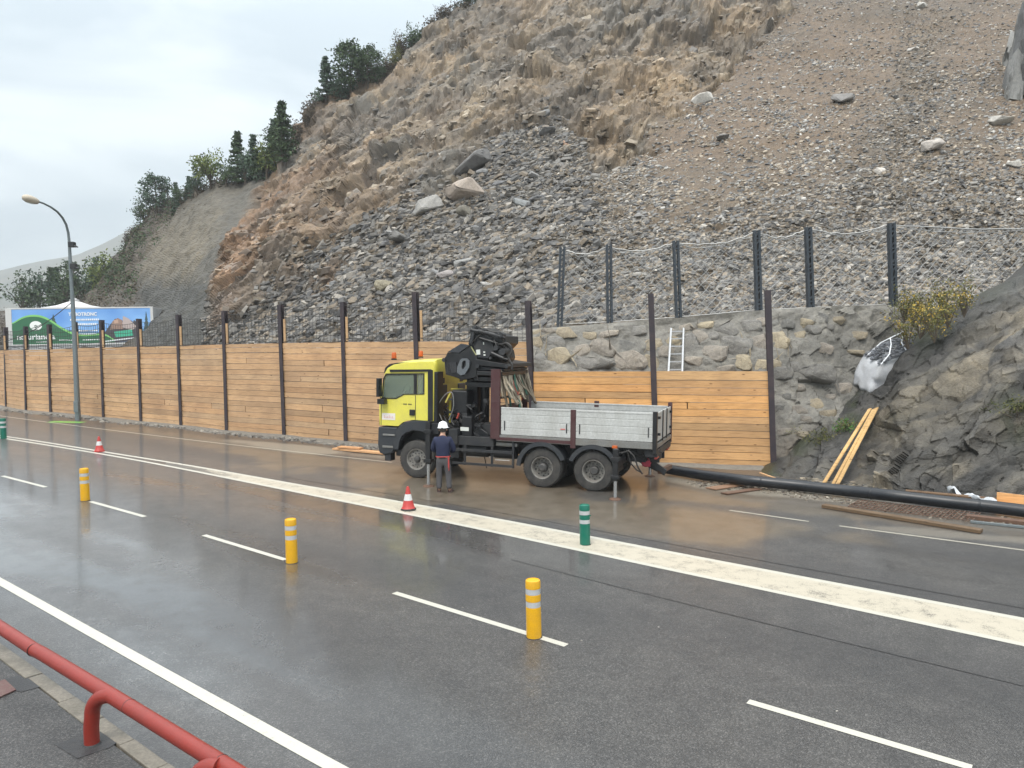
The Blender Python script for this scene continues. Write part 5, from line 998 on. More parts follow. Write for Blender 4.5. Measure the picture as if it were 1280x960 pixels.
for s in (3.58, 4.93):
    for y0, y1 in ((.0, .55), (W_-.55, W_)):
        mb = MB(); oo = [(s+.66*math.cos(t_), .52+.66*math.sin(t_)) for t_ in np.linspace(R(2 if s > 4 else 22), R(158 if s > 4 else 178), 20)]; ii_ = [(s+.625*math.cos(t_), .52+.625*math.sin(t_)) for t_ in np.linspace(R(158 if s > 4 else 178), R(2 if s > 4 else 22), 20)]; mb.prism(oo+ii_, y0, y1)
        o2_ = [(s+.67*math.cos(t_), .52+.67*math.sin(t_)) for t_ in np.linspace(R(2 if s > 4 else 22), R(158 if s > 4 else 178), 20)]; i2 = [(s+.56*math.cos(t_), .52+.56*math.sin(t_)) for t_ in np.linspace(R(158 if s > 4 else 178), R(2 if s > 4 else 22), 20)]; mb.prism(o2_+i2, (y0-.02 if y0 == 0 else y1-.02), (y0+.03 if y0 == 0 else y1+.02)); mb.build('mudguard', M['plastic'], truck, 40)
# flat bed ---------------------------------------------------------
bed = bpy.data.objects.new('flatbed', None); col.objects.link(bed); bed.parent = truck
s0, s1 = T2(625, 530)[0], T2(819, 530)[0]; zf = 1.27; zt0, zt1 = T2(640, 513.5)[1], T2(810, 512.5)[1]; zt = (zt0+zt1)/2
mb = MB(); mb.box((s0-.1, .03, zf-.0), (s1, W_-.03, zf+.05)); mb.build('bed_floor', M['woodold'], bed)
mb = MB(); mb.box((s0-.1, .0, zf-.12), (s1+.02, .03, zf+.04)); mb.box((s0-.1, W_-.03, zf-.12), (s1+.02, W_, zf+.04)); mb.box((s1-.02, .03, zf-.12), (s1+.03, W_-.03, zf-.003))
for s in np.arange(s0, s1, .5): mb.box((s, .05, zf-.1), (s+.06, W_-.05, zf-.002))
mb.build('bed_frame', M['steelg'], bed, bev=.006)
smid = T2(716.5, 530)[0]
def sidep(x0, x1, y0, y1, zb=zf+.05, zt_=None):
    zt_ = zt_ or zt; mb = MB(); n_ = 4; h = (zt_-zb)/n_
    for k in range(n_): mb.box((x0, y0, zb+k*h+.009), (x1, y1, zb+(k+1)*h-.009))
    mb.box((x0+.01, y0+.006, zb), (x1-.01, y1-.006, zt_)); mb.box((x0, y0-.008, zt_-.035), (x1, y1+.008, zt_+.006)); o = mb.build('side_panel', M['alu'], bed, bev=.004)
    mb = MB()
    for xx in (x0+.1, x1-.1): mb.box((xx-.012, y0-.02, zb+.12), (xx+.012, y0-.001, zb+.36))
    build_each(mb, 'latch', M['dark'], o); return o
sidep(s0+.03, smid-.07, -.0, .032); sidep(smid+.07, s1-.06, -.0, .032); sidep(s0+.03, s1-.06, W_-.032, W_)
mb = MB(); h = (zt-zf-.05)/4
for k in range(4): mb.box((s1-.01, .1, zf+.05+k*h+.004), (s1+.025, W_-.1, zf+.05+(k+1)*h-.004))
mb.box((s1-.005, .1, zf+.05), (s1+.02, W_-.1, zt)); mb.build('tail_panel', M['alu'], bed, bev=.004)
mb = MB(); 
for y in (.95, 1.6): mb.box((s1+.026, y, zf-.05), (s1+.05, y+.05, zt+.01))
for y in (.2, 2.15):
    for z in (zf+.2, zt-.15): mb.box((s1+.026, y, z), (s1+.09, y+.1, z+.06))
build_each(mb, 'tail_latch', M['black'], bed)
for y0 in (-.03, W_-.09): 
    mb = MB(); mb.box((s1-.055, y0, zf-.22), (s1+.05, y0+.12, zt+.04 if y0 < 1 else zt+.1)); mb.build('corner_post', M['black'] if y0 < 1 else M['maroon'], bed, bev=.006)
for y0 in (-.02, W_-.035): mb = MB(); mb.box((smid-.066, y0, zf-.2 if y0 < 1 else zt-.1), (smid+.066, y0+.055, zt+.01 if y0 < 1 else zt+.07)); mb.build('bed_post', M['maroon'], bed, bev=.006)
M['redtag'] = flat('red_sticker', (.5, .08, .06)); mb = MB(); p = T2(703, 536.5); mb.box((p[0]-.05, -.006, p[1]-.012), (p[0]+.07, -.001, p[1]+.012)); mb.build('small_sticker', M['redtag'], bed)
# headboard
hs0, hs1 = T2(613.5, 500)[0], T2(624.8, 500)[0]; hz = T2(619, 461.5)[1]
mb = MB(); mb.box((hs0, -.02, 1.2), (hs1, .06, hz)); mb.box((hs0+.01, -.03, T2(619, 503.5)[1]), (hs1+.05, -.021, T2(619, 502)[1])); mb.build('headboard_post', M['maroon'], bed, bev=.006)
mb = MB(); mb.box((hs0, W_-.06, 1.2), (hs1-.08, W_+.02, hz)); mb.build('headboard_post', M['maroon'], bed, bev=.006)
mb = MB(); mb.box((hs0, .061, zf+.05), (hs0+.04, W_-.061, zf+.75)); mb.box((hs0+.02, .061, hz-.1), (hs0+.08, W_-.061, hz-.02)); mb.box((hs0+.02, .061, 2.2), (hs0+.06, W_-.061, 2.26)); mb.build('headboard', M['maroon'], bed, bev=.006)
mb = MB(); mb.box((s0-.1, -.012, zf-.1), (smid, -.001, zf-.02)); mb.build('bed_edge', M['maroon'], bed)
# rear underside
p = T2(794, 557); q = T2(814, 569); mb = MB(); mb.cyl((p[0], .35, (p[1]+q[1])/2), (q[0], .35, (p[1]+q[1])/2), .13, 20); mb.build('air_tank', M['plastic'], truck, 40)
M['redc'] = flat('red_coupling', (.5, .06, .10)); p = T2(807.5, 577.5, .8); mb = MB(); mb.lathe([(0, -.04), (.10, -.04), (.13, 0), (.13, .04), (0, .05)], (p[0], .8, p[1]), 'y', 16); mb.box((p[0]-.1, .82, p[1]-.12), (p[0]+.1, .9, p[1]+.1)); mb.build('coupling', M['redc'], truck, 40)
mb = MB(); 
for (a, c, w) in (((780, 560, .2), (808, 572, .5), .08), ((800, 568, .9), (832, 590, .9), .13), ((800, 575, 1.4), (832, 592, 1.4), .11), ((818, 560, .3), (832, 556, 1.8), .1)): p, q = T(*a), T(*c); mb.beam(p, q, .1, w)
mb.box((6.2, .1, .95), (6.5, 2.38, 1.12)); mb.box((5.75, .5, .75), (6.15, 1.9, 1.0)); mb.build('rear_frame', M['dark'], truck, bev=.006)
mb = MB(); p, q = T(824, 590, .9), T(838, 582.5, 1.5); mb.beam(p, q, .1, .1); mb.build('tow_bar', M['rust'], truck)
mb = MB(); x, _, z = T(782, 566, -.02)
mb.tube([(x-.1, -.02, z-.02), (x+.08, -.05, z+.06), (x+.2, -.05, z-.05), (x+.32, -.03, z-.35), (x+.42, 0, z-.5)], .02, 7); mb.tube([(x-.2, .0, z-.02), (x+.02, .1, z+.02), (x+.1, .08, z-.25), (x+.25, .1, z-.42), (x+.4, .05, z-.48)], .018, 7); mb.tube([(x+.3, .3, z), (x+.5, .3, z-.2), (x+.6, .4, z+.05), (x+.8, .5, z)], .018, 7); mb.build('hose', M['rubber'], truck, 60)
for y in (.15, 1.95):
    mb = MB(); mb.box((s1-.03, y, zf-.38), (s1+.03, y+.35, zf-.24)); mb.build('tail_lamp', M['redp'], truck, bev=.01)
# slings hung on the headboard -------------------------------------
rsn = random.Random(17); xs0 = hs0+.09
lab = {'slingb': 'beige webbing sling hanging in the bundle behind the black crane', 'slingg': 'dark green sling hanging in the bundle behind the black crane', 'slingr': 'red sling hanging in the bundle behind the black crane', 'slingd': 'dirty brown rope sling hanging in the bundle behind the black crane'}
for k in range(30):
    kind = rsn.choice(('slingb', 'slingb', 'slingd', 'slingd', 'slingb', 'slingg', 'slingd')) if k not in (12, 23) else 'slingr'
    y = .16+2.15*k/29; top = hz-.02; x = xs0+rsn.uniform(.03, .12); dn = rsn.uniform(.55, 1.08); w = rsn.uniform(.05, .13); dx = rsn.uniform(.05, .34); pts = []
    for j in range(22):
        t_ = j/21; ang_ = t_*2*math.pi; s_ = math.sin(ang_/2); pts.append(Vector((x+dx*s_**1.5+rsn.uniform(-.012, .012)+ (.02 if j > 10 else 0), y+w*math.sin(ang_)*.8+rsn.uniform(-.01, .01)+.12*s_*math.sin(k*1.3), top-dn*(s_**1.15))))
    mb = MB(); r_ = rsn.uniform(.017, .036); mb.tube([TM @ p for p in pts], r_, 6, False); o = mb.build('lifting_sling', M[kind], None, 60); tag(o, lab[kind], 'sling', 'slings hanging behind the crane')
# ================================================================== WORKER
def skin(name, verts, edges, m, parent=None, sub=2, root=0):
    """verts: name -> (x,y,z,rx[,ry]); one continuous surface grown round a skeleton"""
    keys = list(verts); me = bpy.data.meshes.new(name); me.from_pydata([verts[k][:3] for k in keys], [(keys.index(a), keys.index(b_)) for a, b_ in edges], [])
    o = bpy.data.objects.new(name, me); col.objects.link(o); sk = o.modifiers.new('skin', 'SKIN'); sk.use_smooth_shade = True
    for i, k in enumerate(keys): v = verts[k]; me.skin_vertices[0].data[i].radius = (v[3], v[4] if len(v) > 4 else v[3]); me.skin_vertices[0].data[i].use_root = (i == root)
    sb = o.modifiers.new('sub', 'SUBSURF'); sb.levels = sub; sb.render_levels = sub
    dg = bpy.context.evaluated_depsgraph_get(); me2 = bpy.data.meshes.new_from_object(o.evaluated_get(dg)); o.modifiers.clear(); o.data = me2; me2.materials.clear(); me2.materials.append(m); me2.shade_smooth()
    if parent: o.parent = parent
    return o
wp = gnd(555, 615.5); worker = thing('person', 'worker in white helmet, navy jacket and grey trousers with his back turned beside the truck', 'person', tuple(wp), R(-6))
# local frame: +y is ahead of him (towards the truck), z up; he looks slightly down at his hands
B = dict(pel=(0, 0, .88, .15, .11), sp=(0, .0, 1.03, .14, .10), ch=(0, .01, 1.23, .165, .11), nk=(0, .03, 1.38, .07), nk2=(0, .055, 1.45, .055), hd=(0, .075, 1.53, .078, .09), hd2=(0, .08, 1.60, .08, .09), hd3=(0, .08, 1.66, .06, .07), fc=(0, .15, 1.52, .035), ns=(0, .185, 1.545, .014),
         sl=(-.17, .01, 1.31, .065), sr=(.17, .01, 1.31, .065), el=(-.25, .06, 1.06, .047), er=(.25, .05, 1.05, .047), wl=(-.13, .26, .99, .03), wr=(.14, .25, .97, .03), pl=(-.085, .325, .985, .026, .016), pr=(.09, .315, .965, .026, .016),
         hl=(-.09, .0, .84, .095), hr=(.09, 0, .84, .095), kl=(-.11, .02, .46, .06), kr=(.12, .03, .46, .06), al=(-.115, -.01, .09, .042), ar=(.135, -.01, .09, .042), tl=(-.125, .1, .04, .04, .03), tr=(.165, .09, .04, .04, .03))
E_ = [('pel', 'sp'), ('sp', 'ch'), ('ch', 'nk'), ('nk', 'nk2'), ('nk2', 'hd'), ('hd', 'hd2'), ('hd2', 'hd3'), ('hd', 'fc'), ('fc', 'ns'), ('ch', 'sl'), ('ch', 'sr'), ('sl', 'el'), ('sr', 'er'), ('el', 'wl'), ('er', 'wr'), ('wl', 'pl'), ('wr', 'pr'), ('pel', 'hl'), ('pel', 'hr'), ('hl', 'kl'), ('hr', 'kr'), ('kl', 'al'), ('kr', 'ar'), ('al', 'tl'), ('ar', 'tr')]
for s_, P_ in (('l', (-.085, .325, .985)), ('r', (.09, .315, .965))):
    sg_ = 1 if s_ == 'l' else -1
    for k, (o_, L) in enumerate(((-.027, .062), (-.009, .072), (.009, .07), (.027, .055))):
        b0 = (P_[0]+sg_*.0+o_*.3, P_[1]+.02, P_[2]+o_); a1 = (b0[0]+sg_*.022, b0[1]+L*.5, b0[2]-.004); a2v = (b0[0]+sg_*.048, b0[1]+L*.55, b0[2]-.01)
        B[f'f{s_}{k}a'] = b0+(.0095,); B[f'f{s_}{k}b'] = a1+(.0085,); B[f'f{s_}{k}c'] = a2v+(.007,); E_ += [(f'p{s_}', f'f{s_}{k}a'), (f'f{s_}{k}a', f'f{s_}{k}b'), (f'f{s_}{k}b', f'f{s_}{k}c')]
    B[f't{s_}a'] = (P_[0]+sg_*.02, P_[1]-.02, P_[2]+.03, .011); B[f't{s_}b'] = (P_[0]+sg_*.035, P_[1]+.015, P_[2]+.045, .009); E_ += [(f'p{s_}', f't{s_}a'), (f't{s_}a', f't{s_}b')]
body = skin('body', B, E_, M['skin'], worker)
mb = MB()
for sx_ in (-1, 1): mb.lathe([(0, -.012), (.022, -.008), (.026, .004), (.0, .012)], (sx_*.083, .07, 1.545), 'y', 10)
build_each(mb, 'ear', M['skin'], worker, 60)
mb = MB(); mb.lathe([(.0, .02), (.06, .015), (.088, .0), (.09, -.06), (.07, -.1), (0, -.1)], (0, .052, 1.6), 'z', 16); mb.build('hair', M['hair'], worker, 60)
mb = MB()
for sx_ in (-1, 1): mb.lathe([(0, -.008), (.010, -.004), (.010, .004), (0, .006)], (sx_*.03, .163, 1.56), 'y', 8)
build_each(mb, 'eye', M['rubber'], worker, 60); mb = MB(); mb.box((-.022, .17, 1.497), (.022, .18, 1.503)); mb.build('mouth', M['redp'], worker)
J = dict(w0=(0, 0, .85, .165, .125), w=(0, 0, .93, .19, .145), w2=(0, -.005, 1.0, .185, .14), c=(0, 0, 1.15, .205, .15), c2=(0, .0, 1.27, .19, .14), c3=(0, .02, 1.37, .10, .09), col=(0, .035, 1.42, .068), sl=(-.175, .01, 1.31, .088), sr=(.175, .01, 1.31, .088), ml=(-.225, .02, 1.19, .082), mr=(.225, .02, 1.19, .082), el=(-.265, .06, 1.05, .066), er=(.265, .05, 1.04, .066), wl=(-.15, .23, .99, .048), wr=(.155, .22, .975, .048))
skin('jacket', J, [('w0', 'w'), ('w', 'w2'), ('w2', 'c'), ('c', 'c2'), ('c2', 'c3'), ('c3', 'col'), ('c2', 'sl'), ('c2', 'sr'), ('sl', 'ml'), ('sr', 'mr'), ('ml', 'el'), ('mr', 'er'), ('el', 'wl'), ('er', 'wr')], M['navy'], worker)
Tt = dict(w=(0, 0, .95, .155, .115), h=(0, -.005, .83, .16, .125), hl=(-.088, 0, .74, .105), hr=(.088, 0, .74, .105), kl=(-.11, .015, .46, .082), kr=(.118, .025, .46, .082), cl=(-.115, 0, .25, .074), cr=(.128, .005, .25, .074), al=(-.118, -.01, .085, .072), ar=(.136, -.01, .085, .072))
skin('trousers', Tt, [('w', 'h'), ('h', 'hl'), ('h', 'hr'), ('hl', 'kl'), ('hr', 'kr'), ('kl', 'cl'), ('kr', 'cr'), ('cl', 'al'), ('cr', 'ar')], M['trous'], worker)
for s_, (x, x2) in ((0, (-.118, -.13)), (1, (.136, .185))):
    skin('boot', dict(a=(x, -.045, .05, .052, .045), b=(x*.5+x2*.5, .05, .045, .05, .04), c=(x2, .14, .038, .044, .034), t=(x, -.02, .12, .05)), [('a', 'b'), ('b', 'c'), ('a', 't')], M['boot'], worker)
mb = MB(); mb.tube([(.176*math.cos(t_), .136*math.sin(t_), .90) for t_ in np.linspace(0, 2*math.pi, 28)], .014, 6); mb.build('belt', M['redp'], worker, 60)
mb = MB(); mb.box((.13, -.09, .62), (.165, -.03, .9)); mb.box((.14, -.075, .55), (.16, -.045, .7)); mb.build('tool_pouch', M['redp'], worker, bev=.01)
mb = MB(); mb.lathe([(.0, .125), (.04, .122), (.08, .105), (.108, .065), (.12, .01), (.125, -.02), (.133, -.028), (.134, -.036), (.12, -.034)], (0, .075, 1.635), 'z', 28)
mb.tube([(0, .075-.115+.012, 1.665), (0, .0, 1.745), (0, .075, 1.768), (0, .15, 1.745), (0, .19, 1.66)], .012, 6); mb.lathe([(.125, 0), (.15, -.006), (.135, -.012)], (0, .115, 1.607), 'z', 20); h_ = mb.build('helmet', M['helmet'], worker, 60)
mb = MB(); mb.box((-.02, -.062, 1.60), (.02, -.052, 1.618)); mb.build('helmet_buckle', M['rubber'], h_)
# ================================================================== BOLLARDS AND CONES
def bollard(px_, py_, m, label, group, dented=False, rotz=0):
    p = gnd(px_, py_); root = thing('bollard', label, 'bollard', tuple(p), rotz, group); r = .098; H = .755
    bands = [(.40, .475), (.565, .64)]; prof = [(r*.98, 0), (r, .02), (r, bands[0][0]-.004), (r-.006, bands[0][0]), (r-.006, bands[0][1]), (r, bands[0][1]+.004), (r, bands[1][0]-.004), (r-.006, bands[1][0]), (r-.006, bands[1][1]), (r, bands[1][1]+.004), (r, H-.035), (r*.95, H-.012), (r*.84, H-.004), (r*.80, H-.016), (0, H-.018)]
    mb = MB(); mb.lathe(prof, (0, 0, 0), 'z', 36); mb.build('post_body', m, root, 35)
    for a, c in bands: mb = MB(); mb.lathe([(r-.005, a+.001), (r-.0015, a+.003), (r-.0015, c-.003), (r-.005, c-.001)], (0, 0, 0), 'z', 36); mb.build('reflective_band', M['refl'], root, 35)
    if m == M['grn']: mb = MB(); mb.box((r*.9, -.012, .535), (r+.02, .012, .55)); mb.build('clip', m, root)
    mb = MB(); mb.lathe([(0, .004), (r*1.12, .004), (r*1.14, -.002)], (0, 0, 0), 'z', 24); mb.build('base_ring', M['rubber'], root); return root
bollard(667.5, 796, M['yel'], 'yellow plastic bollard nearest the camera, at the end of a lane dash', 'yellow lane bollards'); bollard(364.8, 703, M['yel'], 'yellow plastic bollard second farthest of the three, left of the middle of the road', 'yellow lane bollards'); bollard(106.6, 625.5, M['yel'], 'yellow plastic bollard farthest away, with a scratched top, near the left edge', 'yellow lane bollards')
bollard(731.4, 680.5, M['grn'], 'green plastic bollard on the wide cream stripe in front of the truck', 'green median bollards'); bollard(4.6, 548.5, M['grn'], 'green plastic bollard far off at the left edge of the road', 'green median bollards')
bollard(-110, 531, M['grn'], 'green plastic bollard beyond the left edge', 'green median bollards') if False else None
def cone(px_, py_, H, label, basem):
    p = gnd(px_, py_); root = thing('traffic_cone', label, 'traffic cone', tuple(p), .3, 'traffic cones on the double line')
    mb = MB(); n_ = 8; r = H*.33; mb.lathe([(r, 0), (r, .03), (r*.92, .04), (r*.42, .045)], (0, 0, 0), 'z', 8); mb.build('base', basem, root, bev=.006)
    rr = lambda z: .115*H/.5*(1-z/H)*1.0+.026; mb = MB(); mb.lathe([(rr(.05)*1.15, .045), (rr(.06), .075), (rr(H*.42), H*.42)], (0, 0, 0), 'z', 28); mb.lathe([(rr(H*.68), H*.68), (rr(H*.9), H*.9), (.03, H*.97), (.022, H), (0, H)], (0, 0, 0), 'z', 28); mb.build('cone_body', M['conered'], root, 40)
    mb = MB(); mb.lathe([(rr(H*.42)+.001, H*.42), (rr(H*.68)+.001, H*.68)], (0, 0, 0), 'z', 28); mb.build('white_band', M['white'], root, 40)
cone(510.5, 637.5, .53, 'red and white traffic cone on a black rubber base standing before the truck', M['rubber']); cone(124.3, 564.5, .50, 'small faded red and white traffic cone far left on the double line', M['conered'])
# ================================================================== RED RAIL
RH = .62
rc_ = [gnd(x, y, RH) for x, y in ((-420, 600), (0, 784), (42, 811.5), (140, 870), (287, 961), (420, 1043), (600, 1154))]
rroot = thing('guard_rail', 'red painted tubular steel rail on curved posts along the kerb in the near left corner', 'railing', tuple(gnd(115, 930, KH))); RO = Vv(gnd(115, 930, KH))
def kproj(p): q = np.array(p[:2]); s_ = (q-ko[0])@kd; w_ = (q-ko[0])@kn; return s_, w_
sA, wA = kproj(gnd(140, 870, RH)); sP, wP = kproj(gnd(115, 930, KH)); s42, w42 = kproj(gnd(42, 811.5, RH)); s0r, w0r = kproj(gnd(0, 784, RH)); s28, w28 = kproj(gnd(287, 961, RH))
def rl(s_, w_, h): return Vector(kpt(s_, w_, h))-RO
mb = MB(); pts = [rl(s0r-14, w0r+(w0r-w42)*0-.0, RH), rl(s0r, w0r, RH), rl(s42-.15, w42, RH)]; pts += [rl(s42, w42, RH), rl(s42+.2, w42+(wA-w42)*.25, RH), rl(sA, wA, RH), rl(s28, w28, RH), rl(s28+4, w28+(w28-wA), RH)]; mb.tube(pts, .066, 22)
mb.build('rail_tube', M['rail'], rroot, 60)
mb = MB()
for s_, w_ in ((s42+.02, w42+.005), (sA+.32, wA+(w28-wA)*.2), (s28-.12, w28-.0)): mb.tube([rl(s_, w_, RH), rl(s_+.006, w_, RH)], .0675, 22)
build_each(mb, 'pipe_joint', M['rubber'], rroot)
for ds in (-3.05, 0.0, 1.80, 3.6):
    mb = MB(); sp = sP+ds; wq = wP; wr_ = wA if ds < 3 else w28; sr_ = sA+ds; c_ = [rl(sp, wq, KH-.02), rl(sp, wq, KH+.16), rl(sp+(sr_-sp)*.1, wq, KH+.27)]
    for k in range(1, 9): t_ = k/8*math.pi/2; c_.append(rl(sp+(sr_-sp)*(.1+.9*(1-math.cos(t_))), wq+(wr_-wq)*(1-math.cos(t_)), KH+.27+(RH-KH-.27)*math.sin(t_)))
    mb.tube(c_, .066, 20); mb.build('rail_post', M['rail'], rroot, 60)
    q = rl(sp, wq, KH+.002); mb = MB(); mb.lathe([(.0, .012), (.072, .012), (.078, .0)], (q.x, q.y, q.z), 'z', 20); mb.build('post_collar', M['patch'], rroot)
# ================================================================== STREET LAMP
lb = Vv(gnd(97.5, 525)); lamp = thing('street_lamp', 'tall grey street lamp with curved arm in front of the billboard and timber wall', 'street lamp', tuple(lb))
def lp(px_, py_, dY): return Vv(at(px_, py_, lb.y+dY))-lb
stem = [Vector((0, 0, -.1)), lp(94.5, 450, 0), lp(90.5, 380, 0), lp(86.5, 300, 0)]; stem = [Vector((0, 0, -.1))]+[lp(x, y, 0) for x, y in ((96, 490), (94, 440), (91, 380), (88.5, 340), (86.5, 302))]
arm = [lp(86.5, 302, 0), lp(85.3, 291, -.03), lp(82.8, 281, -.15), lp(78, 272, -.4), lp(71.5, 264.5, -.75), lp(63, 258.5, -1.15), lp(54, 254, -1.5), (lp(46, 251.5, -1.8))]
mb = MB(); mb.tube(stem, [.12, .115, .10, .085, .075, .065], 16); mb.build('pole', M['galv'], lamp, 60); mb = MB(); mb.tube(arm, [.06, .055, .05, .048, .045, .042, .04, .04], 12); mb.build('arm', M['galv'], lamp, 60)
mb = MB(); a, c = lp(48.5, 252.6, -1.75), lp(27.5, 246, -2.3); d = (c-a); mb.tube([a+d*t_ for t_ in (0, .05, .25, .5, .75, .93, 1)], [.06, .10, .145, .165, .16, .11, .03], 14); o = mb.build('lamp_head', M['beige'], lamp, 60)
mb = MB(); mb.tube([a+d*t_+Vector((0, 0, -.075)) for t_ in (.2, .4, .7, .9)], [.06, .10, .10, .04], 12); mb.build('lamp_glass', M['labwh'], o, 60)
mb = MB(); mb.box((-.1, -.14, .35), (.1, -.1, .85)); mb.build('service_door', M['galv'], lamp, bev=.01)
for px_, py_ in ((89.8, 305.5), (91.8, 332.5)):
    c = lp(px_, py_, -.15); mb = MB(); mb.box((c.x-.1, c.y-.14, c.z-.13), (c.x+.14, c.y+.1, c.z+.1)); mb.beam(c+Vector((.12, 0, -.05)), c+Vector((.22, -.02, -.13)), .2, .05); mb.beam(c+Vector((-.16, .05, .12)), c+Vector((.05, 0, .1)), .04, .04); mb.build('floodlight', M['dark'], lamp, bev=.02)
mb = MB(); a = lb+lp(90.7, 377, 0); e = Vv(at(6, 427, lb.y+3)); mb.tube([a+(e-a)*t_-Vector((0, 0, .25*math.sin(t_*math.pi))) for t_ in np.linspace(0, 1, 14)], .018, 5); tag(mb.build('cable', M['wire'], None, 60), 'thin black cable sagging from the street lamp down to the timber wall', 'cable')
# ================================================================== BILLBOARD, TENT
BY = 58.0; bl, br_ = Vv(at(8.5, 433, BY-1.0)), Vv(at(193, 433.5, BY+.6)); bd = br_-bl; bd.z = 0; BL = bd.length; bd.normalize(); bz = bl.z; BHt = at(8.5, 385.3, BY-1.0)[2]-bz; ang_b = math.atan2(bd.y, bd.x)
bb = thing('billboard', 'blue and green advertising billboard on a white framed container behind the timber wall', 'billboard', tuple(bl), ang_b)
mb = MB(); mb.box((0, .06, -1.6), (BL, 2.4, BHt-.02)); mb.build('container', M['cont'], bb, bev=.02)
mb = MB(); mb.box((0, -.02, -.0), (BL, .058, .12)); mb.box((0, -.02, BHt-.1), (BL, .058, BHt)); mb.box((0, -.02, .12), (.42, .058, BHt-.1)); mb.box((BL-.2, -.02, .12), (BL, .058, BHt-.1)); mb.build('frame', M['white'], bb, bev=.01)
x0b, x1b, z0b, z1b = .43, BL-.21, .125, BHt-.105; BW, BH = x1b-x0b, z1b-z0b
def bpoly(name, pts, c, y, rough=.45):
    mb = MB(); mb.add([(x0b+u*BW, y, z0b+v*BH) for u, v in pts], [tuple(range(len(pts)))]); return mb.build(name, flat('sign_'+name, c, rough), bb)
m, t, b = nmat('sign_sky'); g = noise_n(t, .35, 2); r_ = ramp(t, g.outputs[0], [(.3, (.09, .25, .62)), (.7, (.24, .46, .80))]); lk(t, r_.outputs[0], b.inputs['Base Color']); b.inputs['Roughness'].default_value = .4
mb = MB(); mb.box((x0b, .0, z0b), (x1b, .05, z1b)); mb.build('banner', m, bb)
us = np.linspace(0, 1, 60); f = lambda u: np.interp(u, [0, .05, .1, .16, .22, .28, .34, .39, .44, .52, .60, .65, .69, .72, .735, 1], [.56, .70, .78, .80, .76, .63, .44, .32, .24, .20, .23, .235, .18, .08, 0, 0])
sm_ = lambda u: float(np.mean([f(min(max(u+d_, 0), 1)) for d_ in (-.03, -.015, 0, .015, .03)]))
pts = [(u, sm_(u)) for u in us]; bpoly('dark_water', [(.36, 0), (.36, .42), (.66, .30), (1, .42), (1, 0)], (.10, .20, .33), -.004)
bpoly('green_hill', [(0, 0)]+[(u, v) for u, v in pts if u <= .74]+[(.735, 0)], (.03, .135, .065), -.012)
mb = MB(); q = [(u, v) for u, v in pts if u <= .735]; V_ = []
for u, v in q: V_ += [(x0b+u*BW, -.016, z0b+v*BH), (x0b+u*BW, -.016, z0b+min(.99, v+.035+.03*math.sin(u*4))*BH)]
mb.add(V_, [(2*i, 2*i+1, 2*i+3, 2*i+2) for i in range(len(q)-1)]); mb.build('light_green_curve', flat('sign_lime', (.22, .55, .16)), bb)
def disc(cx_, cz_, r, c, y, name, sx=1.0, a0=0, a1=2*math.pi):
    n_ = 32; mb = MB(); mb.add([(x0b+cx_*BW+sx*r*math.cos(a0+(a1-a0)*k/n_), y, z0b+cz_*BH+r*math.sin(a0+(a1-a0)*k/n_)) for k in range(n_)], [tuple(range(n_))]); return mb.build(name, flat('sign_'+name, c), bb)
disc(.168, .53, .34, (.8, .82, .8), -.02, 'emblem_disc', 1.25)
mb = MB(); cx0, cz0 = x0b+.168*BW, z0b+.5*BH
for (dx, dz, w, h) in ((0, -.12, .05, .2), (0, -.02, .16, .07), (-.08, .06, .1, .06), (.09, .05, .1, .06), (0, .1, .14, .06), (0, -.22, .3, .05)): mb.add([(cx0+dx-w/2, -.024, cz0+dz-h/2), (cx0+dx+w/2, -.024, cz0+dz-h/2), (cx0+dx+w/2*.7, -.024, cz0+dz+h/2), (cx0+dx-w/2*.7, -.024, cz0+dz+h/2)], [(0, 1, 2, 3)])
mb.add([(cx0-.42, -.0245, cz0-.16), (cx0-.42, -.0245, cz0-.12), (cx0, -.0245, cz0-.02), (cx0+.42, -.0245, cz0+.22), (cx0+.42, -.0245, cz0+.17), (cx0, -.0245, cz0-.07)], [(0, 1, 2, 3, 4, 5)]); mb.build('emblem_tree', flat('sign_emblem', (.05, .09, .06)), bb)
def text(s, x, z, size, m, name='lettering', y=-.03, w=None, bold=.0):
    cu = bpy.data.curves.new(name, 'FONT'); cu.body = s; cu.size = size; cu.offset = bold; cu.extrude = .002; to = bpy.data.objects.new(name, cu); col.objects.link(to); dg = bpy.context.evaluated_depsgraph_get(); me = bpy.data.meshes.new_from_object(to.evaluated_get(dg)); bpy.data.objects.remove(to)
    o = bpy.data.objects.new(name, me); col.objects.link(o); me.materials.clear(); me.materials.append(m); o.parent = bb; o.rotation_euler = (R(90), 0, 0); o.location = (x, y, z)
    if w: wd = max(v.co.x for v in me.vertices)-min(v.co.x for v in me.vertices); o.scale = (w/wd, 1, 1)
    return o
M['signw'] = flat('sign_white', (.82, .84, .84))
text('naturlandia', x0b+.030*BW, z0b+.14*BH, .55, M['signw'], w=BW*.27, bold=.012)
text('TOBOTRONC', x0b+.405*BW, z0b+.80*BH, .34, M['signw'], w=BW*.205, bold=.01)
mb = MB(); rl_ = random.Random(3)
for (u0, u1, v, h) in ((.415, .63, .66, .05), (.425, .61, .53, .05), (.43, .615, .35, .035), (.43, .60, .25, .035), (.165, .265, .05, .025), (.33, .43, .085, .03), (.50, .65, .085, .03), (.445, .47, .085, .04)):
    u = u0
    while u < u1-.004: w = rl_.uniform(.006, .013); mb.add([(x0b+u*BW, -.03, z0b+v*BH), (x0b+min(u+w, u1)*BW, -.03, z0b+v*BH), (x0b+min(u+w, u1)*BW, -.03, z0b+(v+h)*BH), (x0b+u*BW, -.03, z0b+(v+h)*BH)], [(0, 1, 2, 3)]); u += w+.004
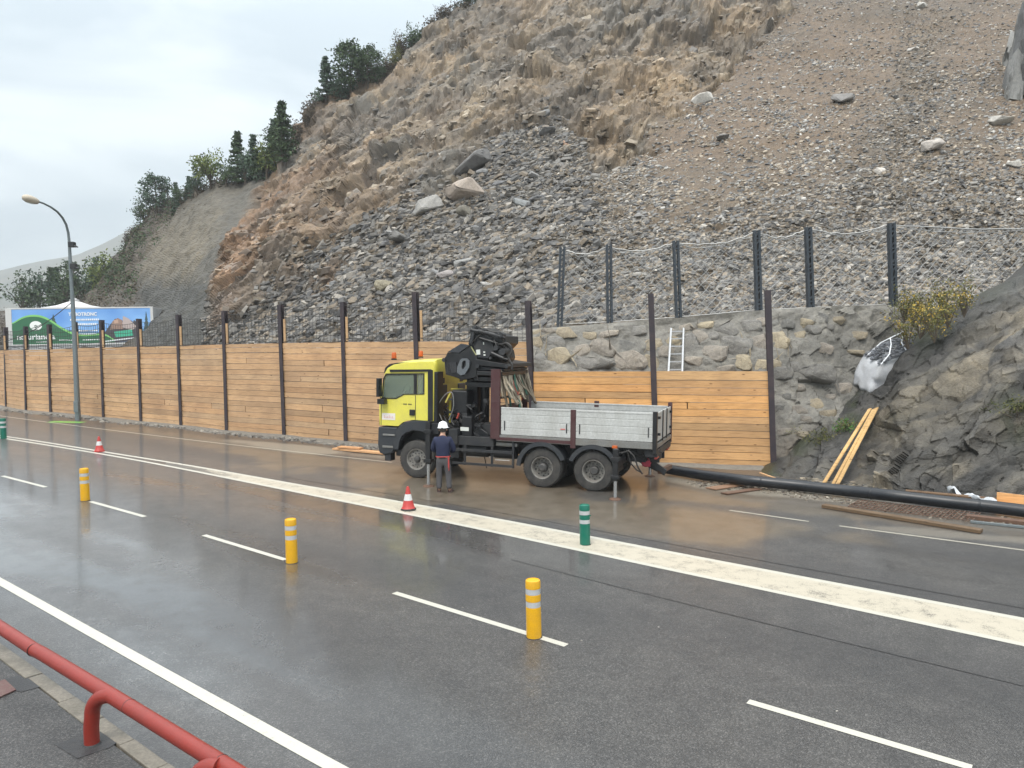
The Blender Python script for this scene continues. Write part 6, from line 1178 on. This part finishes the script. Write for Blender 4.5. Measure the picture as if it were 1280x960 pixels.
mb.build('small_print', M['signw'], bb)
# the picture on the banner: a fir, and riders on a sledge seen as soft dark shapes
def firp(u, v0, v1, w, c):
    pts = [(u, v1)]; n_ = 6
    for k in range(n_): z = v1-(v1-v0)*(k+1)/n_; ww = w*(k+1)/n_; pts += [(u+ww, z), (u+ww*.55, z+.01)]
    L_ = [(2*u-a, c_) for a, c_ in pts[1:]][::-1]; bpoly('fir_picture', pts+L_, c, -.008)
firp(.295, .32, .86, .045, (.05, .09, .07)); firp(.97, .1, .92, .035, (.05, .09, .10)); firp(.925, .1, .70, .03, (.05, .10, .10))
bpoly('rock_picture', [(.64, .0), (.66, .30), (.70, .52), (.74, .70), (.80, .62), (.84, .40), (.88, .66), (.93, .45), (.95, .05)], (.07, .065, .075), -.010)
disc(.825, .52, .40, (.05, .07, .12), -.012, 'arch_picture', 1.3, 0, math.pi); disc(.825, .52, .27, (.30, .45, .66), -.014, 'arch_gap_picture', 1.3, 0, math.pi)
bpoly('jacket_picture', [(.70, .38), (.72, .62), (.76, .72), (.79, .66), (.80, .40)], (.30, .20, .16), -.017); bpoly('jacket_picture', [(.79, .45), (.80, .78), (.84, .70), (.90, .45), (.86, .36)], (.46, .38, .36), -.018); bpoly('face_picture', [(.735, .56), (.73, .66), (.76, .68), (.765, .58)], (.5, .33, .25), -.019)
bpoly('sledge_picture', [(.74, .16), (.73, .32), (.86, .38), (.87, .20)], (.06, .42, .27), -.020); bpoly('track_picture', [(.66, .03), (.98, .16), (.98, .20), (.66, .06)], (.7, .72, .75), -.021)
tp = Vv(at(93.5, 386, 74)); tent = thing('tent', 'white conical tent roof with a small cap peeking over the billboard', 'tent', tuple(tp-Vector((0, 0, 2.6))))
k_ = 74/FP; mb = MB(); hc = (386-375.5)*k_; mb.lathe([(3.1, 2.35), (3.05, 2.6), (1.5, 2.6+hc*.38), (.55, 2.6+hc*.82), (.0, 2.6+hc)], (0, 0, 0), 'z', 10); mb.build('canopy', M['tent'], tent); mb = MB(); mb.lathe([(.42, 2.6+hc*.92), (.42, 2.6+hc*1.08), (.22, 2.6+hc*1.12), (.2, 2.6+hc*1.25), (0, 2.6+hc*1.28)], (0, 0, 0), 'z', 12); mb.build('cap', M['tent'], tent, 40)
mb = MB()
for k in range(10): a = 2*math.pi*k/10; mb.cyl((3*math.cos(a), 3*math.sin(a), -.3), (3*math.cos(a), 3*math.sin(a), 2.4), .05, 6)
build_each(mb, 'tent_pole', M['galv'], tent)
# ================================================================== LADDERS
def ladder(p0, p1, w, n_, m, label, name='ladder', th=.048):
    p0, p1 = Vv(p0), Vv(p1); root = thing(name, label, 'ladder', tuple(p0)); d = p1-p0; sd = Vector((1, .1, 0)).normalized()
    for s_ in (-1, 1): mb = MB(); mb.beam(sd*(s_*w/2), d+sd*(s_*w/2*.95), th, .06, up=(0, 1, 0)); mb.build('stile', m, root)
    for k in range(n_): q = d*((k+.6)/n_); mb = MB(); mb.beam(q-sd*(w/2-.01), q+sd*(w/2-.01), .036, .036); mb.build('rung', m, root)
M['ladderm'] = paint('aluminium_ladder', (.48, .49, .5), .4, .2, dirt=.2)
Pw, _ = wpos(846, 414); ladder(at(843.8, 468, 23.7), at(846.5, 410.5, Pw[1]-.12), .44, 6, M['ladderm'], 'silver aluminium ladder leaning against the boulder wall above the timber boards')
fyy = float(fence_y(-3.9)); ladder(at(504, 470, 26.2), at(506.5, 429.5, 26.75), .27, 6, paint('wooden_ladder', (.38, .24, .15), .7), 'small brown ladder leaning on the timber wall behind the yellow cab', th=.035)
# ================================================================== PIPE, BOARDS AND OTHER THINGS BY THE ROAD
pc = [(836, 586.5), (880, 594), (935, 600.5), (1000, 607), (1060, 613.5), (1120, 620), (1180, 627), (1240, 633.5), (1300, 641), (1400, 655), (1600, 690)]
pts = [Vv(gnd(x, y, .17+ (.04 if x in (935, 1120) else 0))) for x, y in pc]; mb = MB(); fine = []
for a, c in zip(pts[:-1], pts[1:]): fine += [a+(c-a)*k/4 for k in range(4)]
fine.append(pts[-1]); mb.tube(fine, .138, 24, True); mb.tube([fine[0]+(fine[0]-fine[1])*.001, fine[0]+(fine[0]-fine[1]).normalized()*.02], .14, 24)
for k in (9, 18, 27): d = (fine[k+1]-fine[k]).normalized(); mb.tube([fine[k]-d*.02, fine[k]-d*.01, fine[k]+d*.01, fine[k]+d*.02], [.139, .147, .147, .139], 24)
tag(mb.build('pipe', M['pipe'], None, 50), 'long thick black plastic pipe lying on the ground right of the truck', 'pipe')
def board(name, px0, px1, w, h, label, grp=None, m='wood', z0=.03, z1=.03, tone=(1, 1, 1), roll=0, cat='board', absz=False):
    a, c = Vv(gnd(*px0, z0)), Vv(gnd(*px1, z1)); mb = MB(); mb.cur = tone; mb.beam(a, c, w, h, roll=roll); return tag(mb.build(name, M[m], None, bev=.004), label, cat, grp)
board('plank', (1029, 632), (1227, 664), .20, .07, 'long wet brown plank lying on the asphalt in front of the black pipe', tone=(.22, .23, .24), z0=.045, z1=.045)
def lean(x0, y0, x1, y1, dep, label, tone, w=.16):
    a = Vv(gnd(x0, y0, .0)); P, N = opos(x1, y1); c = Vv(P)+Vv(N)*.13; a = a+Vv(N)*.05; e = a+(c-a)*1.0; mb = MB(); mb.cur = tone; mb.beam(a, e, w, .035, up=tuple(N)); return tag(mb.build('plank', M['wood'], None, bev=.004), label, 'board', 'planks leaning on the dark rock')
lean(1031.5, 605, 1091, 514.5, 0, 'left one of the three pale planks leaning against the dark rock', (1.05, 1.12, .95), .11); lean(1042.5, 607, 1095.5, 514.8, 0, 'middle one of the three pale planks leaning against the dark rock', (1.05, 1.12, .95), .10); lean(1047.5, 608.5, 1101, 514, 0, 'right one of the three pale planks leaning against the dark rock', (1.05, 1.12, .95), .12)
board('plank', (1246, 621), (1300, 627.5), .045, .22, 'short upright orange plank at the right edge behind the pipe', tone=(1.25, 1.15, .95), z0=.22, z1=.22); board('plank', (1241, 629.5), (1300, 639), .24, .05, 'pale orange plank lying flat under the upright one at the right edge', tone=(1.3, 1.3, 1.2), z0=.07, z1=.07)
board('board', (888, 611), (944, 602.5), .34, .03, 'muddy light brown board lying flat by the roadside right of the truck', m='woodold', tone=(1.0, .95, .9), z0=.02, z1=.03); board('board', (905, 617), (948, 611), .22, .03, 'darker broken board lying in front of the muddy one', m='woodold', tone=(.55, .5, .5), z0=.02, z1=.02)
board('board', (419, 560.5), (482, 566.5), .30, .06, 'stray orange board lying at the foot of the timber wall left of the cab', tone=(1.0, .95, .95), z0=.04, z1=.05); board('board', (424, 558.5), (452, 560.5), .28, .05, 'short stray board piled on the other one at the foot of the timber wall', tone=(.9, .8, .75), z0=.12, z1=.11)
board('plank', (1132, 613.5), (1245, 624), .2, .04, 'brown plank lying behind the pipe at the foot of the dark rock', tone=(.26, .25, .25), z0=.2, z1=.2); board('plank', (950, 591), (975, 600), .06, .03, 'thin stray batten lying by the last post of the timber wall', tone=(1, 1, 1), z0=.1, z1=.06)
board('steel_bar', (1213, 652), (1300, 661), .07, .05, 'pale steel bar lying in front of the pipe near the right edge', m='galv', z0=.03, z1=.03, cat='bar'); board('beam', (1208, 645.5), (1300, 655.5), .2, .08, 'brown rusty beam lying beneath the pipe near the right edge', m='rust', z0=.04, z1=.04, cat='beam')
# rusty reinforcing grid under the pipe
g0, g1, g2 = Vv(gnd(1060, 633, .03)), Vv(gnd(1215, 651, .03)), Vv(gnd(1075, 625, .05)); mb = MB(); uu_ = g1-g0; vv_ = g2-g0
for k in range(27): a = g0+uu_*k/26; mb.beam(a, a+vv_+Vector((0, 0, .01)), .015, .015)
for k in range(5): a = g0+vv_*k/4; mb.beam(a, a+uu_, .015, .015)
tag(mb.build('steel_grid', M['rust']), 'rusty steel grid lying flat on the asphalt under the black pipe', 'steel grid')
V = []; nU, nV = 26, 6; c0, c1 = Vv(gnd(1186, 619, .12)), Vv(gnd(1246, 628.5, .2)); rp_ = random.Random(6)
for i in range(nU):
    for j in range(nV): u = i/(nU-1); v = j/(nV-1)-.5; p = c0+(c1-c0)*u+Vector((.1*v, .32*v*(1-.6*u), .10*math.sin(u*9)*math.cos(v*5)+(.26 if i < 3 else .06)*abs(v)+rp_.uniform(-.015, .015)+.16*max(0, 1-abs(u-.1)*8))); V.append(tuple(p))
o = np_mesh('plastic_sheet', V, gquads(nU, nV), M['plasticsheet'], smooth=True); sd = o.modifiers.new('s', 'SOLIDIFY'); sd.thickness = .01; tag(o, 'crumpled white plastic sheet at the foot of the dark rock behind the pipe', 'plastic sheet')
# gravel and mud along the pipe
V = []; rsg = np.random.RandomState(12); PV_ = []; fv = []; cg = []; off = 0
def gravel(name, path, n_, spread, smin, smax, label, cols_):
    V, Fq, Cc = [], [], []; off = 0; path = [np.array(gnd(*p)[:2]) for p in path]; rs = np.random.RandomState(len(name)+n_)
    for k in range(n_):
        i = rs.randint(0, len(path)-1); p = path[i]+(path[i+1]-path[i])*rs.rand(); p = p+rs.normal(0, spread, 2)*np.array([.6, 1]); s_ = smin+(smax-smin)*rs.rand()**3; pv, pf = PROTO[rs.randint(len(PROTO))]; a = rs.rand()*6.28; Rm = np.array([[math.cos(a), -math.sin(a), 0], [math.sin(a), math.cos(a), 0], [0, 0, 1]]); W = (pv*s_)@Rm.T + np.array([p[0], p[1], Gf(p[0], p[1])+s_*.15])
        V.append(W); Fq.append(pf+off); off += len(pv); Cc.append(np.repeat([np.array(cols_[rs.randint(len(cols_))])*rs.uniform(.7, 1.2)], len(pv), 0))
    return tag(np_mesh(name, np.concatenate(V), np.concatenate(Fq), M['stone'], np.concatenate(Cc)), label, name, kind='stuff')
gravel('gravel', [(860, 603), (960, 612), (1060, 628), (1150, 640), (1290, 655)], 1500, .22, .012, .07, 'muddy gravel and chips along the black pipe', [(.12, .09, .065), (.2, .17, .13), (.08, .07, .06), (.3, .27, .22)])
gravel('wall_gravel', [(0, 512), (65, 519), (131, 526), (228, 535), (285, 542), (357, 549), (434, 557), (470, 561)], 1700, .16, .02, .13, 'small stones along the foot of the timber wall', [(.2, .19, .17), (.27, .25, .22), (.14, .13, .12), (.32, .30, .26)])
gravel('rock_gravel', [(985, 594), (1030, 603), (1120, 614), (1200, 622), (1290, 632)], 900, .16, .02, .15, 'fallen stones along the foot of the dark rock', [(.12, .11, .09), (.2, .17, .13), (.08, .08, .075), (.26, .22, .16)])
gravel('road_grit', [(600, 690), (640, 750), (700, 760), (900, 800), (1100, 880)], 40, .9, .008, .02, 'a few pale chips lying on the asphalt', [(.4, .38, .34), (.3, .28, .25)])
# white big bag
bp = Vv(at(1106, 481, 23.4)); bag = thing('rubble_bag', 'large white sack half full of dark gravel standing on the bank above the dark rock', 'sack', tuple(bp), .15)
bm = bmesh.new(); bmesh.ops.create_cube(bm, size=1); bmesh.ops.subdivide_edges(bm, edges=bm.edges[:], cuts=9, use_grid_fill=True)
for v in bm.verts:
    c_ = np.array(v.co)*1.0; x, y, z = v.co; r_ = 1+.10*math.cos(z*3); n_ = (fbm(np.array([[x*4, y*4, z*5+x*3]]), 4, 160)[0]-.5)*1.1; v.co = Vector((x*1.0*r_+(z+.5)*.22+n_*.12, y*.8*r_+n_*.12, z*.95+.35*(x)*(z+.5)*1.0+n_*.08))
me = bpy.data.meshes.new('sack_cloth'); bm.to_mesh(me); bm.free(); me.shade_smooth(); me.materials.append(paint('white_sack', (.5, .51, .53), .6, dirt=.4, dirtc=(.35, .34, .32), bstr=.4, scale=4)); o = bpy.data.objects.new('sack_cloth', me); col.objects.link(o); o.parent = bag; bagc = o
rs = np.random.RandomState(5); V, Fq, Cc = [], [], []; off = 0
for k in range(420):
    u, v = rs.uniform(-.52, .52), rs.uniform(-.42, .42); s_ = rs.uniform(.03, .075); pv, pf = PROTO[k % 10]; hump = .24*(1-(u/.55)**2)*(1-(v/.45)**2); V.append(pv*s_+np.array([u+.22, v, .475+.35*u+hump])); Fq.append(pf+off); off += len(pv); Cc.append(np.repeat([np.array([.07, .075, .085])*rs.uniform(.5, 2.4)], len(pv), 0))
np_mesh('gravel_fill', np.concatenate(V), np.concatenate(Fq), M['stone'], np.concatenate(Cc), bag)
M['sackw'] = flat('sack_strap', (.7, .72, .74)); mb = MB()
for pts in ([(-.3, -.42, .28), (-.1, -.4, .52), (.1, -.1, .68), (.3, .3, .72)], [(.35, -.44, .5), (.3, -.2, .72), (.5, .1, .8), (.75, .3, .74)], [(-.3, .2, .35), (.1, .35, .60), (.7, .38, .84)]): mb.tube(pts, .016, 6)
build_each(mb, 'strap', M['sackw'], bag, 60)
for o in bag.children: o.location = (-.1, 0, .42)
bag.scale = (1.25, 1.15, 1.2); bag.rotation_euler = (R(16), R(-4), .1)
# ================================================================== VEGETATION
def cards(rs, C_, n_each, spread, size, flat_=1.0):
    """leaf-sized quads round the clump centres"""
    n = len(C_)*n_each; P = np.repeat(C_, n_each, 0)+rs.normal(0, 1, (n, 3))*spread*np.array([1, 1, flat_]); a = rs.normal(0, 1, (n, 3)); a /= np.linalg.norm(a, axis=1)[:, None]; b_ = np.cross(a, rs.normal(0, 1, (n, 3))); b_ /= np.linalg.norm(b_, axis=1)[:, None]
    s_ = size*rs.uniform(.6, 1.3, (n, 1)); V = np.stack([P-a*s_-b_*s_*.45, P+a*s_-b_*s_*.45, P+a*s_*.8+b_*s_*.45, P-a*s_*.8+b_*s_*.45], 1).reshape(-1, 3); return V, np.arange(n*4).reshape(-1, 4)
def tree(kind, px_, pyb, pyt, wpx, label, grp, leaf, depth=None, seed=0, name=None, cat='tree'):
    if depth is None: P, _ = tpos(px_, min(pyb, TY[0, int(np.argmin(np.abs(cols-px_)))]-2)); P = np.array(P)-np.array([0, 0, .3])
    else: P = at(px_, pyb, depth)
    k = np.linalg.norm(P-CAMP)/FP; H = (pyb-pyt)*k+.3; Wd = wpx*k; rs = np.random.RandomState(seed+1000); root = thing(name or {'c': 'conifer', 'p': 'pine', 'b': 'broadleaf_tree', 's': 'shrub'}[kind], label, cat, tuple(P), 0, grp); mb = MB(); Cn = []
    lean_ = rs.normal(0, .03, 2)*H
    if kind in 'cp':
        mb.tube([(0, 0, -.5), (lean_[0]*.5, lean_[1]*.5, H*.5), (lean_[0], lean_[1], H*.97)], [H*.028, H*.016, H*.004], 7); nl = 13 if kind == 'c' else 9; z0 = .10 if kind == 'c' else .28
        for L in range(nl):
            f_ = L/(nl-1); z = H*(z0+(1-z0)*f_**.9)*.97; r = Wd/2*((1-f_)**.95*1.3 if kind == 'c' else (math.sin(math.pi*(.18+.75*f_))**.7))*rs.uniform(.75, 1.15)+(.0 if kind == 'c' else .05)*Wd
            nb = rs.randint(6, 10)
            for q in range(nb):
                a = rs.uniform(0, 2*math.pi); rr2 = r*rs.uniform(.6, 1.2); dz = (-.12 if kind == 'c' else .18)*rr2; e = (lean_[0]*f_+math.cos(a)*rr2, lean_[1]*f_+math.sin(a)*rr2, z+dz); mb.tube([(lean_[0]*f_, lean_[1]*f_, z-.02*H), e], [H*.008, H*.003], 4, False)
                for t_ in ((.35, .6, .8, 1.0) if kind == 'c' else (.6, .8, 1.0)):
                    if rs.rand() < .9: Cn.append([lean_[0]*f_+math.cos(a)*rr2*t_, lean_[1]*f_+math.sin(a)*rr2*t_, z+dz*t_])
        ne, sp, sz_ = (9, .024*H, .022*H) if kind == 'c' else (14, .05*H, .024*H)
    else:
        nlimb = 9 if kind == 'b' else 11
        for q in range(nlimb):
            a = rs.uniform(0, 2*math.pi); el = rs.uniform(.35, 1.35); L1_ = H*(.5 if kind == 'b' else .12); p0 = np.array([0, 0, H*(.22 if kind == 'b' else .02)]); rad = Wd/2*rs.uniform(.6, 1); tip = p0+np.array([math.cos(a)*rad*math.cos(el)*1.1, math.sin(a)*rad*math.cos(el), (H-p0[2])*rs.uniform(.45, 1.0)*math.sin(el)]); midp = (p0+tip)/2+np.array([0, 0, H*.06]); mb.tube([tuple(p0), tuple(midp), tuple(tip)], [H*.018, H*.010, H*.003], 5, False)
            for t_ in (.5, .7, .85, 1.0):
                c_ = p0+(tip-p0)*t_
                for _ in range(3): Cn.append(list(c_+rs.normal(0, .075*H, 3)))
        mb.tube([(0, 0, -.5), (0, 0, H*.25)], [H*.03, H*.022], 7); ne, sp, sz_ = 11, .05*H, .024*H
    mb.build('trunk' if kind != 's' else 'stem', M['bark'], root); V, Fq = cards(rs, np.array(Cn), ne, sp, sz_, .8 if kind != 'c' else .5); np_mesh('crown' if kind != 's' else 'foliage', V, Fq, leaf, parent=root); return root
g1_, g2_ = 'trees along the ridge', 'trees on the low hill behind the billboard'
TR = [('p', 199, 272, 229, 34, 'windswept dark pine leaning out at the low left end of the ridge', g1_, 'pineb'), ('c', 219, 260, 229, 17, 'small pale conifer just right of the windswept pine', g1_, 'pineb'), ('c', 237, 248, 224, 15, 'small thin conifer left of the yellow green round tree', g1_, 'pineb'),
      ('b', 264, 236, 182, 46, 'round yellow green broadleaf tree on the ridge', g1_, 'yg'), ('c', 297, 228, 169, 27, 'slim dark conifer between the round yellow green tree and the big one', g1_, 'pine'), ('c', 317, 224, 172, 24, 'short dark green conifer right of the slim one', g1_, 'pineb'),
      ('b', 331, 219, 172, 30, 'olive yellow small tree in front of the big dark conifer', g1_, 'yg'), ('c', 338, 212, 150, 26, 'ragged conifer standing against the left side of the big dark conifer', g1_, 'pineb'), ('c', 355, 206, 135, 38, 'big dense dark conifer at the top edge of the brown spur', g1_, 'pine'),
      ('b', 283, 232, 200, 32, 'dark bushy tree at the foot of the slim conifer', g1_, 'pine'), ('s', 388, 152, 128, 26, 'thin bare grey shrub in the gap of the ridge', g1_, 'brush'), ('c', 411, 128, 77, 30, 'narrow blue green conifer left of the big bushy pine', g1_, 'pineb'),
      ('p', 436, 116, 58, 44, 'big bushy dark pine on the ridge above the brown earth', g1_, 'pine'), ('p', 459, 106, 62, 38, 'second bushy pine touching the big one on its right', g1_, 'pine'), ('s', 484, 90, 62, 32, 'low dark shrub right of the bushy pines', g1_, 'brush'),
      ('s', 503, 72, 40, 28, 'tall brownish shrub on the upper ridge', g1_, 'brush'), ('s', 517, 62, 30, 22, 'thin dark bush just above the brownish shrub', g1_, 'pine'), ('s', 541, 44, 24, 28, 'low dry bush high on the ridge', g1_, 'brush'), ('s', 586, 14, -12, 30, 'dark bush at the top of the picture on the ridge', g1_, 'pine'),
      ('s', 172, 290, 276, 18, 'small dark bush at the lower end of the ridge', g1_, 'pine'), ('s', 156, 306, 288, 14, 'bare little bush at the lowest step of the ridge', g1_, 'brush')]
for i, (k, x, yb, yt, w, lab_, g, lf) in enumerate(TR): tree(k, x, yb, yt, w, lab_, g, M[lf], seed=i)
TX_ = [('b', 182, 282, 250, 24, 'dark rounded bush tree left of the windswept pine', 'pine'), ('b', 228, 258, 236, 24, 'dense green bush filling the gap between the two small conifers', 'pine'), ('b', 248, 246, 216, 26, 'dark green bush at the left foot of the round yellow green tree', 'pineb'), ('b', 305, 228, 190, 28, 'mid green bush between the slim and the short conifer', 'pineb'), ('b', 322, 222, 186, 26, 'low green bush right below the short conifer', 'pine'), ('p', 345, 208, 164, 26, 'bushy pine at the left foot of the big dark conifer', 'pine'), ('s', 366, 176, 150, 22, 'thin shrub right of the big dark conifer on the brown spur', 'brush'),
 ('b', 425, 122, 88, 26, 'dark bush between the narrow conifer and the bushy pine', 'pineb'), ('b', 470, 98, 72, 24, 'dark green bush at the right foot of the second bushy pine', 'pine'), ('s', 494, 82, 56, 24, 'dense brown green shrub on the upper ridge', 'olive'), ('s', 527, 54, 36, 24, 'dense low shrub higher up the ridge', 'pine'), ('s', 560, 32, 12, 26, 'dry shrub near the top of the ridge', 'brush')]
for i, (k, x, yb, yt, w, lab_, lf) in enumerate(TX_): tree(k, x, yb, yt, w, lab_, g1_, M[lf], seed=200+i)
TL = [('b', 28, 400, 352, 40, 112, 'leftmost round dark tree on the low hill', 'pine'), ('b', 50, 395, 347, 42, 114, 'broad dark tree right of the leftmost one on the low hill', 'pineb'), ('c', 66, 392, 345, 22, 116, 'dark pointed conifer over the left part of the billboard', 'pine'), ('c', 74, 392, 345, 16, 112, 'thin conifer close beside the street lamp pole', 'pineb'),
      ('b', 98, 384, 329, 34, 112, 'dark green tree just right of the street lamp pole', 'pine'), ('b', 116, 380, 333, 32, 111, 'mid green tree in the middle of the low hill', 'pineb'), ('b', 131, 378, 324, 34, 108, 'yellowing birch with a pale leaning stem on the low hill', 'yg'), ('b', 146, 372, 334, 28, 100, 'dark bushy tree against the grey rock slope', 'pine'),
      ('c', 120, 352, 328, 14, 116, 'small conifer top showing above the mid green tree', 'pineb'), ('b', 84, 398, 350, 34, 105, 'dark tree behind the white tent roof', 'pine')]
for i, (k, x, yb, yt, w, dp, lab_, lf) in enumerate(TL): tree(k, x, yb, yt, w, lab_, g2_, M[lf], depth=dp, seed=50+i)
# brush and dead scrub on the slope left of the sprayed rock
rs = np.random.RandomState(44); x = rs.uniform(-60, 300, 60000); i = rs.randint(4, NR-1, 60000); j = np.searchsorted(cols, x); k = i*shp[1]+j; kp_ = np.where(rs.rand(60000) < brush_w(k))[0][:1500]; Cn = TD[i[kp_], j[kp_]]+rs.normal(0, .4, (len(kp_), 3))+np.array([0, -.1, .35])
V, Fq = cards(rs, Cn, 14, .3, .10); tag(np_mesh('scrub', V, Fq, M['brush']), 'dark dry scrub covering the slope behind the billboard', 'scrub', kind='stuff')
x = rs.uniform(-60, 300, 30000); i = rs.randint(4, NR-1, 30000); j = np.searchsorted(cols, x); k = i*shp[1]+j; kp_ = np.where((rs.rand(30000) < kB[k]) & (TY[i, j] < 378) & (F3[k, 1] > 66))[0][:200]; Cn = TD[i[kp_], j[kp_]]+np.array([0, -.1, .4]); V, Fq = cards(rs, Cn, 22, .4, .11); tag(np_mesh('bushes', V, Fq, M['pine']), 'dark green bushes mixed into the scrub behind the billboard', 'bushes', kind='stuff')
# ridge fringe of low dry grass and scrub
Cn = []
for q in range(420): xx = rs.uniform(150, 610); P, _ = tpos(xx, TY[-1, int(np.argmin(np.abs(cols-xx)))]+rs.uniform(0, 5)); Cn.append(np.array(P)+np.array([0, 0, rs.uniform(0, .5)]))
V, Fq = cards(rs, np.array(Cn), 14, .32, .12); tag(np_mesh('ridge_scrub', V, Fq, M['brush']), 'low dry scrub fringing the ridge line', 'scrub', kind='stuff')
def bush(name, label, pts, leafs, hgt, n_, sp, sz_, seed, cat='bush', loc=None):
    rs = np.random.RandomState(seed); base = np.array(loc if loc is not None else pts[0]); root = thing(name, label, cat, tuple(base)); mb = MB(); Cs = []
    for p in pts:
        for q in range(n_):
            tip = np.array(p)-base+np.array([rs.normal(0, .28), rs.normal(0, .25), hgt*rs.uniform(.45, 1.1)]); b0 = np.array(p)-base; mb.tube([tuple(b0-np.array([0, 0, .2])), tuple((b0+tip)/2+rs.normal(0, .06, 3)), tuple(tip)], [.012, .008, .004], 4, False)
            for t_ in (.35, .5, .65, .8, .92, 1.0): Cs.append(b0+(tip-b0)*t_+rs.normal(0, .06, 3))
    mb.build('stem', M['bark'], root); Cs = np.array(Cs); idx = rs.randint(0, len(leafs), len(Cs))
    for q, lf in enumerate(leafs):
        V, Fq = cards(rs, Cs[idx == q], 8, sp, sz_); np_mesh('foliage', V, Fq, M[lf], parent=root)
    return root
bpts = [at(x, y, d) for x, y, d in ((1135, 428, 22.5), (1150, 415, 22.2), (1168, 420, 21.6), (1160, 400, 23), (1185, 402, 21.8), (1142, 400, 23.2), (1205, 388, 21.8), (1178, 385, 23.5), (1130, 396, 23.6))]
bush('yellow_bush', 'autumn yellow and olive bush growing over the crest of the dark rock', bpts, ['autumn', 'olive', 'olive', 'olive'], .8, 13, .08, .026, 3)
P, N = opos(1050, 543); bush('small_green_plant', 'small fresh green plant on the dark rock just left of the leaning planks', [P, np.array(P)+[.2, .05, .1]], ['fern', 'olive'], .24, 5, .05, .024, 4, 'plant')
P, N = opos(1272, 522); bush('green_tuft', 'mossy green tuft on the dark rock at the right edge', [P, np.array(P)+[.3, .05, .1]], ['olive', 'moss'], .16, 12, .06, .022, 5, 'plant')
P, N = opos(1035, 548); bush('brown_green_tuft', 'olive tuft of weeds low on the left flank of the dark rock', [P, np.array(P)+[-.2, -.05, -.2]], ['moss', 'olive'], .16, 9, .06, .02, 6, 'plant')
# ================================================================== HAZE
mb = MB(); mb.box((-2700, -120, -8), (1500, 1800, 330)); m = bpy.data.materials.new('haze_air'); m.use_nodes = True; t = m.node_tree; t.nodes.clear(); ou = t.nodes.new('ShaderNodeOutputMaterial'); pv = t.nodes.new('ShaderNodeVolumePrincipled')
pv.inputs['Color'].default_value = (.86, .90, .93, 1); pv.inputs['Density'].default_value = HAZE = .00055; lk(t, pv.outputs[0], ou.inputs['Volume'])
if HAZE: tag(mb.build('haze', m), kind='stuff'); bpy.data.objects['haze'].hide_render = False
